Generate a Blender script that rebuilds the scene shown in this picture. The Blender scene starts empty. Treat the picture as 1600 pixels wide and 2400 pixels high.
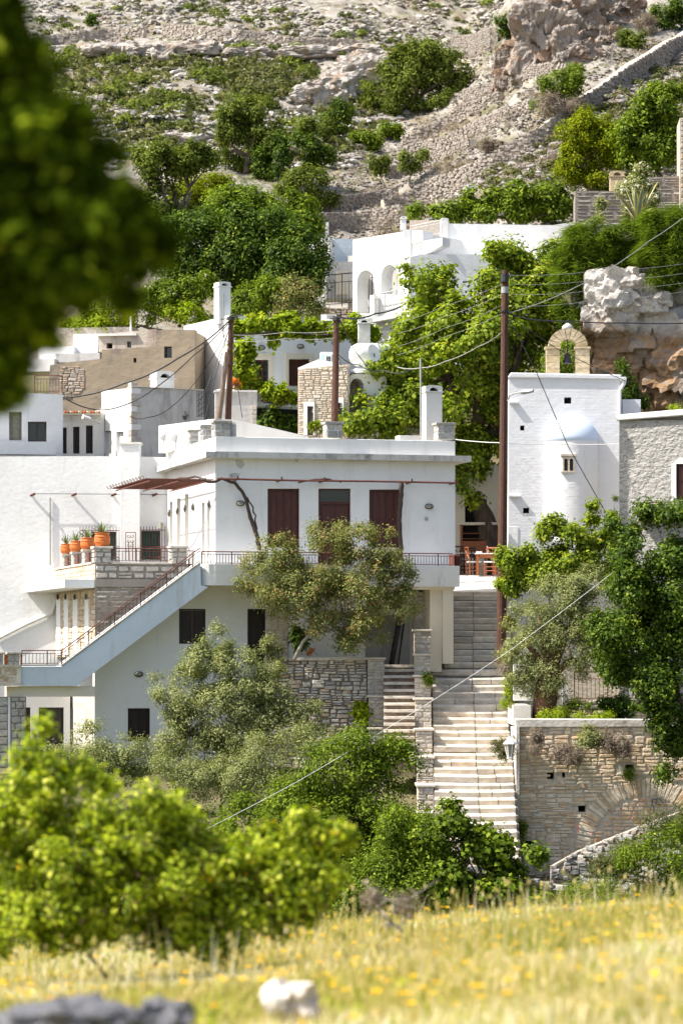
import bpy, math, random
import numpy as np
from mathutils import Vector, Matrix
from mathutils.geometry import tessellate_polygon

# ---------------------------------------------------------------- camera, sky, sun, exposure
S = bpy.context.scene
F, CX, HY = 7000.0, 800.0, 1530.0          # focal length in photo pixels, centre column, horizon row
cam_d = bpy.data.cameras.new('camera'); cam = bpy.data.objects.new('camera', cam_d)
S.collection.objects.link(cam); S.camera = cam
cam.location = (0, 0, 0); cam.rotation_euler = (math.radians(90), 0, 0)
cam_d.sensor_fit = 'VERTICAL'; cam_d.sensor_height = 36; cam_d.lens = 36 * F / 2400
cam_d.shift_y = (HY - 1200) / 2400
cam_d.clip_start = 0.2; cam_d.clip_end = 3000
cam_d.dof.use_dof = True; cam_d.dof.focus_distance = 93.0; cam_d.dof.aperture_fstop = 2.0
SUN_EL, SUN_AZ = 52.0, 13.0                   # sun to the left, a little on the viewer's side
sun_dir = Vector((-math.cos(math.radians(SUN_AZ)) * math.cos(math.radians(SUN_EL)),
                  -math.sin(math.radians(SUN_AZ)) * math.cos(math.radians(SUN_EL)),
                  math.sin(math.radians(SUN_EL))))
wd = bpy.data.worlds.new('World'); S.world = wd; wd.use_nodes = True
nt = wd.node_tree; bgn = nt.nodes['Background']
sky = nt.nodes.new('ShaderNodeTexSky'); sky.sky_type = 'NISHITA'; sky.sun_disc = False
sky.sun_elevation = math.radians(SUN_EL)
sky.sun_rotation = math.atan2(sun_dir.x, sun_dir.y)
sky.dust_density = 3.0; sky.ozone_density = .6
nt.links.new(sky.outputs[0], bgn.inputs[0]); bgn.inputs[1].default_value = 0.13
sl = bpy.data.lights.new('sun', 'SUN'); sl.energy = 4.6; sl.angle = math.radians(0.53); sl.color = (1, .95, .87)
so = bpy.data.objects.new('sun', sl); S.collection.objects.link(so)
so.rotation_euler = sun_dir.to_track_quat('Z', 'Y').to_euler(); so.location = sun_dir * 200
S.view_settings.view_transform = 'Standard'; S.view_settings.look = 'None'
S.view_settings.exposure = 0.93; S.view_settings.gamma = 1; S.view_settings.use_curve_mapping = False
S.cycles.use_denoising = True
try: S.cycles.denoiser = 'OPENIMAGEDENOISE'
except Exception: pass
S.cycles.max_bounces = 8; S.cycles.diffuse_bounces = 4; S.cycles.transmission_bounces = 4
S.cycles.transparent_max_bounces = 6; S.cycles.caustics_reflective = False; S.cycles.caustics_refractive = False
COL = S.collection
R = random.Random(7)
NR = np.random.RandomState(11)

# ---------------------------------------------------------------- small maths
def px3(px, py, d):
    return Vector(((px - CX) / F * d, d, (HY - py) / F * d))
def vnoise(P, seed=0):
    P = np.asarray(P, float); i = np.floor(P).astype(np.int64); f = P - i; f = f * f * (3 - 2 * f)
    def h(a, b, c):
        n = (a * 374761393 + b * 668265263 + c * 2147483647 + seed * 1274126177) & 0xffffffff
        n = ((n ^ (n >> 13)) * 1274126177) & 0xffffffff
        n = n ^ (n >> 16)
        return (n & 0xffffff) / float(0xffffff)
    x, y, z = i[..., 0], i[..., 1], i[..., 2]; fx, fy, fz = f[..., 0], f[..., 1], f[..., 2]
    r = 0
    for a in (0, 1):
        for b in (0, 1):
            for c in (0, 1):
                r = r + h(x + a, y + b, z + c) * np.abs(1 - a - fx) * np.abs(1 - b - fy) * np.abs(1 - c - fz)
    return r * 2 - 1
def fbm(P, octv=4, seed=0, gain=.5):
    P = np.asarray(P, float); s = 0; a = 1
    for o in range(octv):
        s = s + a * vnoise(P * 2 ** o + 17.3 * o, seed + o); a *= gain
    return s

# ---------------------------------------------------------------- objects
WL = {}
def tag(o, label=None, cat=None, group=None, kind=None):
    if label: o['label'] = label
    if cat: o['category'] = cat
    if group: o['group'] = group
    if kind: o['kind'] = kind
    return o
def link(o, parent, wl):
    COL.objects.link(o); wl = Vector(wl); WL[o.name] = wl
    if parent is not None:
        o.parent = parent; o.location = wl - WL[parent.name]
    else: o.location = wl
    return o
def T(name, label, cat, loc, group=None, kind=None):
    o = bpy.data.objects.new(name, None); o.empty_display_size = .2
    link(o, None, loc)
    return tag(o, label, cat, group, kind)
def mk(name, V, Fc, mat, parent=None, smooth=False, bevel=0):
    V = np.array([tuple(v) for v in V], float) if not isinstance(V, np.ndarray) else V
    base = np.array([(V[:, 0].min() + V[:, 0].max()) / 2, (V[:, 1].min() + V[:, 1].max()) / 2, V[:, 2].min()])
    me = bpy.data.meshes.new(name); me.from_pydata((V - base).tolist(), [], Fc)
    me.materials.append(mat)
    if smooth:
        for p in me.polygons: p.use_smooth = True
    o = bpy.data.objects.new(name, me); link(o, parent, base)
    if bevel:
        m = o.modifiers.new('b', 'BEVEL'); m.width = bevel; m.segments = 2; m.limit_method = 'ANGLE'; m.angle_limit = math.radians(40)
    return o
def fastmesh(name, V, n, mat, parent=None, attr=None, base=None, cattr=None):
    """V: (k*n,3) vertices, faces are consecutive runs of n vertices"""
    V = np.asarray(V, np.float32)
    if base is None: base = np.array([(V[:, 0].min() + V[:, 0].max()) / 2, (V[:, 1].min() + V[:, 1].max()) / 2, V[:, 2].min()])
    base = np.array(base, np.float32)
    k = len(V) // n; me = bpy.data.meshes.new(name)
    me.vertices.add(len(V)); me.vertices.foreach_set('co', (V - base).ravel())
    me.loops.add(k * n); me.loops.foreach_set('vertex_index', np.arange(k * n, dtype=np.int32))
    me.polygons.add(k); me.polygons.foreach_set('loop_start', np.arange(0, k * n, n, dtype=np.int32))
    try: me.polygons.foreach_set('loop_total', np.full(k, n, dtype=np.int32))
    except Exception: pass
    if attr is not None:
        a = me.attributes.new('rnd', 'FLOAT', 'POINT'); a.data.foreach_set('value', np.repeat(attr, n).astype(np.float32))
    me.materials.append(mat); me.update(calc_edges=True)
    o = bpy.data.objects.new(name, me); return link(o, parent, tuple(float(b) for b in base))
def inst(name, me, loc, rz, sc, parent, rot=None):
    o = bpy.data.objects.new(name, me); link(o, parent, loc)
    o.rotation_euler = rot if rot else (0, 0, rz); o.scale = sc
    return o

# ---------------------------------------------------------------- materials
MAT = {}
def nodes(name):
    m = bpy.data.materials.new(name); m.use_nodes = True; MAT[name] = m
    return m, m.node_tree.nodes, m.node_tree.links, m.node_tree.nodes['Principled BSDF']
def ramp(N, L, fac, stops, interp='LINEAR'):
    r = N.new('ShaderNodeValToRGB'); r.color_ramp.interpolation = interp
    while len(r.color_ramp.elements) < len(stops): r.color_ramp.elements.new(.5)
    for e, (p, c) in zip(r.color_ramp.elements, stops):
        e.position = p; e.color = (*c, 1) if len(c) == 3 else c
    L.new(fac, r.inputs[0]); return r.outputs[0]
def noise(N, L, scale, detail=4, rough=.55, stretch=None, dist=0):
    g = N.new('ShaderNodeNewGeometry'); n = N.new('ShaderNodeTexNoise')
    n.inputs['Scale'].default_value = scale; n.inputs['Detail'].default_value = detail
    n.inputs['Roughness'].default_value = rough; n.inputs['Distortion'].default_value = dist
    if stretch:
        mp = N.new('ShaderNodeMapping'); mp.inputs['Scale'].default_value = stretch
        L.new(g.outputs['Position'], mp.inputs[0]); L.new(mp.outputs[0], n.inputs['Vector'])
    else: L.new(g.outputs['Position'], n.inputs['Vector'])
    return n.outputs['Fac']
def mix(N, L, fac, a, b, mode='MIX'):
    m = N.new('ShaderNodeMix'); m.data_type = 'RGBA'; m.blend_type = mode
    for s, v in ((m.inputs[0], fac), (m.inputs[6], a), (m.inputs[7], b)):
        if isinstance(v, (float, int)): s.default_value = v
        elif isinstance(v, tuple): s.default_value = (*v, 1)
        else: L.new(v, s)
    return m.outputs[2]
def bump(N, L, bs, h, strength, dist):
    b = N.new('ShaderNodeBump'); b.inputs['Strength'].default_value = strength; b.inputs['Distance'].default_value = dist
    L.new(h, b.inputs['Height']); L.new(b.outputs[0], bs.inputs['Normal'])
def plaster(name, col=(.8, .79, .77), stain=(.5, .48, .43), amt=.5, bstr=.35, bd=.03, bsc=6, dark=None, streak=.5):
    m, N, L, b = nodes(name)
    big = ramp(N, L, noise(N, L, .5, 6, .65), [(.42, (0, 0, 0)), (.75, (1, 1, 1))])
    c = mix(N, L, big, col, tuple(x * (1 - .16 * amt) for x in col))
    st = ramp(N, L, noise(N, L, 1.3, 8, .7, (1.6, 1.6, .28)), [(.60 - .06 * amt, (0, 0, 0)), (.78 - .1 * amt, (streak, streak, streak))])
    c = mix(N, L, st, c, stain)
    sp = ramp(N, L, noise(N, L, 4.0, 8, .75), [(.68 - .05 * amt, (0, 0, 0)), (.76 - .05 * amt, (.6, .6, .6))])
    c = mix(N, L, sp, c, stain)
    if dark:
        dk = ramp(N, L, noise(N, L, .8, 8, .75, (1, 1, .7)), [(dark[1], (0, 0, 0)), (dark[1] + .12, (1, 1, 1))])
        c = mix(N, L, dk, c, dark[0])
    L.new(c, b.inputs['Base Color']); b.inputs['Roughness'].default_value = .92; b.inputs['Specular IOR Level'].default_value = .2
    bump(N, L, b, noise(N, L, bsc, 6, .6, (1, 1, 1.3)), bstr, bd)
    return m
def stonemat(name, cols, grain=.5, scale=9, bd=.04):
    m, N, L, b = nodes(name)
    g = N.new('ShaderNodeNewGeometry'); oi = N.new('ShaderNodeObjectInfo')
    a = N.new('ShaderNodeMath'); a.operation = 'ADD'; L.new(g.outputs['Random Per Island'], a.inputs[0]); L.new(oi.outputs['Random'], a.inputs[1])
    fr = N.new('ShaderNodeMath'); fr.operation = 'FRACT'; L.new(a.outputs[0], fr.inputs[0])
    k = len(cols); c = ramp(N, L, fr.outputs[0], [(i / (k - 1), cols[i]) for i in range(k)])
    n1 = noise(N, L, scale, 8, .7, (1, 1, 1.8))
    c = mix(N, L, grain, c, ramp(N, L, n1, [(.3, (.16, .14, .12)), (.5, (.5, .48, .45)), (.72, (.9, .88, .84))]), 'OVERLAY')
    c2 = ramp(N, L, noise(N, L, scale * .3, 5), [(.5, (0, 0, 0)), (.7, (.5, .5, .5))])
    c = mix(N, L, c2, c, cols[0])
    L.new(c, b.inputs['Base Color']); b.inputs['Roughness'].default_value = .9; b.inputs['Specular IOR Level'].default_value = .25
    bump(N, L, b, n1, .7, bd)
    return m
def plain(name, col, rough=.6, metal=0, var=.25, scale=8, bd=.004, stretch=None, spec=.4):
    m, N, L, b = nodes(name)
    n = noise(N, L, scale, 6, .65, stretch)
    c = ramp(N, L, n, [(.3, tuple(x * (1 - var) for x in col)), (.7, tuple(min(1, x * (1 + var)) for x in col))])
    L.new(c, b.inputs['Base Color']); b.inputs['Roughness'].default_value = rough; b.inputs['Metallic'].default_value = metal
    b.inputs['Specular IOR Level'].default_value = spec
    bump(N, L, b, n, .5, bd); return m
def leafmat(name, stops, tr=.4, rough=.45, spec=.35, trc=1.6):
    m, N, L, b = nodes(name)
    at = N.new('ShaderNodeAttribute'); at.attribute_name = 'rnd'
    c = ramp(N, L, at.outputs['Fac'], stops)
    L.new(c, b.inputs['Base Color']); b.inputs['Roughness'].default_value = rough; b.inputs['Specular IOR Level'].default_value = spec
    t = N.new('ShaderNodeBsdfTranslucent'); tc = mix(N, L, 1.0, c, (trc, trc * 1.05, trc * .45), 'MULTIPLY'); L.new(tc, t.inputs[0])
    ms = N.new('ShaderNodeMixShader'); ms.inputs[0].default_value = tr
    L.new(b.outputs[0], ms.inputs[1]); L.new(t.outputs[0], ms.inputs[2])
    L.new(ms.outputs[0], N['Material Output'].inputs[0]); return m

white = plaster('whitewash', (.80, .80, .79), (.55, .52, .47), .85, .4, .03, 5, streak=.36)
white2 = plaster('old_whitewash', (.74, .73, .70), (.42, .39, .34), .8, .5, .04, 4, streak=.6)
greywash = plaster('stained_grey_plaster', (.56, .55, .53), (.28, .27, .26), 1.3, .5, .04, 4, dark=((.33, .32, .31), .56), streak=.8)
cream = plaster('cream_plaster', (.74, .67, .54), (.5, .42, .32), .4, .3, .03)
paleblue = plaster('pale_blue_plaster', (.63, .71, .77), (.42, .42, .38), 1.0, .4, .03, streak=.55)  # pale blue plaster of the flank; also painted shade on white walls
eavecon = plaster('eave_concrete', (.62, .60, .56), (.30, .29, .28), 1.2, .5, .04, dark=((.22, .22, .215), .50), streak=.8)
tanpl = plaster('tan_render', (.33, .265, .19), (.27, .22, .16), .9, .6, .05, 3, dark=((.19, .165, .14), .50))
roughcast = plaster('roughcast_render', (.47, .45, .42), (.33, .32, .30), .7, 1.0, .22, 5.5)
marble = stonemat('marble_step', [(.46, .42, .36), (.58, .54, .48), (.61, .53, .43), (.50, .48, .44)], .5, 3, .015)
riser_dirt = plain('step_mortar', (.22, .19, .15), .95)
mortar = plain('mortar', (.25, .21, .17), .95, var=.4, scale=6, bd=.02)
mortar_l = plain('light_mortar', (.50, .43, .34), .95, var=.3, scale=6, bd=.02)
wallst = stonemat('field_stone', [(.30, .25, .20), (.46, .38, .30), (.52, .46, .40), (.42, .38, .35), (.55, .40, .27)], .6)
greyst = stonemat('grey_stone', [(.26, .26, .26), (.40, .40, .39), (.50, .49, .47), (.34, .33, .31)], .6)
pillst = stonemat('pillar_stone', [(.36, .34, .31), (.46, .44, .41), (.52, .47, .41), (.42, .40, .38)], .5, 7, .03)
palest = stonemat('pale_rubble', [(.55, .48, .38), (.66, .60, .52), (.60, .50, .38), (.70, .66, .60)], .5)
clad = stonemat('split_stone_cladding', [(.45, .33, .20), (.60, .50, .38), (.70, .64, .55), (.50, .40, .28)], .6, 12)
hillst = stonemat('terrace_stone', [(.22, .20, .18), (.31, .28, .25), (.27, .23, .20), (.36, .33, .30)], .5, 5)
rubble = stonemat('limestone_rubble', [(.44, .40, .36), (.56, .53, .49), (.50, .46, .42), (.60, .58, .54)], .5, 3)
brown = plain('brown_shutter_paint', (.075, .022, .016), .45, var=.35, scale=5, stretch=(4, 4, .6))
darkwood = plain('dark_door_wood', (.02, .012, .01), .5, var=.4, scale=5)
rust = plain('rusty_red_iron', (.13, .045, .03), .7, var=.5, scale=14)
iron = plain('dark_iron', (.03, .03, .033), .6, var=.4)
greenp = plain('green_shutter_paint', (.012, .07, .055), .5, var=.3)
terra = plain('terracotta', (.60, .17, .04), .75, var=.25, scale=9, bd=.006)
polew = plain('brown_pole_wood', (.085, .038, .024), .8, var=.6, scale=10, stretch=(6, 6, .5), bd=.02)
polew2 = plain('weathered_pole_wood', (.19, .14, .10), .85, var=.5, scale=10, stretch=(6, 6, .5), bd=.02)
bark = plain('bark', (.13, .10, .075), .95, var=.5, scale=12, stretch=(2, 2, .6), bd=.03)
palebark = plain('pale_grey_twigs', (.33, .29, .24), .9, var=.3)
vinew = plain('vine_bark', (.07, .05, .04), .95, var=.5, scale=16, stretch=(2, 2, .5), bd=.02)
chairw = plain('orange_chair_wood', (.32, .10, .035), .5, var=.3, scale=12)
cloth = plain('white_cloth', (.75, .74, .72), .8, var=.05)
glassd = plain('dark_glass', (.012, .018, .02), .08, var=.2, spec=.8)
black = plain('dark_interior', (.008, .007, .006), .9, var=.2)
cable = plain('black_cable', (.03, .03, .032), .6, var=.2)
cablel = plain('pale_grey_cable', (.35, .34, .32), .6, var=.2)
galv = plain('galvanised_grey', (.36, .36, .35), .45, var=.2, metal=.3)
lampg = plain('lamp_lens', (.24, .23, .19), .3, var=.3, spec=.7)
rubw = plain('tank_white', (.78, .78, .76), .4, var=.06, scale=2)
acb = plain('air_unit_blue', (.25, .42, .46), .5, var=.15)

# leaves
LF = {
 'olive': leafmat('olive_leaf', [(0, (.08, .10, .03)), (.45, (.21, .23, .085)), (.8, (.33, .35, .15)), (1, (.46, .46, .25))], .25, .7, .12),
 'green': leafmat('green_leaf', [(0, (.03, .05, .005)), (.5, (.11, .165, .012)), (.85, (.23, .30, .02)), (1, (.36, .40, .04))], .3, .65, .12),
 'dark': leafmat('dark_green_leaf', [(0, (.014, .030, .004)), (.5, (.055, .10, .009)), (.82, (.14, .205, .016)), (1, (.30, .36, .03))], .25, .6, .15),
 'plane': leafmat('plane_tree_leaf', [(0, (.04, .065, .006)), (.35, (.12, .18, .014)), (.7, (.26, .32, .025)), (.93, (.42, .44, .05)), (1, (.46, .33, .06))], .35, .6, .12),
 'red': leafmat('reddish_leaf', [(0, (.05, .065, .018)), (.4, (.15, .18, .05)), (.68, (.28, .29, .09)), (.84, (.33, .21, .09)), (1, (.34, .11, .075))], .28, .6, .15),
 'vine': leafmat('vine_leaf', [(0, (.08, .12, .006)), (.5, (.23, .31, .014)), (.9, (.40, .44, .025)), (1, (.50, .38, .04))], .4, .65, .12),
 'far': leafmat('hill_tree_leaf', [(0, (.035, .05, .010)), (.5, (.11, .145, .025)), (.9, (.20, .235, .04)), (1, (.26, .28, .06))], .25, .8, .05),
 'pine': leafmat('pine_leaf', [(0, (.05, .07, .004)), (.5, (.18, .22, .008)), (1, (.33, .35, .014))], .25, .8, .05),
 'scrub': leafmat('scrub_leaf', [(0, (.05, .06, .02)), (.5, (.11, .12, .04)), (.85, (.17, .17, .065)), (1, (.19, .14, .08))], .2, .8, .05),
 'dry': leafmat('dry_twig', [(0, (.13, .10, .08)), (.5, (.24, .19, .15)), (1, (.36, .31, .25))], .15, .9, .05),
 'plume': leafmat('feathery_green', [(0, (.03, .055, .006)), (.5, (.10, .155, .014)), (1, (.23, .31, .022))], .3, .8, .08),
 'near': leafmat('foreground_leaf', [(0, (.025, .04, .003)), (.1, (.16, .10, .04)), (.16, (.04, .07, .004)), (.4, (.18, .25, .009)), (.65, (.42, .49, .016)), (1, (.75, .72, .16))], .35, .6, .2),
 'shade': leafmat('foreground_dark_leaf', [(0, (.008, .016, .001)), (.35, (.035, .06, .004)), (.75, (.11, .16, .008)), (.9, (.28, .36, .015)), (1, (.55, .60, .05))], .35, .9, .0),
 'straw': leafmat('straw_grass', [(0, (.22, .24, .045)), (.25, (.45, .43, .12)), (.5, (.64, .52, .20)), (.78, (.72, .58, .32)), (1, (.84, .78, .60))], .35, .85, .0, 1.1),
 'grass': leafmat('green_grass', [(0, (.12, .15, .015)), (.5, (.27, .30, .03)), (1, (.46, .42, .10))], .35, .8, .05),
 'yellow': leafmat('yellow_petal', [(0, (.75, .40, .01)), (1, (.85, .62, .03))], .3, .6, .1, 1.0),
 'blossom': leafmat('white_blossom', [(0, (.55, .50, .40)), (1, (.80, .78, .72))], .3, .6, .1, 1.0),
 'fire': leafmat('orange_leaf', [(0, (.45, .12, .01)), (1, (.7, .3, .03))], .4, .6, .1),
 'agave': leafmat('agave_leaf', [(0, (.20, .26, .12)), (.5, (.30, .36, .20)), (1, (.6, .5, .2))], .15, .5, .3),
}

# ---------------------------------------------------------------- terrain
YK = [-60, 0, 17, 33, 36, 46, 60, 74, 79, 84, 88, 96, 101, 101.8, 105, 106, 113, 128]
ZK = [-1.2, -1.5, -2.10, -3.12, -3.6, -7, -9.5, -8.2, -6.9, -5.3, -3.9, -3.5, -3.4, 1.4, 1.9, 5.4, 8.0, 14.2]
YK2 = [60, 74, 80, 86.3, 87.3, 96, 97.5, 103, 106, 113, 128]
ZK2 = [-9.5, -8.0, -6.9, -6.6, -2.4, -2.3, -2.2, -1.2, 5.4, 8.6, 14.2]
def sm(x): x = np.clip(x, 0, 1); return x * x * (3 - 2 * x)
def Hf(x, y):
    x = np.asarray(x, float); y = np.asarray(y, float)
    z = np.interp(y, YK, ZK)
    z2 = np.interp(y, YK2, ZK2); sr = np.where(y > 60, sm((x - (4.9 + .55 * sm((96 - y) / 10) * 0)) / .5), 0)
    z = z * (1 - sr) + z2 * sr
    z = z + 4.6 * sm((x - 7.2) / 1.6) * sm((y - 107.5) / 4) * (1 - sm((y - 126) / 14))
    # right bank in front: dry-stone-walled slope
    z = z + 1.5 * sm((x - 5.5) / 3) * sm((y - 62) / 6) * sm((81 - y) / 6)
    t = np.maximum(y - 128, 0)
    left = .30 * t + 1.5 * np.sin(t * .11 + x * .03) * sm(t / 40)
    right = .43 * t
    tt = right / 1.9; stp = (np.floor(tt) + sm((tt - np.floor(tt) - .62) / .38)) * 1.9
    right = .55 * right + .45 * stp
    xg = 1.5 + .10 * t
    s = sm((x - xg + 6) / 14)
    gully = 3.2 * np.exp(-((x - xg + 1) / 9) ** 2) * sm(t / 25)
    z = z + left * (1 - s) + right * s - gully
    w = sm((t - 2) / 20)
    P = np.stack([x, y, np.zeros_like(x)], -1)
    z = z + w * (2.0 * fbm(P / 22, 3, 3) + .75 * np.abs(fbm(P / 5.5, 3, 5)) + .28 * fbm(P / 1.3, 3, 8))
    wm = sm((36 - y) / 4)
    z = z + .085 * x * sm((44 - y) / 8)
    z = z + wm * .07 * fbm(P / 1.1, 3, 9) + (1 - w) * (1 - wm) * .25 * fbm(P / 3, 3, 12) * sm((96 - y) / 8)
    z = z + sm((y - 500) / 300) * -60
    return z
rc = np.concatenate([np.linspace(-1.2, -.16, 26)[:-1], np.linspace(-.16, .16, 270), np.linspace(.16, 1.2, 26)[1:]])
yr = np.concatenate([[-60, -30, -10, 2], np.arange(6, 38, .55), np.arange(38, 124, 1.5), np.arange(124, 200, .55), np.arange(200, 330, 1.0), np.geomspace(330, 1500, 40)])
YY, RR = np.meshgrid(yr, rc, indexing='ij'); XX = RR * np.maximum(YY, 25 - np.minimum(YY, 0) * .0)
XX = RR * np.where(YY < 25, 25 + 0 * YY, YY); ZZ = Hf(XX, YY)
ny, nx = YY.shape
ter_V = np.stack([XX, YY, ZZ], -1).reshape(-1, 3)
idx = np.arange(ny * nx).reshape(ny, nx)
q = np.stack([idx[:-1, :-1], idx[:-1, 1:], idx[1:, 1:], idx[1:, :-1]], -1).reshape(-1, 4)
m, N, L, b = nodes('ground_soil_and_rock')
g = N.new('ShaderNodeNewGeometry'); sep = N.new('ShaderNodeSeparateXYZ'); L.new(g.outputs['Position'], sep.inputs[0])
far = N.new('ShaderNodeMapRange'); far.inputs[1].default_value = 118; far.inputs[2].default_value = 130; L.new(sep.outputs[1], far.inputs[0])
near = N.new('ShaderNodeMapRange'); near.inputs[1].default_value = 36; near.inputs[2].default_value = 42; L.new(sep.outputs[1], near.inputs[0])
n1 = noise(N, L, .16, 9, .72); n2 = noise(N, L, 1.1, 8, .7); n3 = noise(N, L, .45, 8, .7)
rock = ramp(N, L, n2, [(.3, (.20, .18, .15)), (.5, (.30, .275, .24)), (.65, (.38, .36, .32))])
earth = ramp(N, L, n3, [(.3, (.17, .13, .09)), (.5, (.225, .19, .135)), (.7, (.19, .18, .10))])
scr = ramp(N, L, n2, [(.35, (.09, .10, .045)), (.6, (.17, .17, .08))])
a1 = ramp(N, L, n1, [(.44, (0, 0, 0)), (.50, (1, 1, 1))]); a2 = ramp(N, L, n3, [(.54, (0, 0, 0)), (.60, (1, 1, 1))])
hill = mix(N, L, a1, earth, rock); hill = mix(N, L, a2, hill, scr)
mead = ramp(N, L, n3, [(.35, (.22, .20, .07)), (.6, (.36, .30, .13))])
vill = ramp(N, L, n3, [(.35, (.05, .06, .02)), (.55, (.13, .12, .06)), (.7, (.20, .16, .10))])
c = mix(N, L, near.outputs[0], mead, vill); c = mix(N, L, far.outputs[0], c, hill)
L.new(c, b.inputs['Base Color']); b.inputs['Roughness'].default_value = .95; b.inputs['Specular IOR Level'].default_value = .1
bump(N, L, b, n2, .9, .25)
ter = mk('ground', ter_V, q.tolist(), m, smooth=True); tag(ter, kind='structure')
# ray / terrain look-up
cy = yr > 4
Yc = yr[cy]; Ec = (ZZ[cy] / Yc[:, None]); Rc = (XX[cy] / Yc[:, None])
farm = Yc >= 118
EcF = np.maximum.accumulate(np.where(farm[:, None], Ec, -9), 0)
def hit(px, py, dmin=118):
    px = np.atleast_1d(np.asarray(px, float)); py = np.atleast_1d(np.asarray(py, float))
    rx = (px - CX) / F; tz = (HY - py) / F
    ci = np.clip(np.searchsorted(rc, rx), 1, len(rc) - 1); out = np.zeros((len(px), 3))
    ok = Yc >= dmin
    E = np.maximum.accumulate(np.where(ok[:, None], Ec, -9), 0)
    for k in range(len(px)):
        col = E[:, ci[k]]; j = min(max(np.searchsorted(col, tz[k]), 1), len(col) - 1)
        e0, e1 = col[j - 1], col[j]; w = 0 if (e1 <= e0 or e0 < -8) else (tz[k] - e0) / (e1 - e0)
        y = Yc[j - 1] + (Yc[j] - Yc[j - 1]) * min(max(w, 0), 1); x = rx[k] * y
        out[k] = (x, y, tz[k] * y)
    return out
def gz(x, y): return float(Hf(np.array([x]), np.array([y]))[0])

# ---------------------------------------------------------------- frames: a vertical building grid with its own heading
class Fr:
    def __init__(s, px, d, deg):
        s.a = math.radians(deg); s.c, s.s = math.cos(s.a), math.sin(s.a)
        s.ox, s.oy = (px - CX) / F * d, d
    def w(s, u, v, z): return Vector((s.ox + u * s.c - v * s.s, s.oy + u * s.s + v * s.c, z))
    def pf(s, px, py, v=0):      # photo pixel -> (u, z) on the front plane v
        r = (px - CX) / F; t = (v + (-s.ox * s.s + s.oy * s.c)) / (-r * s.s + s.c)
        return ((r * t - s.ox) * s.c + (t - s.oy) * s.s, (HY - py) / F * t)
    def ps(s, px, py, u=0):      # photo pixel -> (v, z) on the side plane u
        r = (px - CX) / F; t = (u + (s.ox * s.c + s.oy * s.s)) / (r * s.c + s.s)
        return (-(r * t - s.ox) * s.s + (t - s.oy) * s.c, (HY - py) / F * t)
    def vz(s, u, v, py): # z at pixel row for a local point
        return (HY - py) / F * s.w(u, v, 0).y
def prism(name, mp, poly, holes, t0, t1, mat, parent=None, bevel=0):
    loops = [list(poly)] + [list(h) for h in holes]
    flat = [p for l in loops for p in l]; n = len(flat)
    tris = tessellate_polygon([[Vector((p[0], p[1], 0)) for p in l] for l in loops])
    V = [mp(p[0], p[1], t0) for p in flat] + [mp(p[0], p[1], t1) for p in flat]
    Fc = []
    for t in tris:
        Fc.append(list(t)); Fc.append([x + n for x in reversed(t)])
    k = 0
    for l in loops:
        m_ = len(l)
        for i in range(m_):
            a, b_ = k + i, k + (i + 1) % m_
            Fc.append([a, b_, b_ + n, a + n])
        k += m_
    o = mk(name, V, Fc, mat, parent)
    import bmesh
    bm = bmesh.new(); bm.from_mesh(o.data); bmesh.ops.recalc_face_normals(bm, faces=bm.faces)
    bmesh.ops.dissolve_limit(bm, angle_limit=.02, verts=bm.verts, edges=bm.edges); bm.to_mesh(o.data); bm.free()
    if bevel:
        md = o.modifiers.new('b', 'BEVEL'); md.width = bevel; md.segments = 2; md.limit_method = 'ANGLE'; md.angle_limit = math.radians(50)
    return o
def fm(fr, v=0): return lambda a, b_, t: fr.w(a, v + t, b_)
def smp(fr, u=0): return lambda a, b_, t: fr.w(u + t, a, b_)
def rect(a0, b0, a1, b1): return [(a0, b0), (a1, b0), (a1, b1), (a0, b1)]
def arch(fr, x0, x1, ytop, ybot, side=False, pl=0, n=10, pointed=False):
    c = (x0 + x1) / 2; r = (x1 - x0) / 2; f = fr.ps if side else fr.pf
    rr = min(r, (ybot - ytop))
    pts = [f(x0, ybot, pl), f(x1, ybot, pl)]
    for i in range(n + 1):
        t = math.pi * i / n; pts.append(f(c + r * math.cos(t), ytop + rr * (1 - math.sin(t)) * (1.35 if pointed else 1) , pl))
    return pts
def FW(name, fr, v, pts, th, mat, parent=None, holes=(), bevel=0):   # wall parallel to the front, outline in photo pixels
    P = [fr.pf(x, y, v) for x, y in pts]; Hh = []
    for h in holes:
        Hh.append([fr.pf(x, y, v) for x, y in ([(h[0], h[3]), (h[2], h[3]), (h[2], h[1]), (h[0], h[1])] if not isinstance(h[0], tuple) else h)])
    return prism(name, fm(fr, v), P, Hh, 0, th, mat, parent, bevel)
def SW(name, fr, u, pts, th, mat, parent=None, holes=(), bevel=0):   # wall running away from the viewer
    P = [fr.ps(x, y, u) for x, y in pts]; Hh = []
    for h in holes:
        Hh.append([fr.ps(x, y, u) for x, y in ([(h[0], h[3]), (h[2], h[3]), (h[2], h[1]), (h[0], h[1])] if not isinstance(h[0], tuple) else h)])
    return prism(name, smp(fr, u), P, Hh, 0, th, mat, parent, bevel)
def LB(name, fr, u0, u1, v0, v1, z0, z1, mat, parent=None, bevel=0):
    V = [fr.w(u, v, z) for z in (z0, z1) for (u, v) in ((u0, v0), (u1, v0), (u1, v1), (u0, v1))]
    return mk(name, V, [[0, 3, 2, 1], [4, 5, 6, 7], [0, 1, 5, 4], [1, 2, 6, 5], [2, 3, 7, 6], [3, 0, 4, 7]], mat, parent, bevel=bevel)
def FB(name, fr, v, x0, y0, x1, y1, depth, mat, parent=None, bevel=0):   # box with its front face filling a pixel rectangle
    u0, z1 = fr.pf(x0, y0, v); u1, z0 = fr.pf(x1, y1, v)
    return LB(name, fr, u0, u1, v, v + depth, z0, z1, mat, parent, bevel)
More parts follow.
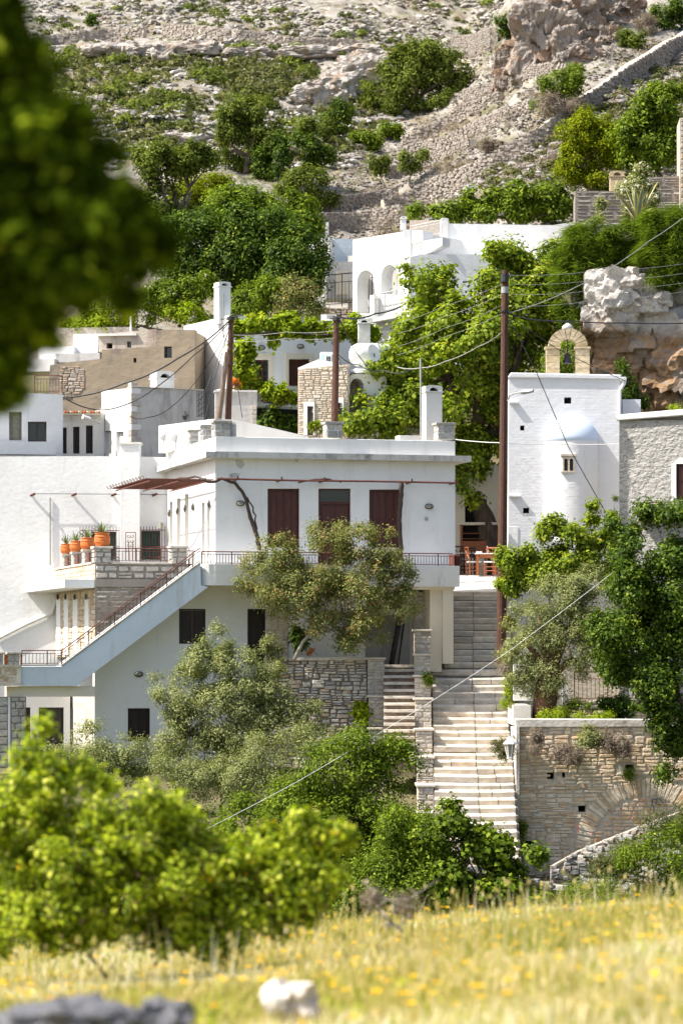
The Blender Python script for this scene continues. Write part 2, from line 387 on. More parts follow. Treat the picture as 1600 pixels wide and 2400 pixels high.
class MB:
    def __init__(s): s.V = []; s.F = []
    def box(s, fr, u0, u1, v0, v1, z0, z1):
        k = len(s.V); s.V += [fr.w(u, v, z) for z in (z0, z1) for (u, v) in ((u0, v0), (u1, v0), (u1, v1), (u0, v1))]
        s.F += [[k + i for i in f] for f in ([0, 3, 2, 1], [4, 5, 6, 7], [0, 1, 5, 4], [1, 2, 6, 5], [2, 3, 7, 6], [3, 0, 4, 7])]; return s
    def tube(s, pts, r, n=6, cap=True):
        pts = [Vector(p) for p in pts]; k = len(s.V); m_ = len(pts)
        rs = r if isinstance(r, (list, tuple)) else [r] * m_
        for i, p in enumerate(pts):
            d = (pts[min(i + 1, m_ - 1)] - pts[max(i - 1, 0)]).normalized()
            a = d.cross(Vector((0, 0, 1))) if abs(d.z) < .95 else d.cross(Vector((1, 0, 0)))
            a.normalize(); b_ = d.cross(a)
            for j in range(n):
                t = 2 * math.pi * j / n; s.V.append(p + (a * math.cos(t) + b_ * math.sin(t)) * rs[i])
        for i in range(m_ - 1):
            for j in range(n):
                a0 = k + i * n + j; a1 = k + i * n + (j + 1) % n
                s.F.append([a0, a1, a1 + n, a0 + n])
        if cap: s.F.append([k + j for j in range(n)][::-1]); s.F.append([k + (m_ - 1) * n + j for j in range(n)])
        return s
    def lathe(s, c, prof, n=20):
        k = len(s.V)
        for r, z in prof:
            for j in range(n):
                t = 2 * math.pi * j / n; s.V.append(Vector((c[0] + r * math.cos(t), c[1] + r * math.sin(t), c[2] + z)))
        for i in range(len(prof) - 1):
            for j in range(n):
                a0 = k + i * n + j; a1 = k + i * n + (j + 1) % n
                s.F.append([a0, a1, a1 + n, a0 + n])
        s.F.append([k + j for j in range(n)][::-1]); s.F.append([k + (len(prof) - 1) * n + j for j in range(n)])
        return s
    def build(s, name, mat, parent=None, smooth=False, bevel=0): return mk(name, s.V, s.F, mat, parent, smooth, bevel)

# ---------------------------------------------------------------- stones
def stone_template(seed, n=8):
    r = random.Random(seed); o = []
    sx = [(-.5, -.5), (0, -.5), (.5, -.5), (.5, 0), (.5, .5), (0, .5), (-.5, .5), (-.5, 0)]
    out = [(x * r.uniform(.80, 1.04), z * r.uniform(.74, 1.06)) for x, z in sx]
    V = [(x, 0, z) for x, z in out] + [(x * .97, -r.uniform(.5, .7), z * .97) for x, z in out] + [(x * .78, -r.uniform(.8, 1.05), z * .74) for x, z in out]
    Fc = []
    for k in (0, 8):
        for i in range(8):
            j = (i + 1) % 8; Fc.append([k + i, k + j, k + j + 8, k + i + 8])
    Fc.append([16 + i for i in range(8)])
    return V, Fc
STT = [stone_template(100 + i) for i in range(10)]
SM = {}
def stone_mesh(mat, i):
    key = (mat.name, i)
    if key not in SM:
        V, Fc = STT[i]; me = bpy.data.meshes.new('stone'); me.from_pydata(V, [], Fc); me.materials.append(mat); SM[key] = me
    return SM[key]
def inside(poly, x, y):
    c = False; n = len(poly); j = n - 1
    for i in range(n):
        xi, yi = poly[i]; xj, yj = poly[j]
        if (yi > y) != (yj > y) and x < (xj - xi) * (y - yi) / (yj - yi) + xi: c = not c
        j = i
    return c
def stuff_stones(name, items, mats, parent=None):
    """items: (world pos, rz, (sx,sy,sz)) joined into one mesh"""
    V = []; Fc = []
    for p, rz, sc in items:
        tv, tf = STT[R.randrange(10)]; k = len(V); c_, s_ = math.cos(rz), math.sin(rz)
        for x, y, z in tv:
            x *= sc[0]; y *= sc[1]; z *= sc[2]; V.append((p[0] + x * c_ - y * s_, p[1] + x * s_ + y * c_, p[2] + z))
        Fc += [[k + i for i in f] for f in tf]
    o = mk(name, V, Fc, mats, parent); return tag(o, kind='stuff')
def masonry(parent, fr, side, pl, poly, mat, ch=(.14, .24), ln=(.2, .55), t=.05, gap=.018, name='stone', maxp=300, skip=None, flip=False, jit=.3, wavy=0, tv=(.9, 1.08)):
    """lay coursed stones over a polygon (a,b) on a wall plane; each stone is a part"""
    a0 = min(p[0] for p in poly); a1 = max(p[0] for p in poly); b0 = min(p[1] for p in poly); b1 = max(p[1] for p in poly)
    rz = fr.a if not side else fr.a - math.pi / 2
    if flip: rz = fr.a + math.pi / 2
    items = []; z = b0
    while z < b1 - .02:
        h = min(R.uniform(*ch), b1 - z)
        if b1 - z - h < ch[0] * .5: h = b1 - z
        a = a0 - R.uniform(0, ln[0] * .5)
        while a < a1:
            l = R.uniform(*ln)
            aa, ab = max(a, a0), min(a + l, a1)
            if a1 - ab < ln[0] * .4: ab = a1; l = a1 - a
            cx_, cz = (aa + ab) / 2, z + h / 2
            if ab - aa > .05 and inside(poly, cx_, cz) and not (skip and skip(cx_, cz)):
                hh = h * R.uniform(1 - jit * .35, 1.0)
                # a tall stone now and then is split in two thin ones
                if h > ch[0] * 1.35 and R.random() < jit * .8:
                    items.append((cx_, cz + h * .25, ab - aa - gap, h * .5 - gap)); items.append((cx_, cz - h * .25, ab - aa - gap, h * .5 - gap))
                else: items.append((cx_, cz + R.uniform(-1, 1) * (h - hh) * .5, ab - aa - gap, hh - gap))
            a += l
        z += h
    W_ = []
    if wavy: items = [(a, z_ + wavy * float(vnoise(np.array([a * .9, z_ * .8, 3.1]), 5)), w * R.uniform(.85, 1.08), h * R.uniform(.8, 1.15)) for (a, z_, w, h) in items]
    for (a, z_, w, h) in items:
        p = fr.w(a, pl, z_) if not side else fr.w(pl, a, z_)
        W_.append((p, rz + R.uniform(-.03, .03), (w, t * R.uniform(*tv), h)))
    W_.sort(key=lambda q_: -q_[2][0] * q_[2][2])
    for p, r_, sc in W_[:maxp]:
        inst(name, stone_mesh(mat, R.randrange(10)), p, r_, sc, parent)
    if len(W_) > maxp: stuff_stones('small_stones', W_[maxp:], mat, parent)
    return len(W_)

# scattered rock lumps (numpy)
def ico(sub, seed, jit=.25, flat=.75):
    import bmesh
    bm = bmesh.new(); bmesh.ops.create_icosphere(bm, subdivisions=sub, radius=.5)
    V = np.array([v.co[:] for v in bm.verts]); Fc = np.array([[v.index for v in f.verts] for f in bm.faces]); bm.free()
    rs = np.random.RandomState(seed); V = V * (1 + jit * (rs.rand(len(V), 1) * 2 - 1)); V[:, 2] *= flat
    V = np.sign(V) * np.minimum(np.abs(V), .42)
    return V, Fc
ICO = [ico(1, i, .3, .8) for i in range(8)]; ICO2 = [ico(2, 50 + i, .16, .75) for i in range(5)]
def pile(name, P, Sz, mat, parent=None, tmpl=None, tilt=.35):
    tmpl = tmpl or ICO; n = len(P); V = []
    rs = np.random.RandomState(n + 3); tri = []
    which = rs.randint(len(tmpl), size=n); az = rs.rand(n) * 6.283; tl = (rs.rand(n) - .5) * 2 * tilt
    for w in range(len(tmpl)):
        sel = np.where(which == w)[0]
        if not len(sel): continue
        tv, tf = tmpl[w]; q_ = tv[tf.ravel()]            # (f*3,3)
        q_ = q_[None] * Sz[sel][:, None, :]
        ca, sa = np.cos(tl[sel])[:, None], np.sin(tl[sel])[:, None]
        x, y, z = q_[..., 0], q_[..., 1], q_[..., 2]
        x, z = x * ca - z * sa, x * sa + z * ca
        cb, sb = np.cos(az[sel])[:, None], np.sin(az[sel])[:, None]
        x, y = x * cb - y * sb, x * sb + y * cb
        # shared vertices per stone so islands stay whole
        V.append((np.stack([x, y, z], -1) + P[sel][:, None, :], len(sel), len(tf)))
    A = np.concatenate([v[0].reshape(-1, 3) for v in V]); rn = np.concatenate([np.repeat(rs.rand(v[1]), v[2]) for v in V])
    o = fastmesh(name, A, 3, mat, parent, attr=rn); return tag(o, kind='stuff')
def rockmat(name, stops, scale=.8, bd=.12):
    m, N, L, b = nodes(name)
    at = N.new('ShaderNodeAttribute'); at.attribute_name = 'rnd'
    c = ramp(N, L, at.outputs['Fac'], stops)
    n1 = noise(N, L, scale * 6, 8, .7)
    c = mix(N, L, .5, c, ramp(N, L, n1, [(.3, (.2, .18, .16)), (.5, (.5, .5, .5)), (.7, (.85, .83, .8))]), 'OVERLAY')
    L.new(c, b.inputs['Base Color']); b.inputs['Roughness'].default_value = .93; b.inputs['Specular IOR Level'].default_value = .15
    bump(N, L, b, n1, .7, bd); return m
rubm = rockmat('scattered_limestone', [(0, (.22, .19, .16)), (.5, (.34, .32, .28)), (1, (.50, .48, .45))])
trsm = rockmat('scattered_terrace_stone', [(0, (.18, .155, .135)), (.5, (.27, .24, .215)), (1, (.40, .37, .33))])
grym = rockmat('grey_wall_stone', [(0, (.20, .20, .19)), (.5, (.34, .34, .32)), (.8, (.48, .47, .44)), (1, (.44, .33, .22))])

def rock(name, label, cat, c, rad, mat, seed, sub=5, amp=.22, strata=.06, block=.12, freq=1.6, cols=None, boxy=.5, kind=None, parent=None):
    """displaced limestone mass"""
    import bmesh
    bm = bmesh.new(); bmesh.ops.create_icosphere(bm, subdivisions=sub, radius=1)
    V = np.array([v.co[:] for v in bm.verts]); Fc = [[v.index for v in f.verts] for f in bm.faces]; bm.free()
    mx = np.abs(V).max(1, keepdims=True); Bx = V / mx; V = V * (1 - boxy) + Bx * boxy
    Nn = V / np.linalg.norm(V, axis=1, keepdims=True)
    rsr = np.random.RandomState(seed + 500); Rr = np.array(rad) / max(rad)
    Pn = V * Rr; Pw = Pn + .10 * np.stack([fbm(Pn * 2.5, 3, seed + a_) for a_ in (1, 2, 3)], 1)
    dsp = amp * .45 * fbm(Pn * freq, 3, seed)
    for K_, g_, am in ((int(26 * freq), .7, 1.0), (int(150 * freq), .9, .42)):
        Cs = rsr.uniform(-1.25, 1.25, (K_, 3)) * Rr; Hs = rsr.uniform(-1, 1, K_) * (block + strata) * am; Gs = rsr.randn(K_, 3) * g_ * amp * am * np.array([1, 1, 1.5])
        st_ = np.array([1, 1, 1.7]); best = np.full(len(Pw), 9e9); bi = np.zeros(len(Pw), int)
        for k_ in range(K_):
            dd_ = (((Pw - Cs[k_]) * st_) ** 2).sum(1); q_ = dd_ < best; best[q_] = dd_[q_]; bi[q_] = k_
        dsp += Hs[bi] + ((Pw - Cs[bi]) * Gs[bi]).sum(1)
    dsp += .035 * fbm(Pn * 9, 3, seed + 7)
    V = (V + Nn * dsp[:, None]) * np.array(rad) + np.array(c)
    o = mk(name, V, Fc, mat, parent)
    if cat: tag(o, label, cat)
    if kind: tag(o, kind=kind)
    return o

# ---------------------------------------------------------------- foliage
def leaves(name, P, Tn, Nn, Ln, Wd, rnd, mat, parent=None, base=None):
    """rhombus leaves: P centre, Tn long axis, Nn normal"""
    Tn = Tn / (np.linalg.norm(Tn, axis=1, keepdims=True) + 1e-9)
    Sd = np.cross(Nn, Tn); Sd /= (np.linalg.norm(Sd, axis=1, keepdims=True) + 1e-9)
    Ln = np.reshape(Ln, (-1, 1)) * .5; Wd = np.reshape(Wd, (-1, 1)) * .5
    up = np.cross(Tn, Sd) * Wd * .5
    V = np.stack([P - Tn * Ln, P + Sd * Wd + up - Tn * Ln * .1, P + Tn * Ln, P - Sd * Wd + up - Tn * Ln * .1], 1).reshape(-1, 3)
    return fastmesh(name, V, 4, mat, parent, attr=rnd, base=base)
def unit(v): return v / (np.linalg.norm(v, axis=-1, keepdims=True) + 1e-9)
def crown_points(C, Rd, ncl, rs, shell=.55, thr=-.25, nsc=.8, edge=.22, lobe=1.0, per_lobe=13, spr=.06):
    """leaf cluster centres: many small leafy lobes set over a union of ellipsoids, with gaps between them"""
    C = np.array(C, float); Rd = np.array(Rd, float); w = Rd[:, 0] * Rd[:, 2] + Rd[:, 0] * Rd[:, 1]; w /= w.sum()
    nl = max(3, int(ncl / per_lobe * 1.35)); k = rs.choice(len(C), size=nl, p=w); D = unit(rs.randn(nl, 3))
    r = (shell + (1 - shell) * rs.rand(nl) ** .6) * .92
    r = r * (1 + edge * fbm(D * 2.2 + k[:, None] * 3.1, 3, int(rs.randint(999))))
    sp = rs.rand(nl) < spr; r[sp] *= rs.uniform(1.05, 1.35, sp.sum())
    LC = C[k] + D * Rd[k] * r[:, None]
    keep = fbm(LC / nsc, 2, int(rs.randint(999))) > thr; keep[:2] = True; LC, D, k = LC[keep], D[keep], k[keep]; nl = len(LC)
    rl = np.mean(Rd[k], 1) * rs.uniform(.24, .48, nl) * lobe
    q_ = rs.randint(nl, size=ncl); d2 = unit(rs.randn(ncl, 3) + D[q_] * .55 + np.array([-.1, 0, .45]))
    P = LC[q_] + d2 * (rl[q_] * rs.uniform(.55, 1.0, ncl))[:, None] * np.array([1.15, 1.15, .8])
    return P, unit(D[q_] * .4 + d2), k[q_]
def foliage_arrays(P, D, per, sig, leaf, rs, asp=.45, droop=0., up=.5, tdir=None):
    n = len(P); N_ = n * per
    c = np.repeat(P, per, 0); d = np.repeat(D, per, 0)
    off = rs.randn(N_, 3) * (sig if np.isscalar(sig) else sig)
    pos = c + off
    nr = unit(d * .7 + unit(off) * .5 + np.array([0, 0, up]) + rs.randn(N_, 3) * .45)
    t = rs.randn(N_, 3) + unit(off) * .8 + np.array([0, 0, -droop])
    if tdir is not None: t = tdir(pos, d, rs)
    t = t - nr * (t * nr).sum(1, keepdims=True) if tdir is None else t
    ln = leaf * rs.uniform(.65, 1.3, N_); rn = np.clip(.5 * np.repeat(rs.rand(n), per) + .5 * rs.rand(N_) + rs.randn(N_) * .05, 0, 1)
    return pos, t, nr, ln, ln * asp * rs.uniform(.8, 1.2, N_), rn
def trunk_mesh(mb, base, tip_pts, r0, rs, fork=.45, n=6, wob=.12):
    """trunk splits to limbs that reach the given tips"""
    base = np.array(base, float); tips = np.array(tip_pts); cen = tips.mean(0)
    f = base + (cen - base) * fork; f[:2] += rs.randn(2) * wob
    mid = (base + f) / 2 + np.append(rs.randn(2) * wob, 0)
    mb.tube([base, mid, f], [r0, r0 * .8, r0 * .65], 8)
    hubs = []
    k = max(2, min(6, len(tips) // 5))
    hs = tips[rs.choice(len(tips), k, replace=False)]
    for h in hs:
        hp = f + (h - f) * .55 + rs.randn(3) * wob * .6
        mm = (f + hp) / 2 + rs.randn(3) * wob * .6
        mb.tube([f, mm, hp], [r0 * .5, r0 * .38, r0 * .28], n); hubs.append(hp)
    hubs = np.array(hubs)
    for t in tips:
        j = np.argmin(((hubs - t) ** 2).sum(1)); hp = hubs[j]; mm = (hp + t) / 2 + rs.randn(3) * wob * .8
        mb.tube([hp, mm, t], [r0 * .22, r0 * .13, r0 * .04], 4, False)
TREES = {}
def tree(name, label, cat, d, blobs, kind, ncl, per, leaf, base=None, trunk=.12, sig=.16, dz=.8, asp=.45, shell=.5, thr=-.3, seed=1, bmat=None, tips=26, droop=0., group=None, up=.5, tdir=None, extra=None, nsc=.8, edge=.22, yd=0., lobe=1.0, per_lobe=13, spr=.06):
    """blobs: (px, py, rx, ry[, depth offset]) in photo pixels at distance d"""
    rs = np.random.RandomState(seed); s = d / F; C = []; Rd = []
    for bl in blobs:
        dd = d + (bl[4] if len(bl) > 4 else 0); p = px3(bl[0], bl[1], dd); C.append(tuple(p)); Rd.append((bl[2] * s, (bl[2] + bl[3]) * .5 * s * dz, bl[3] * s))
    C = np.array(C); Rd = np.array(Rd)
    if base is None: b_ = (C[:, 0].mean(), C[:, 1].mean(), (C[:, 2] - Rd[:, 2]).min() - .5)
    elif len(base) == 2: b_ = tuple(px3(base[0], base[1], d + yd))
    else: b_ = base
    t = T(name, label, cat, b_, group)
    P, D, k = crown_points(C, Rd, ncl, rs, shell, thr, nsc, edge, lobe, per_lobe, spr); sig = sig * .8
    A = foliage_arrays(P, D, per, sig, leaf, rs, asp, droop, up, tdir)
    o = leaves('crown', *A[:6], LF[kind], t)
    if extra:
        ek, en, el, ea = extra   # accent leaves or blossom on the outside
        sel = rs.choice(len(P), en); out = P[sel] + D[sel] * sig * 1.2
        A = foliage_arrays(out, D[sel], 4, sig * .4, el, rs, ea); leaves('blossom' if ek in ('blossom', 'yellow') else 'lit_tip_leaves', *A[:6], LF[ek], t)
    if trunk:
        mb = MB(); tp = P[rs.choice(len(P), min(tips, len(P)), replace=False)]
        trunk_mesh(mb, b_, tp, trunk, rs); mb.build('trunk', bmat or bark, t, True)
    return t
def bush(name, label, cat, d, blobs, kind, ncl, per, leaf, **k):
    k.setdefault('trunk', .03); k.setdefault('tips', 14); return tree(name, label, cat, d, blobs, kind, ncl, per, leaf, **k)

# ---------------------------------------------------------------- building helpers
_ub = bpy.data.meshes.new('bar'); _ub.from_pydata([(x, y, z) for z in (0, 1) for x, y in ((-.5, -.5), (.5, -.5), (.5, .5), (-.5, .5))], [], [[0, 3, 2, 1], [4, 5, 6, 7], [0, 1, 5, 4], [1, 2, 6, 5], [2, 3, 7, 6], [3, 0, 4, 7]])
BARM = {}
def barmesh(mat):
    if mat.name not in BARM:
        m_ = _ub.copy(); m_.materials.append(mat); BARM[mat.name] = m_
    return BARM[mat.name]
def bar(parent, p, rz, w, h, mat, name='bar', dy=None):
    return inst(name, barmesh(mat), p, rz, (w, dy or w, h), parent)
def railing(name, label, mp, line, h, rz, mat, post=1.0, bsp=.09, lo=.08, hi=.80, r=.014, cat='railing', curls=False, parent=None):
    """line: (a, z) base points; mp(a,z)->world"""
    t = parent or T(name, label, cat, mp(*line[0]))
    for zf in (lo * h, hi * h, h):
        MB().tube([mp(a, z + zf) for a, z in line], r * (1.5 if zf == h else 1), 6).build('rail', mat, t)
    for (a0, z0), (a1, z1) in zip(line[:-1], line[1:]):
        L_ = math.hypot(a1 - a0, z1 - z0); n = max(1, round(abs(a1 - a0) / bsp)); pe = max(1, round(post / bsp))
        for i in range(n + 1):
            f = i / n; a, z = a0 + (a1 - a0) * f, z0 + (z1 - z0) * f
            if i % pe == 0: bar(t, mp(a, z), rz, r * 2.2, h, mat, 'post')
            else: bar(t, mp(a, z + lo * h), rz, r * 1.1, (hi - lo) * h, mat, 'bar')
    return t
def ell(name, c, rad, mat, parent=None, n=14):
    pr = [(max(.001, math.cos(t)), math.sin(t)) for t in [(-.5 + i / 8) * math.pi for i in range(9)]]
    mb = MB().lathe((0, 0, 0), pr, n); V = [Vector((v[0] * rad[0] + c[0], v[1] * rad[1] + c[1], v[2] * rad[2] + c[2])) for v in mb.V]
    return mk(name, V, mb.F, mat, parent, True)
def lamp(fr, v, px, py, parent, side=False, r=.09):
    c = fr.w(*((lambda q_: (q_[0], v - .05))(fr.pf(px, py, v))), fr.pf(px, py, v)[1]) if not side else fr.w(v - .05, fr.ps(px, py, v)[0], fr.ps(px, py, v)[1])
    if not side: rad = (r * 1.25, .06, r * .75)
    else: rad = (.06, r * 1.1, r * 1.5)
    o = ell('wall_lamp', c, rad, lampg, parent)
    pts = []
    for i in range(17):
        t = math.pi * 2 * i / 16
        pts.append(c + (Vector((rad[0] * 1.1 * math.cos(t), 0, rad[2] * 1.1 * math.sin(t))) if not side else Vector((0, rad[1] * 1.1 * math.cos(t), rad[2] * 1.1 * math.sin(t)))))
    MB().tube(pts, .018, 5).build('lamp_rim', iron, o)
    return o
def shutter(parent, fr, v, r_, mat, nl=2, name='shutter', rows=2, cols=2, louv=False, glass=None):
    """closed shutter or panelled door filling a pixel rectangle"""
    u0, z1 = fr.pf(r_[0], r_[1], v); u1, z0 = fr.pf(r_[2], r_[3], v)
    fw = .05
    mb = MB(); mb.box(fr, u0, u0 + fw, v - .03, v + .06, z0, z1).box(fr, u1 - fw, u1, v - .03, v + .06, z0, z1).box(fr, u0 + fw, u1 - fw, v - .03, v + .06, z1 - fw, z1)
    f_ = mb.build(name, mat, parent); w = (u1 - u0 - 2 * fw) / nl
    for i in range(nl):
        a, b_ = u0 + fw + w * i + .008, u0 + fw + w * (i + 1) - .008
        mb = MB(); mb.box(fr, a, b_, v + .01, v + .05, z0 + .01, z1 - fw - .008)
        pw = (b_ - a - .06) / cols; ph = (z1 - z0 - fw - .1) / rows
        if louv:
            k = int((z1 - z0) / .07)
            for j in range(k): mb.box(fr, a + .05, b_ - .05, v - .012, v + .012, z0 + .06 + j * (z1 - z0 - .15) / k, z0 + .06 + j * (z1 - z0 - .15) / k + .035)
        else:
            for c_ in range(cols):
                for q_ in range(rows):
                    x0 = a + .03 + c_ * pw + .03; zz = z0 + .05 + q_ * ph + .03
                    mb.box(fr, x0, x0 + pw - .06, v - .008, v + .012, zz, zz + ph - .06)
        mb.build('leaf', mat, f_)
    return f_
def window(parent, fr, v, r_, mat, nx_=2, nz_=3, name='window', sill=True, gl=None):
    u0, z1 = fr.pf(r_[0], r_[1], v); u1, z0 = fr.pf(r_[2], r_[3], v); fw = .05
    mb = MB(); mb.box(fr, u0, u0 + fw, v, v + .06, z0, z1).box(fr, u1 - fw, u1, v, v + .06, z0, z1).box(fr, u0 + fw, u1 - fw, v, v + .06, z1 - fw, z1).box(fr, u0 + fw, u1 - fw, v, v + .06, z0, z0 + fw)
    for i in range(1, nx_):
        x = u0 + (u1 - u0) * i / nx_; mb.box(fr, x - .03, x + .03, v, v + .06, z0 + fw, z1 - fw)
    for j in range(1, nz_):
        z = z0 + (z1 - z0) * j / nz_; mb.box(fr, u0 + fw, u1 - fw, v + .012, v + .048, z - .015, z + .015)
    f_ = mb.build(name, mat, parent)
    LB('pane', fr, u0 + fw, u1 - fw, v + .028, v + .034, z0 + fw, z1 - fw, gl or glassd, f_)
    return f_
def chimney(name, label, fr, v, x0, x1, y0, y1, dep, mat, holecol=black):
    """square stack with a little arched cowl"""
    u0, z1 = fr.pf(x0, y0, v); u1, z0 = fr.pf(x1, y1, v); w = u1 - u0
    t = T(name, label, 'chimney', fr.w((u0 + u1) / 2, v + dep / 2, z0))
    ch = w * .42
    LB('stack', fr, u0, u1, v, v + dep, z0, z1 - ch, mat, t, bevel=.02)
    LB('ledge', fr, u0 - .03, u1 + .03, v - .03, v + dep + .03, z1 - ch, z1 - ch + .04, mat, t)
    n = 8; z = z1 - ch + .04; c_ = (u0 + u1) / 2; hr = w * .27; H_ = ch - .04
    out = [(u0, z), (c_ - hr, z)] + [(c_ - hr * math.cos(math.pi * i / n), z + H_ * .62 * math.sin(math.pi * i / n)) for i in range(1, n)] + [(c_ + hr, z), (u1, z), (u1, z + H_ * .75)] + [(c_ + (w / 2) * math.cos(math.pi * i / n), z + H_ * (.75 + .25 * math.sin(math.pi * i / n))) for i in range(1, n)] + [(u0, z + H_ * .75)]
    prism('cowl', fm(fr, v), out, [], 0, dep, mat, t)
    LB('flue', fr, c_ - hr * .98, c_ + hr * .98, v + dep * .45, v + dep * .55, z + .003, z + H_ * .58, holecol, t)
    return t
def pier(name, label, fr, v, x0, y0, x1, y1, dep, mat=pillst, cap=True, core=mortar_l, ch=(.12, .2), ln=(.16, .42), group=None, left=True, cat='stone pillar', capm=None, capt=.07, parent=None, t_=.03):
    u0, z1 = fr.pf(x0, y0, v); u1, z0 = fr.pf(x1, y1, v)
    t = parent or T(name, label, cat, fr.w((u0 + u1) / 2, v + dep / 2, z0), group)
    ct = capt if cap else 0
    LB('core', fr, u0 + .02, u1 - .02, v + .02, v + dep, z0, z1 - ct, core, t)
    masonry(t, fr, False, v + .02, rect(u0, z0, u1, z1 - ct), mat, ch, ln, t_)
    if left: masonry(t, fr, True, u0 + .02, rect(v + .02, z0, v + dep, z1 - ct), mat, ch, ln, t_)
    if cap: LB('cap', fr, u0 - .04, u1 + .04, v - .04, v + dep + .04, z1 - ct, z1, capm or marble, t, bevel=.01)
    return t

# ================================================================ MAIN HOUSE
A = Fr(505, 93, 14.7)
mh = T('white_house', 'large two storey white house with brown shutters beside the marble stairs', 'house', A.w(4, 4, -3))
uR = A.pf(1066, 1200)[0]
zpar = A.pf(505, 1023)[1]; zev0 = A.vz(0, -.35, 1072); zev1 = A.vz(0, -.35, 1058)
zbal0 = A.vz(0, -1.2, 1372); zbal1 = A.vz(0, -1.2, 1322)
D1, D2, D3 = (627, 1145, 702, 1284), (746, 1145, 822, 1326), (865, 1147, 942, 1284)
FW('upper_wall', A, 0, [(505, 1365), (1066, 1365), (1066, 1068), (505, 1060)], .3, white, mh, [D1, D2, D3])
vend = 7.6
niche = [(398, 1176, 405, 1300), (415, 1168, 423, 1302), (433, 1158, 442, 1304), (473, 1178, 480, 1308), (486, 1176, 492, 1308)]
SW('side_wall', A, -.003, [(504.5, 1365), (390, 1365), (390, 1060), (504.5, 1060)], .3, white, mh, [n_ for n_ in niche])
LB('body', A, .3, 4.2, .3, vend + .5, zbal0 - .1, zpar - .45, cream, mh); LB('body', A, 4.2, uR, .3, 3.2, zbal0 - .1, zpar - .46, cream, mh)
# parapet and projecting eave slab
LB('parapet', A, 0, uR, 0, .22, zev1, zpar, white, mh, bevel=.015)
LB('parapet', A, 0, .22, .22, vend, zev1, zpar, white, mh, bevel=.015)
ue0 = A.pf(483, 1065, -.35)[0]; ue1 = A.pf(1104, 1065, -.35)[0]; ve = A.ps(353, 1100, ue0)[0]
LB('eave', A, ue0, 4.3, -.35, ve, zev0, zev1, eavecon, mh); LB('eave', A, 4.3, ue1, -.35, 3.5, zev0, zev1, eavecon, mh)
for i, D in enumerate((D1, D3)):
    shutter(mh, A, .12, D, brown, 2, 'shutter', 2, 2)
dr = shutter(mh, A, .12, (746, 1178, 822, 1326), brown, 1, 'door', 3, 2)
window(dr, A, .1, (746, 1145, 822, 1180), brown, 1, 1, 'transom')
for D in (D1, D3):
    u0, z1 = A.pf(D[0], D[1]); u1, z0 = A.pf(D[2], D[3]); LB('sill', A, u0 - .06, u1 + .06, -.07, .1, z0 - .05, z0, white, mh)
lamp(A, 0, 563, 1180, mh); lamp(A, 0, 1004, 1187, mh)
c = A.w(A.pf(998, 1216)[0], -.03, A.pf(998, 1216)[1]); ell('meter_cap', c, (.06, .04, .06), galv, mh)
for x, y in ((400, 1203), (419, 1198), (437, 1192), (455, 1188), (493, 1181)): lamp(A, 0, x, y, mh, True, .07)
# balcony
plan = [(A.pf(1060, 1340, -1.2)[0] + .23, -1.2), (A.pf(1060, 1340, -1.2)[0] + .23, -.003)] + [(A.pf(472, 1340, -1.2)[0], -.003)]
uc = A.pf(505, 1340, -1.2)[0]; ul = A.pf(472, 1340, -1.2)[0]; rr = uc - ul
plan += [(ul, -1.2 + rr)] + [(uc - rr * math.cos(t), -1.2 + rr - rr * math.sin(t)) for t in (.3, .6, .9, 1.2)] + [(uc, -1.2)]
def pmap(fr, z): return lambda a, b_, t: fr.w(a, b_, z + t)
prism('balcony', pmap(A, zbal0), plan, [], 0, zbal1 - zbal0, white2, mh)
# post and recess under the balcony
zpb = A.vz(0, -1.0, 1575)
u0 = A.pf(1010, 1400, -1.05)[0]; u1 = A.pf(1062, 1400, -1.05)[0]; um = A.pf(1037, 1400, -1.05)[0]
LB('post', A, u0, um, -.92, -.2, zpb, zbal0 - .09, cream, mh); LB('post', A, um, u1, -1.05, -.2, zpb + .25, zbal0 - .09, cream, mh)
LB('beam', A, A.pf(880, 1380, -1.1)[0], u1 + .03, -1.1, -.1, zbal0 - .09, zbal0, cream, mh)
# lower storey
LD1, LD2, LR = (420, 1427, 482, 1509), (580, 1427, 623, 1560), (855, 1440, 966, 1562)
FW('lower_wall', A, 0, [(222, 1800), (1030, 1800), (1030, 1373), (505, 1373), (470, 1373), (222, 1560)], .3, white, mh, [LD1, LD2, LR, (300, 1660, 352, 1738)])
LB('lower_body', A, A.pf(222, 1600)[0], uR, .3, 3.9, A.vz(0, 0, 1800), A.vz(0, 0, 1620), cream, mh)
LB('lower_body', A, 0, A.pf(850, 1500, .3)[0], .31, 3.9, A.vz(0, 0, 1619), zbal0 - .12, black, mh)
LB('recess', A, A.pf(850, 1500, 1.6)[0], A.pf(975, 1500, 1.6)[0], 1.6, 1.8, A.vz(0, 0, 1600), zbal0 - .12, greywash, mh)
LB('recess_floor', A, A.pf(850, 1500, 1.6)[0], A.pf(975, 1500, 1.6)[0], .02, 1.6, A.vz(0, 0, 1600), A.vz(0, 0, 1563), marble, mh)
shutter(mh, A, .08, LD1, darkwood, 2, 'shutter', 2, 1); shutter(mh, A, .1, LD2, darkwood, 1, 'door', 3, 1)
shutter(mh, A, .1, (300, 1660, 352, 1738), darkwood, 2, 'shutter', 2, 1)
lamp(A, 0, 325, 1580, mh); lamp(A, 0, 449, 1520, mh)
MB().tube([A.w(A.pf(912, 1562, .9)[0], .7, A.pf(912, 1562, .9)[1]), A.w(A.pf(936, 1450, 1.5)[0], 1.5, A.pf(936, 1450, 1.5)[1])], .09, 4).build('leaning_board', darkwood)
tag(bpy.data.objects['leaning_board'], 'dark board leaning in the shaded recess under the balcony', 'board')
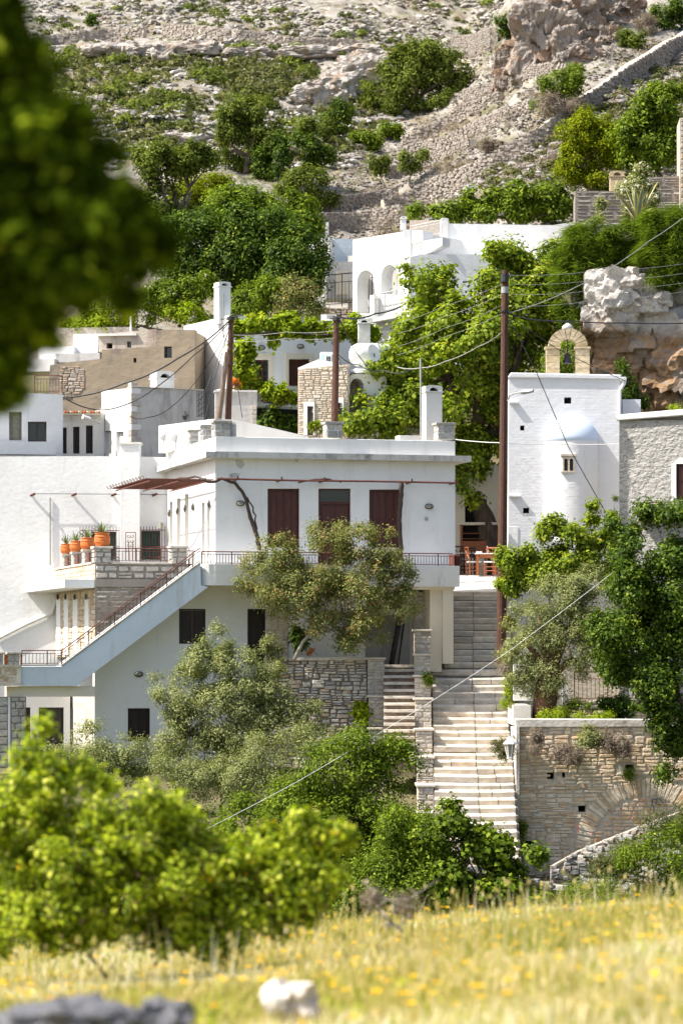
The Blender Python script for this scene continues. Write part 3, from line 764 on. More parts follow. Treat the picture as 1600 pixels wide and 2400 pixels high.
MB().tube([A.w(A.pf(930, 1560, .9)[0], .8, A.pf(930, 1562, .9)[1]), A.w(A.pf(946, 1462, 1.5)[0], 1.5, A.pf(946, 1462, 1.5)[1])], .03, 5).build('leaning_pole', darkwood)
tag(bpy.data.objects['leaning_pole'], 'thin dark pole leaning beside the board under the balcony', 'pole')
# stone pilaster by the lower door, and stone at the recess
u0, z1 = A.pf(624, 1376); u1, z0 = A.pf(676, 1545)
masonry(mh, A, False, -.0, rect(u0, z0, u1, z1), palest, (.28, .36), (.3, .5), .04, jit=0)
LB('pilaster_back', A, u0, u1, -.012, -.002, z0, z1, mortar_l, mh)
u0, z1 = A.pf(972, 1388, -.3); u1, z0 = A.pf(1009, 1580, -.3)
LB('pier_back', A, u0, u1, -.28, -.01, z0, z1, mortar_l, mh); masonry(mh, A, False, -.29, rect(u0, z0, u1, z1), pillst, (.15, .25), (.2, .42), .03)

# outer staircase flank
st = T('outer_staircase', 'pale blue rendered flank of the diagonal outdoor staircase up to the balcony', 'staircase', A.w(-4, -1.2, -3))
FW('flank', A, -1.2, [(470, 1320), (146, 1562), (50, 1563), (50, 1607), (180, 1608), (488, 1376), (472, 1372)], 1.15, paleblue, st, bevel=.012)
a0 = A.pf(470, 1319.5, -1.22); a1 = A.pf(146, 1560.5, -1.22); a2 = A.pf(51, 1561, -1.22)
cp = MB()
for (p, q_) in ((a0, a1), (a1, a2)):
    k = len(cp.V)
    for (a, z) in (p, q_):
        for dv in (0, .2):
            for dz in (0, .045): cp.V.append(A.w(a, -1.23 + dv, z + dz))
    cp.F += [[k, k + 1, k + 5, k + 4], [k + 2, k + 6, k + 7, k + 3], [k + 1, k + 3, k + 7, k + 5], [k, k + 4, k + 6, k + 2], [k, k + 2, k + 3, k + 1], [k + 4, k + 5, k + 7, k + 6]]
cp.build('coping', marble, st)
for i in range(16):   # treads behind the flank
    f = i / 15.; LB('step', A, a1[0] + (a0[0] - a1[0]) * f - .14, a1[0] + (a0[0] - a1[0]) * f + .14, -1.0, -.06, a1[1] + (a0[1] - a1[1]) * f - .35, a1[1] + (a0[1] - a1[1]) * f - .1, marble, st)
FW('soffit_beam', A, -1.0, [(22, 1633), (222, 1633), (222, 1609), (22, 1609)], .9, cream, st)
mpA = lambda a, z: A.w(a, -1.16, z)
rl = railing('stair_railing', 'rusty brown iron railing running down the diagonal outdoor staircase', mpA, [(a2[0] + .02, a2[1] + .045), (a1[0], a1[1] + .045), (a0[0], a0[1] + .045)], .42, A.a, rust, post=.80, bsp=.115, r=.013)
ub1 = A.pf(1060, 1322, -1.16)[0]
railing('balcony_railing', 'long low rusty iron railing along the white house balcony', mpA, [(ul + .02, zbal1), (ub1, zbal1)], .38, A.a, rust, post=.95, bsp=.095, r=.013)
ub0 = A.pf(1062, 1305, -1.16)[0]
mb = MB()
for i in range(5): mb.box(A, ub0 + .02 + i * .045, ub0 + .035 + i * .045, -1.16, -.6, zbal1, zbal1 + .36)
tag(mb.build('end_panel', rust), 'short rusty iron panel closing the right end of the balcony', 'railing panel')

# rusty pipe under the eave with the old vine
zp = A.vz(3, -.5, 1126)
pg = T('vine_pipe', 'rusty horizontal pipe on brackets under the eave carrying the bare vine', 'pipe', A.w(0, -.5, zp))
MB().tube([A.w(-.05, -.5, zp + .01), A.w(2.4, -.5, zp - .01), A.w(5, -.5, zp), A.w(uR - .05, -.5, zp - .01)], .032, 7).build('pipe', rust, pg)
for x in (554, 657, 757, 962, 1064):
    u = A.pf(x, 1126, -.5)[0]; m_ = MB(); m_.box(A, u - .02, u + .02, -.5, 0, zp - .045, zp - .01); m_.box(A, u + .02, u + .06, -.53, -.47, zp, zp + .1); m_.build('bracket', rust, pg)
rs = random.Random(5)
def wob(pts, n, w):
    out = []
    for i in range(len(pts) - 1):
        for k in range(n): 
            f = k / n; p = Vector(pts[i]).lerp(Vector(pts[i + 1]), f) + Vector((rs.uniform(-w, w), rs.uniform(-w, w), rs.uniform(-w, w))); out.append(p)
    return out + [Vector(pts[-1])]
gv = T('bare_grapevine', 'bare twisted brown grapevine stem climbing the front wall to the rusty pipe', 'vine', A.w(1.1, -.4, zbal1))
def ap(x, y, v=-.45): return A.w(A.pf(x, y, v)[0], v, A.pf(x, y, v)[1])
MB().tube(wob([ap(607, 1290), ap(604, 1262), ap(592, 1225), ap(580, 1190), ap(572, 1160), ap(552, 1132), ap(520, 1122), ap(495, 1130), ap(470, 1124, -.4)], 3, .02), [.07] * 8 + [.055] * 9 + [.045] * 8, 7).build('stem', vinew, gv, True)
MB().tube(wob([ap(601, 1240), ap(598, 1210), ap(588, 1180), ap(578, 1165)], 3, .025), .025, 5).build('stem', vinew, gv, True)
MB().tube(wob([ap(700, 1131), ap(740, 1122), ap(770, 1123), ap(800, 1130)], 3, .025), .03, 5).build('stem', vinew, gv, True)
g2 = T('bare_grapevine', 'thick bare vine trunk standing straight up the right of the right shutter', 'vine', A.w(6, -.3, zbal1))
MB().tube(wob([ap(938, 1322, -.3), ap(938, 1270, -.3), ap(935, 1220, -.3), ap(939, 1170, -.3), ap(940, 1132, -.4)], 4, .02), .075, 8).build('stem', vinew, g2, True)
# trellis above the side terrace
zt = A.vz(0, 0, 1124); ut = A.pf(342, 1125, 0)[0]
tr = T('trellis', 'flat rusty iron trellis seen from below on the sunlit side of the white house', 'trellis', A.w(ut / 2, 3, zt))
for i in range(17):
    v = .1 + i * .35; MB().tube([A.w(ut, v, zt), A.w(-.03, v, zt)], .02, 5).build('bar', rust, tr)
for i in range(3):
    MB().tube([A.w(ut + .15 + i * .9, .05, zt - .06), A.w(ut + .15 + i * .9, 5.9, zt - .06)], .025, 5).build('rail', rust, tr)
MB().tube(wob([ap(480, 1125, -.3), A.w(-.6, .3, zt + .08), A.w(-1.2, 2, zt + .09), A.w(-1.6, 4, zt + .06), A.w(-1.7, 5.5, zt + .08)], 4, .04), .035, 5).build('stem', vinew, gv, True)
for i in range(12):
    c = A.w(ut - .1, .1 + i * .5, zt + .05); pts = [c + Vector((-.1 * math.cos(t) * t / 6, 0, .1 * math.sin(t) * t / 6)) for t in np.linspace(1, 6.5, 9)]
    MB().tube(pts, .01, 4).build('curl', rust, tr)

for pts in ([(551, 1076), (570, 1078), (573, 1090), (566, 1099), (558, 1096), (553, 1088)], [(537, 1113), (549, 1108), (563, 1110), (558, 1119), (541, 1120)], [(690, 1074), (702, 1075), (698, 1083), (691, 1081)]):
    FW('plaster_patch', A, -.006, pts, .004, greywash, mh)
# parapet pillars of dressed stone on the roof edge
vv = [(386, 409, 1026, 1062), (413, 437, 1015, 1052), (442, 467, 1006, 1044), (471, 497, 995, 1035)]
ords = ['leftmost and farthest', 'second from the left', 'third from the left', 'fourth from the left']
for k, (x0, x1, y0, y1) in enumerate(vv):
    v = A.ps(x0 + 2, y0, .02)[0]; pier('roof_pillar', 'grey block pillar on the sloping-away roof edge, %s of the side row' % ords[k], A, v, x0 + 2, y0, x1, y1, .3, greyst, ch=(.16, .2), ln=(.22, .42), group='stone pillars on the roof edge', core=white2, capm=greyst)
pier('roof_pillar', 'rounded stone block pillar on the front corner of the roof parapet', A, .02, 503, 985, 541, 1024, .45, greyst, ch=(.2, .25), ln=(.25, .45), group='stone pillars on the roof edge', core=white2, capm=greyst)
mb = MB(); cc = A.w(A.pf(541, 1000, .3)[0], .3, A.pf(541, 1023, .3)[1]); mb.lathe(cc, [(.17, 0), (.17, .38), (.12, .44)], 14); tag(mb.build('rounded_stone', greyst), 'round ended grey stone behind the front corner roof pillar', 'stone')
pier('roof_pillar', 'single grey block pillar midway along the front roof parapet', A, .02, 764, 988, 804, 1026, .45, greyst, ch=(.2, .25), ln=(.25, .45), group='stone pillars on the roof edge', core=white2, capm=greyst)
pier('roof_pillar', 'grey block pillar beside the white chimney at the right end of the parapet', A, .02, 1024, 990, 1066, 1030, .45, greyst, ch=(.2, .25), ln=(.25, .45), group='stone pillars on the roof edge', core=white2, capm=greyst)
chimney('chimney', 'tall square white chimney at the right end of the white house roof', A, .8, 997, 1036, 902, 1040, .52, white2)
MB().tube([A.w(A.pf(986, 1024, .7)[0], .7, A.pf(986, 1034, .7)[1]), A.w(A.pf(985, 840, .7)[0], .7, A.pf(985, 840, .7)[1])], .035, 6).build('roof_mast', galv)
tag(bpy.data.objects['roof_mast'], 'thin grey metal mast standing left of the white chimney on the roof', 'mast')
FB('roof_block', A, .6, 936, 1020, 988, 1036, .5, white2); tag(bpy.data.objects['roof_block'], 'low white block at the foot of the roof mast', 'roof block')
# white stair housing behind the parapet
rh = T('roof_annex', 'bright white low roof annex sloping down behind the front parapet', 'roof annex', A.w(1.5, 4, zpar))
AN = Fr(505, 96.5, 30)
SW('annex_side', AN, 0, [(505, 1040), (372, 1062), (372, 998), (505, 981)], .3, white, rh)
FW('annex_front', AN, 0, [(505, 1040), (725, 1040), (722, 1023), (560, 985), (505, 981)], .3, white, rh)
for k, x in enumerate((394, 422)):
    p = AN.ps(x, 1020, -.15); c = AN.w(-.3, p[0], p[1]); ds = T('satellite_dish', 'white satellite dish against the annex wall, %s one' % ('left' if k == 0 else 'right, larger'), 'satellite dish', c)
    r = .2 + .06 * k; n = 18; V = [c + Vector((0, -.12, 0))]; Fc = []
    for i in range(n):
        t = i / n * 6.283; V.append(c + Vector((r * .8 * math.cos(t), -.02 + .03 * math.cos(t), r * math.sin(t))))
    Fc = [[0, 1 + i, 1 + (i + 1) % n] for i in range(n)]
    mk('dish', V, Fc, rubw, ds, True); MB().tube([c + Vector((0, 0, -r)), c + Vector((.05, -.3, -.05))], .015, 4).build('arm', galv, ds)
    MB().tube([c + Vector((0, .1, -.5)), c + Vector((0, 0, 0))], .02, 5).build('mount', galv, ds)

# ================================================================ LEFT TERRACE
vt = 1.0; utt = A.pf(224, 1300, vt)[0]
lt = T('stone_terrace', 'grey and white stone faced terrace wall behind the outdoor staircase', 'terrace wall', A.w(utt + 1, vt, 0))
uT1 = A.pf(440, 1340, vt)[0]
FW('wall_core', A, vt + .02, [(224, 1500), (490, 1500), (490, 1322), (224, 1318)], .5, mortar, lt)
a, b_ = A.pf(262, 1318, vt), A.pf(404, 1318, vt); LB('cap', A, a[0], b_[0], vt - .05, vt + .5, a[1] - .05, a[1], marble, lt, bevel=.01)
P = [A.pf(x, y, vt) for x, y in ((224, 1356), (440, 1356), (440, 1319), (262, 1319), (224, 1319))]
masonry(lt, A, False, vt + .02, P, pillst, (.13, .22), (.28, .62), .04, jit=.2, gap=.05)
LB('ledge', A, utt, A.pf(470, 1360, vt)[0], vt - .04, vt + .02, A.pf(224, 1375, vt)[1], A.pf(224, 1357, vt)[1], plaster('brown_ledge', (.30, .26, .22), (.2, .17, .14), 1.2, .5, .04), lt)
P = [A.pf(x, y, vt) for x, y in ((224, 1500), (226, 1377), (440, 1377), (440, 1376), (400, 1400), (300, 1476))]
masonry(lt, A, False, vt + .02, P, pillst, (.13, .2), (.3, .9), .035, gap=.09, jit=.9)
# cladded side
SW('side_core', A, utt + .02, [(224, 1540), (126, 1540), (126, 1332), (224, 1316)], .3, mortar_l, lt)
P = [A.ps(x, y, utt) for x, y in ((223, 1358), (127, 1370), (127, 1338), (223, 1321))]
masonry(lt, A, True, utt + .02, P, clad, (.10, .2), (.08, .22), .035, gap=.01, name='cladding_stone', maxp=150)
strips = [(134, 144), (152, 162), (173, 184), (201, 210)]
P = [A.ps(x, y, utt) for x, y in ((223, 1535), (127, 1535), (127, 1392), (223, 1385))]
def sk(a_, z_):
    for x0, x1 in strips:
        if A.ps(x1, 1450, utt)[0] < a_ < A.ps(x0, 1450, utt)[0] and z_ < A.ps(x0, 1404, utt)[1]: return True
    return False
masonry(lt, A, True, utt + .02, P, clad, (.12, .26), (.12, .35), .035, gap=.01, name='cladding_stone', skip=sk, maxp=200)
for x0, x1 in strips:
    p0, p1 = A.ps(x1, 1404, utt), A.ps(x0, 1535, utt); LB('white_strip', A, utt - .03, utt + .02, p0[0], p1[0], p1[1], p0[1], white, lt); lamp(A, utt, (x0 + x1) / 2, 1399, lt, True, .05)
p = A.ps(127, 1336, utt); LB('side_cap', A, utt - .05, utt + .3, vt + .5, p[0], A.vz(utt, vt, 1320), A.vz(utt, vt, 1316), marble, lt)
# canopy slab
uc0 = A.pf(152, 1357, vt)[0]; vc1 = A.ps(60, 1375, uc0)[0]
LB('canopy_slab', A, uc0, utt - .02, vt, vc1, A.vz(uc0, vt, 1377), A.vz(uc0, vt, 1357), white2, lt, bevel=.01)
# pillars and pots
pier('terrace_pillar', 'square stone pillar with a flat cap at the left front corner of the terrace', A, vt - .04, 222, 1280, 262, 1320, .5, pillst, ch=(.15, .22), ln=(.25, .5), group='terrace pillars', core=mortar)
pier('terrace_pillar', 'stone pillar with a flat cap at the right end of the terrace, beside the iron gate', A, vt - .04, 402, 1279, 440, 1322, .5, pillst, ch=(.15, .22), ln=(.25, .5), group='terrace pillars', core=mortar)
pil = [(197, 221, 1287, 1321, 'third from the left'), (171, 193, 1293, 1328, 'second from the left'), (148, 169, 1298, 1333, 'leftmost')]
tops = []
for x0, x1, y0, y1, w in pil:
    v = A.ps(x0, y0, utt)[0]; pier('terrace_pillar', 'small cut stone pillar under a terracotta pot, %s of the receding row' % w, A, v, x0, y0, x1, y1, .3, pillst, ch=(.14, .2), ln=(.2, .4), group='terrace pillars', core=white2)
    tops.append((A.w(utt + .14, v + .15, A.pf(x0, y0, v)[1])))
    u_ = utt + .1; LB('terracotta_screen', A, u_, u_ + .04, v - .35, v - .04, A.vz(u_, v, y1), A.vz(u_, v, y0) - .12, rust, lt)
tops.insert(0, A.w(utt + .25, vt + .2, A.pf(222, 1280, vt)[1]))
wds = ['largest and nearest, on the corner pillar', 'second from the right', 'third from the right', 'leftmost and farthest']
for k, c in enumerate(tops):
    s = [.25, .22, .21, .20][k]
    t = T('potted_aloe', 'round terracotta pot with a spiky aloe, %s' % wds[k], 'potted plant', c, 'terracotta pots with aloes on the terrace')
    prof = [(.62, 0), (.85, .12), (1.0, .55), (1.02, .95), (.92, 1.35), (.80, 1.5), (.95, 1.58), (.97, 1.68), (.80, 1.68), (.78, 1.5)]
    MB().lathe(c, [(r_ * s, z * s) for r_, z in prof], 22).build('pot', terra, t, True)
    for z in (.55, 1.2):
        MB().lathe(c, [(1.0 * s, (z - .04) * s), (1.06 * s, z * s), (1.0 * s, (z + .04) * s)], 22).build('band', terra, t, True)
    rs2 = np.random.RandomState(k + 3); n = 26
    for i in range(n):
        az = rs2.rand() * 6.283; el = rs2.uniform(.5, 1.35); L_ = s * rs2.uniform(1.3, 2.3); dr_ = Vector((math.cos(az) * math.cos(el), math.sin(az) * math.cos(el), math.sin(el)))
        b0 = c + Vector((0, 0, 1.5 * s)); sd = Vector((-math.sin(az), math.cos(az), 0)) * s * .11; m1 = b0 + dr_ * L_ * .5 + Vector((0, 0, .04)); 
        mk('aloe_leaf', [b0 - sd, b0 + sd, m1 + sd * .8, m1 - sd * .8, b0 + dr_ * L_ + Vector((0, 0, -.01)), m1 + Vector((0, 0, -.02))], [[0, 1, 2, 3], [3, 2, 4], [0, 5, 1], [5, 4, 2], [5, 3, 4]], LF['agave'], t)
mpt = lambda a, z: A.w(a, vt + .1, z)
e0, e1 = A.pf(263, 1317, vt + .1), A.pf(401, 1317, vt + .1)
railing('terrace_railing', 'low rusty railing between the two stone pillars of the terrace', mpt, [(e0[0], e0[1]), (e1[0], e1[1])], .42, A.a, rust, post=.8, bsp=.11, r=.012)
gt = T('iron_gate', 'narrow rusty iron gate panel beside the right terrace pillar at the stair head', 'gate', A.pf and A.w(A.pf(445, 1320, .2)[0], .2, A.pf(445, 1330, .2)[1]))
g0, g1 = A.pf(441, 1292, .2), A.pf(456, 1335, .2)
for i in range(5): LB('bar', A, g0[0] + i * .045, g0[0] + i * .045 + .02, .2, .22, g1[1], g0[1], rust, gt)
LB('frame', A, g0[0] - .02, g0[0] + .24, .195, .225, g0[1], g0[1] + .03, rust, gt)

# left end: small wall with stone facing at the foot of the staircase
lw = T('garden_wall', 'short stone faced wall with white coping at the foot of the outdoor staircase', 'wall', A.w(A.pf(20, 1600, -1.3)[0], -1.3, -1.2))
FW('core', A, -1.28, [(-30, 1606), (50, 1606), (50, 1562), (-30, 1562)], .8, cream, lw)
P = [A.pf(x, y, -1.3) for x, y in ((-30, 1598), (40, 1598), (40, 1566), (-30, 1566))]
masonry(lw, A, False, -1.28, P, clad, (.08, .2), (.06, .16), .03, gap=.01, name='cladding_stone')
FB('coping', A, -1.34, -30, 1558, 52, 1563, .9, marble, lw); FB('base_slab', A, -1.34, -30, 1600, 51, 1607, .9, marble, lw)
pier('terrace_pillar', 'stone pillar with marble cap at the foot of the outdoor staircase', A, -1.3, 20, 1528, 48, 1562, .35, pillst, ch=(.12, .18), ln=(.15, .35), group='terrace pillars', core=mortar_l)
pier('terrace_pillar', 'stone pillar cut by the left edge of the photo, level with the staircase foot', A, -1.3, -30, 1528, 10, 1562, .35, pillst, ch=(.12, .18), ln=(.15, .35), group='terrace pillars', core=mortar_l)
FB('pierced_screen', A, -1.2, 11, 1534, 20, 1560, .05, terra, lw); FB('pierced_screen', A, -1.2, 49, 1534, 52, 1560, .05, terra, lw)
pc = T('block_column', 'column of large grey stone blocks holding up the slab at lower left', 'column', A.w(A.pf(20, 1700, -1.1)[0], -1.1, -3))
FB('core', A, -1.08, -30, 1634, 62, 1800, .8, mortar, pc)
u0, z1 = A.pf(-30, 1634, -1.1); u1, z0 = A.pf(20, 1800, -1.1); masonry(pc, A, False, -1.08, rect(u0, z0, u1, z1), pillst, (.2, .24), (.25, .5), .03, name='block', jit=0)
u0, z1 = A.pf(26, 1634, -1.1); u1, z0 = A.pf(62, 1800, -1.1); masonry(pc, A, False, -1.08, rect(u0, z0, u1, z1), pillst, (.2, .24), (.2, .38), .03, name='block', jit=0)
FB('white_edge', A, -1.13, 20, 1634, 25, 1800, .3, white, pc)
# porch below the slab
ph = T('porch', 'shaded white porch with a dark double door under the staircase slab', 'porch', A.w(A.pf(120, 1700, 3)[0], 3, -3))
FW('back_wall', A, 3.95, [(-60, 1810), (165, 1810), (165, 1600), (-60, 1600)], .3, white, ph, [(62, 1658, 72, 1770), (92, 1658, 150, 1790)])
LB('body', A, A.pf(-60, 1700, 4.3)[0], A.pf(165, 1700, 4.3)[0], 4.25, 6, A.vz(0, 4, 1810), A.vz(0, 4, 1600), black, ph)
shutter(ph, A, 4.02, (92, 1658, 150, 1790), darkwood, 2, 'door', 3, 1); shutter(ph, A, 4.02, (62, 1658, 72, 1770), darkwood, 1, 'shutter', 1, 1)
ur = A.pf(222, 1700)[0]
SW('return_wall', A, ur + .0, [(221.5, 1810), (165, 1790), (165, 1625), (221.5, 1634)], .25, white, ph, [(167, 1660, 173, 1740), (190, 1662, 196, 1740), (206, 1634, 210, 1664)])

# ================================================================ LEFT BIG HOUSE
vb = 0
AL = Fr(393, A.w(0, vend, 0).y, -1)
lh = T('white_house', 'plain tall white house filling the left edge, with green shuttered windows', 'house', AL.w(-6, vb + 2, -2))
G1, G2 = (214, 1246, 272, 1312), (331, 1244, 376, 1312)
FW('wall', AL, vb, [(-70, 1700), (400, 1700), (400, 1072), (278, 1069), (-70, 1070)], .35, white, lh, [G1, G2])
zl = AL.vz(-3, 0, 1072)
LB('body', AL, AL.pf(-70, 1200, vb)[0], AL.pf(400, 1200, vb)[0], vb + .35, vb + 6, AL.vz(0, vb, 1700), zl - .3, black, lh)
FB('pilaster', AL, vb - .35, 282, 1040, 328, 1330, .6, white, lh, bevel=.015); FB('pilaster_cap', AL, vb - .4, 279, 1036, 331, 1041, .7, white2, lh)
for gq in (G1, G2): shutter(lh, AL, vb + .15, gq, greenp, 2, 'shutter', 2, 1)
for k, (x0, x1, y0) in enumerate(((188, 280, 1235), (330, 387, 1234))):
    gr = T('window_grille', 'rusty iron window grille of vertical bars, %s' % ('left one behind the pots' if k == 0 else 'right one next to the pillar'), 'window grille', AL.w(AL.pf(x0, 1300, vb - .2)[0], vb - .2, AL.pf(x0, 1313, vb - .2)[1]), 'window grilles')
    u0, z1 = AL.pf(x0, y0, vb - .2); u1, z0 = AL.pf(x1, 1313, vb - .2)
    for z in (z0 + .1, z0 + .45, z1 - .12): MB().tube([AL.w(u0, vb - .2, z), AL.w(u1, vb - .2, z)], .014, 5).build('rail', rust, gr)
    nb = int((u1 - u0) / .095)
    for i in range(nb + 1): bar(gr, AL.w(u0 + (u1 - u0) * i / nb, vb - .2, z0), AL.a, .018, z1 - z0, rust)
og = T('ornamental_gate', 'small ornamental wrought iron panel with scrolls against the white pilaster', 'iron panel', AL.w(AL.pf(306, 1312, vb - .5)[0], vb - .5, AL.pf(306, 1312, vb - .5)[1]))
u0, z1 = AL.pf(295, 1248, vb - .5); u1, z0 = AL.pf(318, 1313, vb - .5); mb = MB()
for a, b2 in (((u0, z0), (u0, z1)), ((u1, z0), (u1, z1)), ((u0, z1), (u1, z1)), ((u0, z0 + .4), (u1, z0 + .4)), ((u0 + .1, z0), (u0 + .1, z1 - .3)), ((u1 - .1, z0), (u1 - .1, z1 - .3))): mb.tube([AL.w(a[0], vb - .5, a[1]), AL.w(b2[0], vb - .5, b2[1])], .012, 4)
mb.build('frame', rust, og); mb = MB()
for cx_, sg in (((u0 + u1) / 2 - .07, 1), ((u0 + u1) / 2 + .07, -1)):
    for zc in (z1 - .12, z1 - .28, z0 + .5): mb.tube([AL.w(cx_ + sg * .06 * math.cos(t) * t / 5, vb - .5, zc + .06 * math.sin(t) * t / 5) for t in np.linspace(.8, 6.5, 10)], .009, 4)
mb.build('scrolls', rust, og)
MB().tube([AL.w(AL.pf(377, 1232, vb - .3)[0], vb - .3, AL.pf(377, 1232, vb - .3)[1] - .1), AL.w(AL.pf(378, 1232, vb - .3)[0], vb - .3, AL.pf(377, 1232, vb - .3)[1] + .1)], [.13, .09], 8).build('globe_lamp', lampg, lh)
for x in (82, 179, 272, 368):
    p = AL.pf(x, 1158, vb - .2); MB().tube([AL.w(p[0] - .15, vb - .02, p[1] - .04), AL.w(p[0], vb - .25, p[1])], .045, 5).build('bracket', rust, lh)
MB().tube([AL.w(AL.pf(82, 1156, vb - .2)[0], vb - .2, AL.pf(82, 1157, vb - .2)[1]), AL.w(AL.pf(392, 1158, vb - .2)[0], vb - .2, AL.pf(392, 1159, vb - .2)[1])], .01, 4).build('wire', cable, lh)
MB().tube([AL.w(AL.pf(118, y, vb - .05)[0], vb - .05, AL.pf(118, y, vb - .05)[1]) for y in (1166, 1240, 1325)], .028, 6).build('conduit', galv, lh)
dp = [(-10, 1500), (60, 1464), (122, 1437), (134, 1402)]
MB().tube([AL.w(AL.pf(x, y, vb - .08)[0], vb - .08, AL.pf(x, y, vb - .08)[1]) for x, y in dp], .06, 8).build('drain_pipe', white2, lh)

# ================================================================ STAIRWAY
ss = T('marble_stairway', 'long worn marble stairway climbing between the white house and the chapel', 'stairway', px3(1100, 1960, 81))
ys = [1386, 1393.6, 1408.2, 1421.7, 1434.8, 1449.1, 1463.6, 1479, 1493.2, 1508, 1523, 1536.9, 1551.7, 1569.6, 1590.6, 1606.6, 1622.7, 1638, 1652.7, 1669.5, 1684.2, 1699.8, 1715, 1731.1, 1747.8, 1767.5, 1783.5, 1800.1, 1818, 1837.7, 1855, 1873, 1891, 1910.5, 1930, 1949.5, 1969, 1989, 2010, 2031, 2052]
XL = [(1380, 1062), (1548, 1062), (1549, 1040), (1566, 1040), (1567, 1012), (1640, 1013), (1880, 1018), (2060, 1022)]
XR = [(1380, 1197), (1540, 1197), (1600, 1183), (1640, 1186), (1700, 1192), (1780, 1201), (1960, 1213), (2060, 1220)]
JX = [(1380, 1109), (1540, 1108), (1600, 1107), (1700, 1114), (1800, 1117), (1900, 1125), (2060, 1130)]
def itp(tb, y): return float(np.interp(y, [a for a, _ in tb], [b for _, b in tb]))
d = 98.2; nose = []
for i, y in enumerate(ys):
    td = .32 if i < 13 else .52
    nose.append((y, d, td)); d -= td
zlow = -7.5
rs = random.Random(3)
stair_d = {}
for i, (y, dd, td) in enumerate(nose):
    z = (HY - y) / F * dd
    yn, dn = (nose[i + 1][0], nose[i + 1][1]) if i + 1 < len(nose) else (y + 19, dd - td)
    xl, xr, xj = itp(XL, y), itp(XR, y), itp(JX, y)
    cuts = [xl, xj + rs.uniform(-2, 2), xr]
    if i > 13 and rs.random() < .75: cuts.insert(rs.choice([1, 2]), None)
    cs = []
    for k, c_ in enumerate(cuts):
        if c_ is None: lo = cuts[k - 1]; hi = cuts[k + 1] if cuts[k + 1] is not None else xr; cs.append(lo + (hi - lo) * rs.uniform(.3, .7))
        else: cs.append(c_)
    slope = .02 if i < 13 else .06
    th = .13
    for xa, xb in zip(cs[:-1], cs[1:]):
        g_ = .012; X0, X1 = (xa - CX) / F * dd + g_, (xb - CX) / F * dd - g_
        jz, jf = rs.uniform(-.012, .012), rs.uniform(-.015, .02); bk = td + .06
        V = []
        n = 4; sag = .018 if i > 12 else .006
        for zz, f_ in ((z + jz - .175, .025), (z + jz - .03, 0), (z + jz, .02), (None, bk)):
            for k in range(n + 1):
                x = X0 + (X1 - X0) * k / n; w_ = -sag * math.sin(math.pi * (x - (xl - CX) / F * dd) / ((xr - xl) / F * dd)) + rs.uniform(-.003, .003)
                if zz is None: V.append((x, dd + jf + bk, z + jz + slope * bk + w_)); 
                else: V.append((x, dd + jf + f_, zz + w_))
        Fc = []
        for r_ in range(3):
            for k in range(n): a = r_ * (n + 1) + k; Fc.append([a, a + 1, a + n + 2, a + n + 1])
        kb = len(V); V += [(X0, dd + jf + bk, z - .175), (X1, dd + jf + bk, z - .175)]
        m1 = n + 1
        Fc += [[0, m1, 2 * m1, 3 * m1, kb], [n, kb + 1, 3 * m1 + n, 2 * m1 + n, m1 + n], [kb] + [3 * m1 + k for k in range(n + 1)] + [kb + 1], [0, kb, kb + 1] + [n - k for k in range(n)]]
        mk('step_slab', V, Fc, marble, ss)
    X0, X1 = (xl - CX) / F * dd - .02, (xr - CX) / F * dd + .05
    V = [(x, yy, zz) for zz in (z - .6, z - .02) for x, yy in ((X0, dd + .045), (X1, dd + .045), (X1, dd + td + .3), (X0, dd + td + .3))]
    mk('riser_bed', V, [[0, 3, 2, 1], [4, 5, 6, 7], [0, 1, 5, 4], [1, 2, 6, 5], [2, 3, 7, 6], [3, 0, 4, 7]], riser_dirt, ss)
# paving at the top
P0 = [px3(1050, 1387, 98.3), px3(1260, 1387, 98.3), px3(1260, 1349, 101.2), px3(1010, 1349, 101.2)]
P1 = [px3(1260, 1347, 106), px3(990, 1347, 106)]
pv = plain('pale_paving', (.62, .60, .56), .85, var=.1, scale=3)
V = P0 + P1; V = [tuple(v) for v in V] + [(v[0], v[1], v[2] - .6) for v in V]
o = mk('pavement', V, [[0, 1, 2, 3], [3, 2, 4, 5], [6, 9, 8, 7], [9, 11, 10, 8], [0, 6, 7, 1], [5, 4, 10, 11], [0, 3, 9, 6], [3, 5, 11, 9], [1, 7, 8, 2], [2, 8, 10, 4]], pv); tag(o, kind='structure')
# little side stairs
s2 = T('side_stairs', 'narrow rough stone side steps between two stepped stone piers', 'stairs', px3(935, 1760, 88))
yl = [1558, 1568, 1583, 1598.5, 1615, 1631, 1647, 1663, 1679, 1694.5, 1710, 1726, 1742, 1759, 1776]
stst = stonemat('weathered_step', [(.50, .46, .40), (.58, .52, .44), (.46, .43, .40)], .5, 4, .03)
for i, y in enumerate(yl):
    dd = 92.6 - i * .38; z = (HY - y) / F * dd
    X0, X1 = (899 - CX) / F * dd, (972 - CX) / F * dd
    mk('step', [(x, yy, zz) for zz in (z - .085, z) for x, yy in ((X0, dd + rs.uniform(-.02, .02)), (X1, dd), (X1, dd + .45), (X0, dd + .45))], [[0, 3, 2, 1], [4, 5, 6, 7], [0, 1, 5, 4], [1, 2, 6, 5], [2, 3, 7, 6], [3, 0, 4, 7]], stst, s2)
    mk('riser', [(x, yy, zz) for zz in (z - .5, z - .08) for x, yy in ((X0, dd + .06), (X1, dd + .06), (X1, dd + .5), (X0, dd + .5))], [[0, 3, 2, 1], [4, 5, 6, 7], [0, 1, 5, 4], [1, 2, 6, 5], [2, 3, 7, 6], [3, 0, 4, 7]], plain('riser_stone', (.20, .15, .11), .95, var=.6, scale=5) if i == 0 else MAT['riser_stone'], s2)
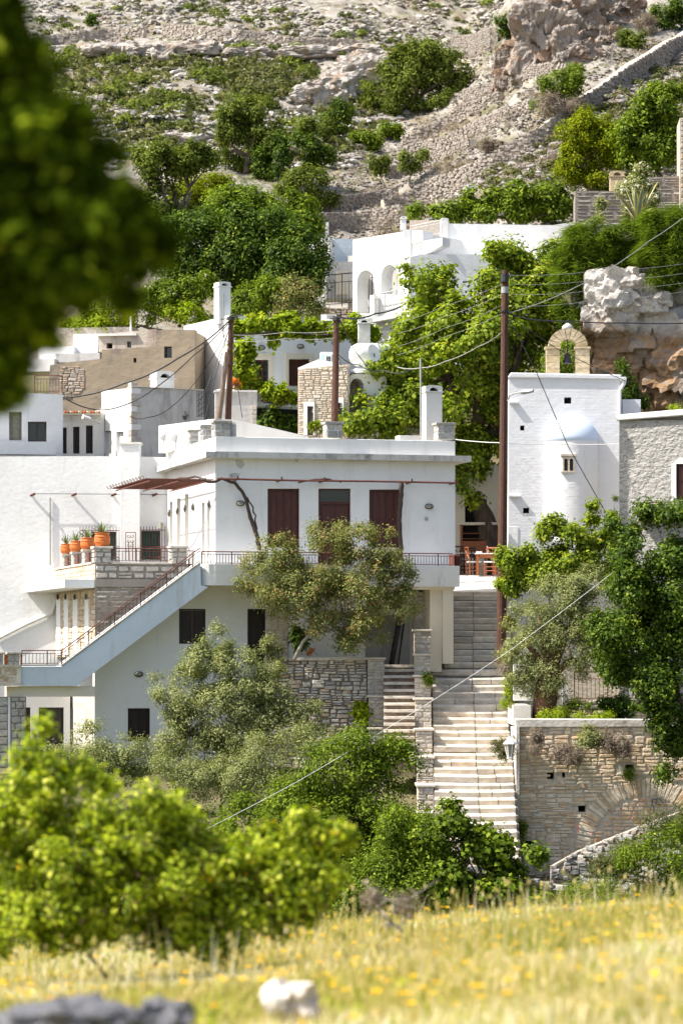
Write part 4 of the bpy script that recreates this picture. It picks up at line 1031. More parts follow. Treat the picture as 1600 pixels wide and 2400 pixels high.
# stepped piers beside the stairs
Z0 = Fr(800, 90, 0)
cw = T('stepped_wall', 'stepped stone wall with pale caps between the small steps and the marble stairway', 'wall', px3(990, 1840, 86))
segs = [(969, 1010, 1475, 92.4), (969, 1009, 1532, 91.9), (970, 1010, 1582, 91), (971, 1012, 1636, 89.9), (973, 1014, 1708, 88.3), (975, 1016, 1773, 86.9), (978, 1017, 1840, 85.4), (980, 1018, 1905, 84)]
for k, (x0, x1, y0, dd) in enumerate(segs):
    y1 = segs[k + 1][2] + 6 if k + 1 < len(segs) else 1990
    f_ = Fr(800, dd, 0); nd = segs[k - 1][3] - dd + .3 if k else 1.5
    pier('wall', '', '', 0, 0, 0, 0, 0, 0) if False else pier('', '', f_, 0, x0, y0, x1, y1, nd, pillst, ch=(.09, .2), ln=(.15, .42), core=mortar_l, left=False, parent=cw, t_=.035, capt=.06)
lwl = T('stepped_wall', 'square stone pier at the left of the small steps, orange stained lower block', 'wall', px3(880, 1710, 91))
for x0, x1, y0, y1, dd in ((860, 901, 1541, 1632, 92.0), (862, 900, 1630, 1712, 91.4), (863, 900, 1706, 1790, 90.6)):
    pier('', '', Fr(800, dd, 0), 0, x0, y0, x1, y1, .5, pillst, ch=(.1, .22), ln=(.18, .42), core=mortar_l, left=False, parent=lwl, capt=.06)
rw = T('rubble_wall', 'rough rubble retaining wall with a marble cap in dappled light below the balcony', 'wall', px3(760, 1740, 92.2))
rwst = stonemat('mixed_rubble_stone', [(.34, .33, .32), (.52, .50, .47), (.62, .58, .52), (.50, .38, .26), (.66, .63, .60)], .6, 5, .05); f_ = Fr(800, 92.2, -2)
FB('core', f_, .05, 618, 1547, 860, 1800, .8, mortar, rw); FB('cap', f_, -.05, 618, 1541, 860, 1547.5, .9, marble, rw)
u0, z1 = f_.pf(620, 1548); u1, z0 = f_.pf(860, 1800)
masonry(rw, f_, False, .05, rect(u0, z0, u1, z1), rwst, (.08, .28), (.12, .46), .07, jit=1.1, maxp=300, wavy=.12, gap=.012)
gtz = (HY - 1550) / F * 92.5
LB('planter_soil', Z0, (600 - CX) / F * 92.5, (868 - CX) / F * 92.5, 2.7, 3.9, -2.6, gtz, MAT['ground_soil_and_rock'] if 'ground_soil_and_rock' in MAT else mortar, rw)

# ================================================================ CHAPEL
C = Fr(1191, 97, -1)
ch_ = T('chapel', 'tall plain white chapel wall with a rounded apse and half dome', 'chapel', C.w(2, 2, 0))
brickw = plaster('chapel_limewash', (.73, .73, .745), (.58, .56, .52), .35, .5, .03, 4)
m_ = brickw; N, L = m_.node_tree.nodes, m_.node_tree.links
g = N.new('ShaderNodeNewGeometry'); sp_ = N.new('ShaderNodeSeparateXYZ'); L.new(g.outputs['Position'], sp_.inputs[0])
wv = N.new('ShaderNodeTexWave'); wv.bands_direction = 'Z'; wv.inputs['Scale'].default_value = 3.2; wv.inputs['Distortion'].default_value = 1.2; wv.inputs['Detail'].default_value = 3; wv.inputs['Detail Scale'].default_value = 1.5; L.new(g.outputs['Position'], wv.inputs['Vector'])
bp = N.new('ShaderNodeBump'); bp.inputs['Strength'].default_value = .035; bp.inputs['Distance'].default_value = .025; L.new(wv.outputs[0], bp.inputs['Height'])
old = [l for l in L if l.to_node.name.startswith('Principled') and l.to_socket.name == 'Normal'][0].from_node
L.new(bp.outputs[0], old.inputs['Normal'])
zc = C.pf(1191, 873)[1]; uc1 = C.pf(1453, 877)[0]; holes = [(1321, 931, 1338, 946), (1218, 997, 1228, 1009), (1225, 1190, 1239, 1203)]
FW('front_wall', C, 0, [(1191, 1720), (1453, 1720), (1453, 886), (1191, 884)], .35, brickw, ch_, holes)
LB('body', C, .01, uc1 - .01, .36, 4, -2.6, zc - .2, brickw, ch_)
for h_ in holes: FB('hole_back', C, .3, h_[0] - 2, h_[1] - 2, h_[2] + 2, h_[3] + 2, .04, black, ch_)
FW('coping', C, -.07, [(1188, 885), (1453, 889), (1455, 878), (1196, 873)], 4.2, brickw, ch_, bevel=.03)
# apse: half cylinder and half dome
ac, az = C.pf(1337, 1100, 0); ra = (C.pf(1400, 1100)[0] - C.pf(1275, 1100)[0]) / 2; ztop = C.pf(1337, 1034, -.2)[1]
n = 28; V = []; Fc = []
zs = [C.pf(1337, 1720)[1], ztop]
for z in zs:
    for i in range(n + 1):
        t = math.pi * i / n; V.append(C.w(ac - ra * math.cos(t), -ra * .75 * math.sin(t), z))
for i in range(n): Fc.append([i, i + 1, i + n + 2, i + n + 1])
k0 = len(V); nd_ = 10
for j in range(nd_ + 1):
    e = math.pi / 2 * j / nd_
    for i in range(n + 1):
        t = math.pi * i / n; r_ = ra * 1.03 * math.cos(e) * (1 - 0 * e)
        V.append(C.w(ac - r_ * math.cos(t), -.75 * r_ * math.sin(t), ztop + .03 + ra * .92 * math.sin(e)))
for j in range(nd_):
    for i in range(n): a = k0 + j * (n + 1) + i; Fc.append([a, a + 1, a + n + 2, a + n + 1])
for i in range(n): Fc.append([n + 1 + i, n + 2 + i, k0 + i + 1, k0 + i])
kd = n + n * 0
domeF = [f for f in Fc if min(f) >= n + 1]; wallF = [f for f in Fc if min(f) < n + 1]
domw = plaster('pale_blue_dome', (.60, .68, .80), (.52, .56, .62), .2, .2, .02, 4)
mk('half_dome', V[n + 1:], [[i - n - 1 for i in f] for f in domeF], domw, ch_, True)
o = mk('apse', V[:2 * n + 2], wallF, brickw, ch_, True); md = o.modifiers.new('e', 'EDGE_SPLIT'); md.split_angle = math.radians(50)
# twin arched window in the apse
wu0, wz1 = C.pf(1315, 1065, -ra * .75); wu1, wz0 = C.pf(1347, 1106, -ra * .75); vf = -ra * .75 - .035
wn = FB('twin_window', C, vf, 1317, 1070, 1345, 1105, .2, marble, ch_)
FB('lintel', C, vf - .03, 1313, 1064, 1348, 1069, .2, marble, wn); FB('sill', C, vf - .02, 1314, 1104, 1347, 1107, .2, marble, wn)
for x0, x1 in ((1321, 1329), (1334, 1342)):
    pts = arch(C, x0, x1, 1075, 1103, False, vf - .004); prism('arched_pane', fm(C, vf - .004), pts, [], 0, .02, black, wn)
FB('ledge', C, -.12, 1193, 941, 1213, 945, .14, brickw, ch_); FB('ledge', C, -.12, 1191, 1161, 1219, 1164, .14, brickw, ch_)
o = FB('pale_patch', C, -.02, 1191, 1235, 1213, 1300, .03, white, ch_)
FB('side_box', C, 1.2, 1458, 936, 1500, 985, 1.2, brickw, ch_)
MB().tube([C.w(uc1 + .1, 0, C.pf(1460, 885)[1]), C.w(uc1 + .1, 0, C.pf(1460, 900)[1]), C.w(uc1 - .02, -.06, C.pf(1460, 915)[1]), C.w(uc1 - .03, -.06, C.pf(1457, 975)[1])], [.11, .07, .05, .05], 8).build('downpipe', brickw, ch_)
FB('downpipe_head', C, -.1, 1453, 883, 1466, 891, .25, brickw, ch_)
# low white buttress right of the stair head
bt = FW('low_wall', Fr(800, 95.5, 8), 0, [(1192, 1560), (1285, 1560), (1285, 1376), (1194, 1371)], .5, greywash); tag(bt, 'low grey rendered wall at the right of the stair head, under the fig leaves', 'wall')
# bell gable
bg = T('bell_gable', 'small stone arch with a bell on top of the white chapel', 'bell gable', C.w(C.pf(1328, 873, 1.5)[0], 1.5, zc))
gst = stonemat('golden_ashlar', [(.42, .33, .20), (.52, .43, .28), (.48, .40, .28)], .6, 6)
for x0, x1 in ((1279, 1311), (1348, 1381)):
    u0, z1 = C.pf(x0, 818, 1.5); u1, z0 = C.pf(x1, 873, 1.5); nb = 4
    for k in range(nb):
        LB('block', C, u0 + R.uniform(0, .01), u1 - R.uniform(0, .01), 1.5, 1.95, z0 - .1 + (z1 - z0 + .1) * k / nb + .006, z0 - .1 + (z1 - z0 + .1) * (k + 1) / nb - .006, gst, bg)
    u0, z1 = C.pf(x0 - 3, 812, 1.5); u1, z0 = C.pf(x1 + 2, 817, 1.5); LB('impost', C, u0, u1, 1.46, 1.99, z0, z1, gst, bg)
cu, czz = C.pf(1330, 812, 1.5); ri = C.pf(1349, 812, 1.5)[0] - cu; ro_ = C.pf(1376, 812, 1.5)[0] - cu
for k in range(9):
    t0, t1 = math.pi * k / 9 + .02, math.pi * (k + 1) / 9 - .02
    pts = [(cu + r_ * math.cos(t), czz + r_ * .92 * math.sin(t) + .01) for r_, t in ((ri, t0), (ro_, t0), (ro_, (t0 + t1) / 2), (ro_, t1), (ri, t1), (ri, (t0 + t1) / 2))]
    prism('voussoir', fm(C, 1.5), pts, [], 0, .45, gst, bg)
MB().lathe(C.w(cu, 1.72, czz + ro_ * .92), [(.2, -.02), (.17, .1), (.08, .17), (.03, .2)], 14).build('finial', greywash, bg, True)
bc = C.w(cu, 1.72, C.pf(1330, 850, 1.5)[1])
MB().lathe(bc, [(.17, 0), (.15, .04), (.11, .16), (.09, .28), (.03, .33)], 14).build('bell', iron, bg, True)
MB().tube([bc + Vector((0, 0, .3)), C.w(cu, 1.72, czz + .3)], .02, 5).build('hanger', iron, bg)

# ================================================================ RESTAURANT CORNER
rf = Fr(800, 104, 2)
rb = T('restaurant', 'shaded cream restaurant front with dark open windows at the stair head', 'restaurant', rf.w(4.5, 0, 2.6))
FW('front', rf, 0, [(1050, 1350), (1200, 1350), (1200, 1090), (1050, 1090)], .25, cream, rb, [(1089, 1170, 1140, 1224), (1082, 1231, 1158, 1272)])
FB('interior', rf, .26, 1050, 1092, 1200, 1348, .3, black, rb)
FB('ledge', rf, -.1, 1076, 1224, 1166, 1230, .2, cream, rb)
FB('orange_counter', rf, -.08, 1080, 1268, 1166, 1300, .1, chairw, rb); FB('post', rf, -.08, 1078, 1230, 1083, 1345, .1, chairw, rb)
FB('shelf', rf, .1, 1083, 1249, 1157, 1251, .1, chairw, rb); FB('shelf', rf, .1, 1083, 1262, 1157, 1263.5, .1, chairw, rb)
def chair(loc, rz, label, mat=chairw, s=1.0):
    t = T('wooden_chair', label, 'chair', loc, 'taverna chairs on the terrace'); ca, sa = math.cos(rz), math.sin(rz)
    W = lambda x, y, z: Vector(loc) + Vector((x * ca - y * sa, x * sa + y * ca, z)) * s
    for x, y, h in ((-.19, -.2, .45), (.19, -.2, .45), (-.19, .2, .95), (.19, .2, .95)): MB().tube([W(x, y, 0), W(x, y, .45), W(x, y + (.06 if h > .5 else 0), h)], .02, 5).build('leg', mat, t)
    mb = MB(); k = 0
    V = [W(x, y, z) for z in (.43, .47) for x, y in ((-.22, -.22), (.22, -.22), (.2, .21), (-.2, .21))]; mk('seat', V, [[0, 3, 2, 1], [4, 5, 6, 7], [0, 1, 5, 4], [1, 2, 6, 5], [2, 3, 7, 6], [3, 0, 4, 7]], cloth if mat is chairw else mat, t, bevel=.01)
    MB().tube([W(-.2, .255, .93), W(.2, .255, .93)], .03, 5).build('top_rail', mat, t)
    MB().tube([W(-.19, .25, .9), W(.19, .22, .55)], .015, 4).build('cross_bar', mat, t); MB().tube([W(.19, .25, .9), W(-.19, .22, .55)], .015, 4).build('cross_bar', mat, t)
    for z in (.15, .28):
        MB().tube([W(-.19, -.2, z), W(.19, -.2, z)], .012, 4).build('stretcher', mat, t); MB().tube([W(-.19, -.2, z), W(-.19, .2, z)], .012, 4).build('stretcher', mat, t); MB().tube([W(.19, -.2, z), W(.19, .2, z)], .012, 4).build('stretcher', mat, t)
    return t
def table(loc, w, dp_, label, top=True, mat=chairw):
    t = T('wooden_table', label, 'table', loc); x, y, z = loc
    for a in (-1, 1):
        for b2 in (-1, 1): MB().box(Z0, 0, 0, 0, 0, 0, 0); FQ = Fr(800, y, 0); LB('leg', FQ, x + a * w / 2 - .035, x + a * w / 2 + .035, b2 * dp_ / 2 - .035, b2 * dp_ / 2 + .035, z, z + .7, mat, t)
    LB('apron', FQ, x - w / 2, x + w / 2, -dp_ / 2 - .01, dp_ / 2 + .01, z + .58, z + .70, mat, t); LB('tabletop', FQ, x - w / 2 - .06, x + w / 2 + .06, -dp_ / 2 - .06, dp_ / 2 + .06, z + .703, z + .735, cloth if top else mat, t)
    return t
def flo(px, py, d_): return tuple(px3(px, py, d_))
p = flo(1136, 1348, 101.3); table(p, .55, .7, 'orange wooden taverna table with a white top at the stair head')
chair(flo(1150, 1348.5, 100.8), math.pi * .93 + math.pi, 'cross backed wooden chair with pale seat, in front of the sunny table, right'); chair(flo(1109, 1348, 101.2), -math.pi / 2 + .25 + math.pi, 'wooden chair turned side on at the left of the orange table')
dark_ = plain('shade_tinted_wood', (.05, .025, .015), .6)  # chair wood darkened; the terrace shade is put into the colour
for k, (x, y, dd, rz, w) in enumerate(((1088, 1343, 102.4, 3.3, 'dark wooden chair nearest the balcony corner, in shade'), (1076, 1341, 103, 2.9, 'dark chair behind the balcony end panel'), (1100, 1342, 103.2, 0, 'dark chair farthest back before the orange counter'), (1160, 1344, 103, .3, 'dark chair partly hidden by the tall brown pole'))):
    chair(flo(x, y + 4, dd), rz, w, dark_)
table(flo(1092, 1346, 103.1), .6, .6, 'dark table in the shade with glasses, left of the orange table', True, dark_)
for k, (x, y, w) in enumerate(((1141, 1291, 'white bottle standing at the right end of the sunny table'), (1122, 1292, 'stack of white napkins on the sunny table'))):
    c = px3(x, y, 101.3); c.z = p[2] + .736
    if k == 0: tag(MB().lathe(c, [(.035, 0), (.035, .15), (.015, .19), (.015, .25)], 10).build('bottle', cloth), w, 'bottle')
    else: tag(MB().box(Fr(800, 101.3, 0), c.x - .1, c.x + .1, -.08, .08, c.z, c.z + .07).build('napkins', cloth), w, 'napkins')
for k, x in enumerate((1080, 1090, 1098)):
    c = px3(x, 1288, 103.1); c.z = flo(1092, 1346, 103.1)[2] + .736
    tag(MB().lathe(c, [(.03, 0), (.006, .01), (.006, .09), (.035, .12), (.03, .19)], 8).build('wine_glass', glassd), 'wine glass on the shaded table, %s of three' % ('leftmost', 'middle', 'rightmost')[k], 'glass', 'glasses on the shaded table')

# ================================================================ ROUGHCAST HOUSE
Q = Fr(1450, 93.5, -21)
rq = T('roughcast_house', 'grey roughcast rendered house with a white coping at the right edge', 'house', Q.w(2, 2, 0))
FW('wall', Q, 0, [(1450, 1720), (1700, 1720), (1700, 985), (1450, 985)], .35, roughcast, rq, [(1582, 1086, 1640, 1170)])
sb = plaster('smooth_grey_band', (.50, .52, .53), (.35, .35, .34), .8, .3, .02, 5)
FW('coping', Q, -.13, [(1443, 986), (1700, 966), (1700, 950), (1443, 972)], .8, white2, rq, bevel=.03)
uq = Q.pf(1450, 1300)[0]
LB('body', Q, uq, Q.pf(1700, 1300)[0], .36, 5, Q.vz(0, 0, 1720), Q.vz(0, 0, 990), roughcast, rq)
FW('window_surround', Q, -.03, [(1572, 1180), (1660, 1180), (1660, 1078), (1590, 1072), (1572, 1090)], .06, white2, rq, [(1583, 1087, 1640, 1172)])
shutter(rq, Q, .1, (1582, 1086, 1640, 1170), brown, 2, 'shutter', 2, 1)
mpq = lambda a, z: Q.w(a, -.45, z)
e0, e1 = Q.pf(1490, 1207, -.45), Q.pf(1640, 1204, -.45)
railing('balcony_railing', 'dark red ornamental balcony railing on the grey roughcast house', mpq, [(e0[0], e0[1]), (e1[0], e1[1])], .38, Q.a, rust, post=.9, bsp=.09, r=.013)
FW('balcony_slab', Q, -.5, [(1488, 1216), (1700, 1213), (1700, 1206), (1488, 1209)], .49, white2, rq)

# ================================================================ RIGHT RETAINING WALL WITH THE BLOCKED ARCH
K = Fr(1215, 86, -1)
kw = T('retaining_wall', 'tall rubble stone retaining wall with a walled up arch, right of the stairway', 'wall', K.w(3, .5, -6))
acx, acz = K.pf(1512, 1990); ra1 = K.pf(1512, 1860)[1] - acz   # arch centre and radii
Rin = K.pf(1512, 1868)[1] - acz; Rout = K.pf(1512, 1822)[1] - acz
put = [(1281, 1806, 1297, 1826), (1354, 1887, 1371, 1903), (1464, 1792, 1484, 1802), (1316, 1806, 1323, 1822), (1222, 1971, 1251, 1987)]
FW('core', K, .05, [(1215, 2060), (1700, 2060), (1700, 1702), (1215, 1702)], .7, mortar_l, kw, put)
FW('core_back', K, .76, [(1215, 2060), (1700, 2060), (1700, 1712), (1215, 1712)], .3, black, kw)
P = [K.pf(x, y) for x, y in ((1216, 2058), (1640, 2058), (1640, 1704), (1216, 1704))]
pb = [(K.pf(h_[0], h_[3]), K.pf(h_[2], h_[1])) for h_ in put]
def skp(a_, z_):
    if math.hypot(a_ - acx, z_ - acz) < Rout: return True
    for p0, p1 in pb:
        if p0[0] - .06 < a_ < p1[0] + .06 and p0[1] - .05 < z_ < p1[1] + .05: return True
    return False
wallst2 = stonemat('tan_wall_stone', [(.54, .41, .28), (.70, .56, .40), (.76, .65, .50), (.60, .50, .40), (.80, .72, .61), (.70, .47, .28)], .7, 4, .05)
nst = masonry(kw, K, False, .05, P, wallst2, (.09, .27), (.14, .62), .03, jit=1.1, skip=skp, maxp=290, gap=.012, wavy=.10)
archst = wallst2
for k in range(46):
    t = math.pi * (k + .5) / 46; t += R.uniform(-.012, .012); r_ = (Rin + Rout) / 2
    a_, z_ = acx + r_ * math.cos(t), acz + r_ * math.sin(t)
    if a_ > acx + 1.4: continue
    o = inst('voussoir', stone_mesh(archst, k % 10), K.w(a_, .05, z_), 0, (math.pi * r_ / 46 * .93, .031, Rout - Rin - .03), kw, rot=None)
    o.rotation_mode = 'XYZ'; o.rotation_euler = (Matrix.Rotation(K.a, 3, 'Z') @ Matrix.Rotation(-(t - math.pi / 2), 3, 'Y')).to_euler()
infill = stonemat('orange_infill_stone', [(.62, .30, .14), (.70, .52, .37), (.74, .60, .45), (.60, .50, .42), (.76, .44, .20)], .5, 6)
P = [(acx + (Rin - .03) * math.cos(math.pi * i / 16), acz + (Rin - .03) * math.sin(math.pi * i / 16)) for i in range(17)]
masonry(kw, K, False, .05, P, infill, (.11, .2), (.14, .34), .024, jit=.6, maxp=200, gap=.03, name='infill_stone')
FW('top_beam', K, -.02, [(1207, 1705), (1700, 1703), (1700, 1687), (1207, 1685)], .8, plaster('worn_coping', (.60, .56, .50), (.33, .29, .25), 1.3, .6, .04, streak=.8), kw, bevel=.02)
SW('pale_side', K, K.pf(1215, 1800)[0] - .09, [(1209, 2060), (1196, 2040), (1196, 1702), (1209, 1703)], .085, plaster('mottled_pale_plaster', (.72, .69, .63), (.35, .28, .22), 1.6, .8, .06, 6, streak=.9), kw)  # pale mottled plaster on the left side of the wall
# graffiti: thin black paint strokes
def ribbon(name, mp, pts, w, mat, parent):
    mb = MB(); mb.tube([mp(a, z) for a, z in pts], w, 4); return mb.build(name, mat, parent)
kz = lambda x, y: K.pf(x, y, -.01)
mpk = lambda a, z: K.w(a, -.012, z)
for pts in ([(1528, 1872), (1526, 1885), (1532, 1896), (1531, 1906), (1546, 1910), (1556, 1905)], [(1530, 1873), (1545, 1872), (1552, 1882), (1558, 1876), (1560, 1890)], [(1538, 1873), (1536, 1884), (1548, 1886)]):
    ribbon('graffiti_stroke', mpk, [kz(x, y) for x, y in pts], .012, iron, kw)
redp = plain('faded_red_paint', (.45, .10, .08), .8)
for pts in ([(1353, 1930), (1355, 1950)], [(1452, 1892), (1455, 1899)], [(1390, 1948), (1386, 1956)], [(1424, 1897), (1432, 1903)]): ribbon('paint_mark', mpk, [kz(x, y) for x, y in pts], .012, redp, kw)
# planted terrace above the wall
gd = FB('planting_bed', K, .8, 1216, 1692, 1700, 1760, 9, MAT['ground_soil_and_rock']); tag(gd, kind='structure')
pth = FB('white_path_block', Fr(800, 87.5, 0), 0, 1202, 1653, 1243, 1700, 3.0, plain('pale_render', (.66, .62, .56), .9, var=.1)); tag(pth, 'pale sunlit masonry block at the corner between the stairway and the arched wall', 'masonry block')  # one even pale render colour
pwl = FB('white_pier', Fr(800, 89.8, 0), 0, 1203, 1520, 1246, 1642, .4, white2); tag(pwl, 'short white pier behind the grey leaved olive beside the stairs', 'pier')
fb2 = FB('white_pier', Fr(800, 90.3, 0), 0, 1318, 1600, 1330, 1695, .3, white2); tag(fb2, 'narrow white upright behind the thick olive trunk', 'pier')
bw = T('garden_wall', 'low rough stone wall carrying the rusty garden fence behind the olive trunk', 'wall', px3(1400, 1690, 91))
bf = Fr(800, 91, 0); FB('core', bf, .05, 1330, 1640, 1520, 1700, .4, mortar, bw)
u0, z1 = bf.pf(1330, 1640); u1, z0 = bf.pf(1470, 1700); masonry(bw, bf, False, .05, rect(u0, z0, u1, z1), wallst, (.1, .2), (.15, .4), .06)
bk = FB('garden_back_wall', Fr(800, 94.5, 0), 0, 1215, 1560, 1700, 1700, .3, palest); tag(bk, 'pale stone wall glimpsed behind the garden fence', 'wall')
mpf = lambda a, z: bf.w(a, .2, z); e0, e1 = bf.pf(1345, 1640, .2), bf.pf(1520, 1640, .2)
railing('garden_fence', 'rusty vertical bar fence on the low wall behind the olive trunk', mpf, [(e0[0], e0[1]), (e1[0], e1[1])], .85, 0, rust, post=1.0, bsp=.13, lo=.05, hi=.75, r=.015, cat='fence')
# wall lantern
wl = T('wall_lantern', 'white framed old lantern on the sunlit corner of the retaining wall beside the stairs', 'lantern', px3(1194, 1775, 84.5))
c = px3(1194, 1775, 84.6); k_ = .012
MB().lathe(c, [(.07, 0), (.15, .38), (.06, .5)], 6).build('glass', lampg, wl); MB().lathe(c + Vector((0, 0, .38)), [(.2, 0), (.18, .03), (.07, .14), (.03, .16), (.03, .22)], 6).build('roof', cloth, wl); MB().lathe(c + Vector((0, 0, -.03)), [(.09, 0), (.09, .04)], 6).build('base', cloth, wl)
for i in range(6): t = i / 6 * 6.283; MB().tube([c + Vector((.07 * math.cos(t), .07 * math.sin(t), 0)), c + Vector((.15 * math.cos(t), .15 * math.sin(t), .38))], .012, 4).build('frame_bar', cloth, wl)
MB().tube([c + Vector((0, 0, .5)), c + Vector((.1, .3, .62)), c + Vector((.2, 1.0, .5))], .025, 5).build('arm', cloth, wl)

# low dry stone wall running up to the right in front
def wallpath(name, label, pts, h, mat, st_sz=(.28, .3, .13), cat='dry stone wall', dmin=None, depth=.35, corem=None, group=None, rows=None, drop=.15):
    """pts: world points of the wall TOP; stones pile down from there"""
    pts = [Vector(p_) for p_ in pts]; t = T(name, label, cat, (pts[0].x, pts[0].y, pts[0].z - h), group); items = []
    V = []; Fc = []
    for a, b2 in zip(pts[:-1], pts[1:]):
        dvec = (b2 - a); L_ = math.hypot(dvec.x, dvec.y); rz = math.atan2(dvec.y, dvec.x); n = max(1, int(L_ / st_sz[0])); nrm = Vector((-math.sin(rz), math.cos(rz), 0))
        if nrm.y < 0: nrm = -nrm
        else: pass
        fl = rz if -nrm.y < 0 or True else rz
        st_sz = (st_sz[0], min(st_sz[1], .12), st_sz[2]); rows_ = rows or max(1, int(h / st_sz[2]))
        hm = h / rows_
        for j in range(rows_ + 1):
            for i in range(n):
                s_ = R.uniform(.8, 1.6); f = (i + R.random()) / n; p_ = a + dvec * f
                sc = (st_sz[0] * s_, R.uniform(.55, .9) * st_sz[1], hm * R.uniform(.95, 1.4))
                items.append(((p_.x - nrm.x * R.uniform(-.02, .06), p_.y - nrm.y * R.uniform(-.02, .06), p_.z - hm * (j + .5) + R.uniform(-.02, .02)), (rz if math.cos(rz) > 0 else rz + math.pi) + R.uniform(-.15, .15), sc))
        k = len(V)
        for q_ in (a, b2):
            for dy in (.02, depth): 
                for zz in (q_.z - .05, q_.z - h - .6): V.append((q_.x + nrm.x * (dy - .03), q_.y + nrm.y * (dy - .03), zz))
        Fc += [[k, k + 4, k + 5, k + 1], [k + 2, k + 3, k + 7, k + 6], [k, k + 2, k + 6, k + 4], [k, k + 1, k + 3, k + 2], [k + 4, k + 6, k + 7, k + 5]]
    mk('core', V, Fc, corem or mortar, t); stuff_stones('stones', items, mat, t); return t
drst = stonemat('pale_grey_drystone', [(.20, .20, .195), (.31, .305, .29), (.40, .385, .36), (.30, .24, .18)], .6, 5)
tp = [(1290, 2032, 78), (1352, 1997, 78), (1442, 1961, 77.6), (1500, 1938, 77.3), (1562, 1915, 77), (1700, 1868, 76.5)]
wallpath('dry_stone_wall', 'grey dry stone wall slanting up to the right in front of the arched wall', [px3(*q_) for q_ in tp], 1.5, drst, (.20, .12, .11), rows=14)
cpw = MB(); 
for a, b2 in zip(tp[:-1], tp[1:]): cpw.tube([px3(*a), px3(*b2)], .035, 5)
tag(cpw.build('slab_coping', mortar_l), 'thin pale slab coping along the slanting dry stone wall', 'coping')
wallpath('dry_stone_wall', 'low grey stone wall by the fig at the foot of the stairway', [px3(1245, 2060, 77), px3(1320, 2075, 76.5)], 1.6, drst, (.26, .12, .14), rows=11)

# ================================================================ UPPER LEFT CLUSTER
L1 = Fr(148, 103, 12)
h1 = T('white_house', 'small white house with a brown framed window, half behind the dark foreground tree', 'house', L1.w(-1, 2, 6))
W1 = (66, 988, 110, 1035)
FW('front', L1, 0, [(-60, 1070), (148, 1070), (148, 925), (66, 921), (-60, 921)], .3, white, h1, [W1, (22, 965, 52, 1032)])
LB('body', L1, L1.pf(-60, 1000)[0], -.02, .31, 3, L1.vz(0, 0, 1075), L1.vz(0, 0, 930), white2, h1)
window(h1, L1, .08, W1, plain('brown_frame', (.05, .03, .025), .5), 2, 1); shutter(h1, L1, .1, (22, 965, 52, 1032), plain('olive_blind', (.20, .19, .14), .7), 1, 'shutter', 1, 1)
FB('terrace_parapet', L1, -.6, -60, 1034, 132, 1066, .25, white, h1)
L2 = Fr(235, 106, 8)
h2 = T('white_house', 'cream rear wall with three narrow dark doors under a tiled eave', 'house', L2.w(-1, 2, 6))
DS = [(148, 1002, 157, 1063), (172, 1000, 187, 1063), (202, 997, 218, 1063)]
FW('front', L2, 0, [(140, 1075), (245, 1075), (245, 968), (140, 972)], .3, white2, h2, DS)
LB('body', L2, L2.pf(140, 1000)[0], L2.pf(245, 1000)[0], .31, 2, L2.vz(0, 0, 1075), L2.vz(0, 0, 975), black, h2)
for D in DS: shutter(h2, L2, .12, D, darkwood, 1, 'door', 2, 1)
FB('eave', L2, -.4, 146, 966, 238, 973, 1.2, cream, h2)
for i in range(14):
    p = L2.pf(148 + i * 6.6, 965, -.42); MB().tube([L2.w(p[0], -.45, p[1] - .01), L2.w(p[0], .5, p[1] + .05)], .045, 6).build('roof_tile', terra if i % 3 else cream, h2)
sl_ = T('street_lamp', 'grey street lamp head on a short arm above the three narrow doors', 'street lamp', L2.w(L2.pf(238, 990, -1)[0], -1, L2.pf(238, 990, -1)[1]))
a, b2 = L2.pf(238, 990, -1), L2.pf(195, 976, -1.2)
MB().tube([L2.w(a[0], -.3, a[1]), L2.w(L2.pf(210, 980, -1)[0], -1.0, L2.pf(210, 980, -1)[1])], .02, 5).build('arm', galv, sl_)
MB().tube([L2.w(L2.pf(212, 981, -1)[0], -1.0, L2.pf(212, 981, -1)[1]), L2.w(b2[0], -1.1, b2[1])], [.06, .09], 6).build('head', cloth, sl_)
Fq = Fr(309, 104, 28)
h3 = T('white_house', 'small flat roofed white and grey stained house with rough stone corner blocks', 'house', Fq.w(1, 2, 6))
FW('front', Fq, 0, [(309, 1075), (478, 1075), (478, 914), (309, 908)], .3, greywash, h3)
SW('side', Fq, -.003, [(308.6, 1075), (229, 1075), (227, 960), (239, 958), (238, 917), (308.6, 909)], .3, white2, h3, [(244, 1010, 262, 1063), (273, 1012, 290, 1063)])
LB('body', Fq, .3, Fq.pf(478, 1000)[0] - .02, .31, Fq.ps(235, 1000)[0], Fq.vz(0, 0, 1075), Fq.vz(0, 0, 922), white2, h3)
for q_ in range(11):
    z = Fq.vz(0, 0, 1050) + q_ * .21; w = .34 if q_ % 2 else .2; LB('quoin', Fq, -.03, w, -.035, .25, z, z + .195, pillst if q_ % 3 else white2, h3, bevel=.01)
for gq in ((244, 1010, 262, 1063), (273, 1012, 290, 1063)):
    p0, p1 = Fq.ps(gq[2], gq[1], 0), Fq.ps(gq[0], gq[3], 0); LB('blind', Fq, .12, .16, p0[0], p1[0], p1[1], p0[1], white, h3)
FB('cornice', Fq, -.06, 309, 905, 478, 914, .4, white2, h3)
chimney('chimney', 'squat square white chimney on the grey stained house', Fq, .6, 367, 409, 868, 915, .55, white2)
mb = T('wall_lantern', 'little black lantern standing on the annex wall below the grey stained house', 'lantern', px3(434, 985, 97))
c = px3(434, 985, 97); MB().lathe(c, [(.03, 0), (.06, .03), (.09, .14)], 6).build('glass', iron, mb); MB().lathe(c + Vector((0, 0, .14)), [(.12, 0), (.03, .1), (.01, .16)], 6).build('roof', iron, mb)
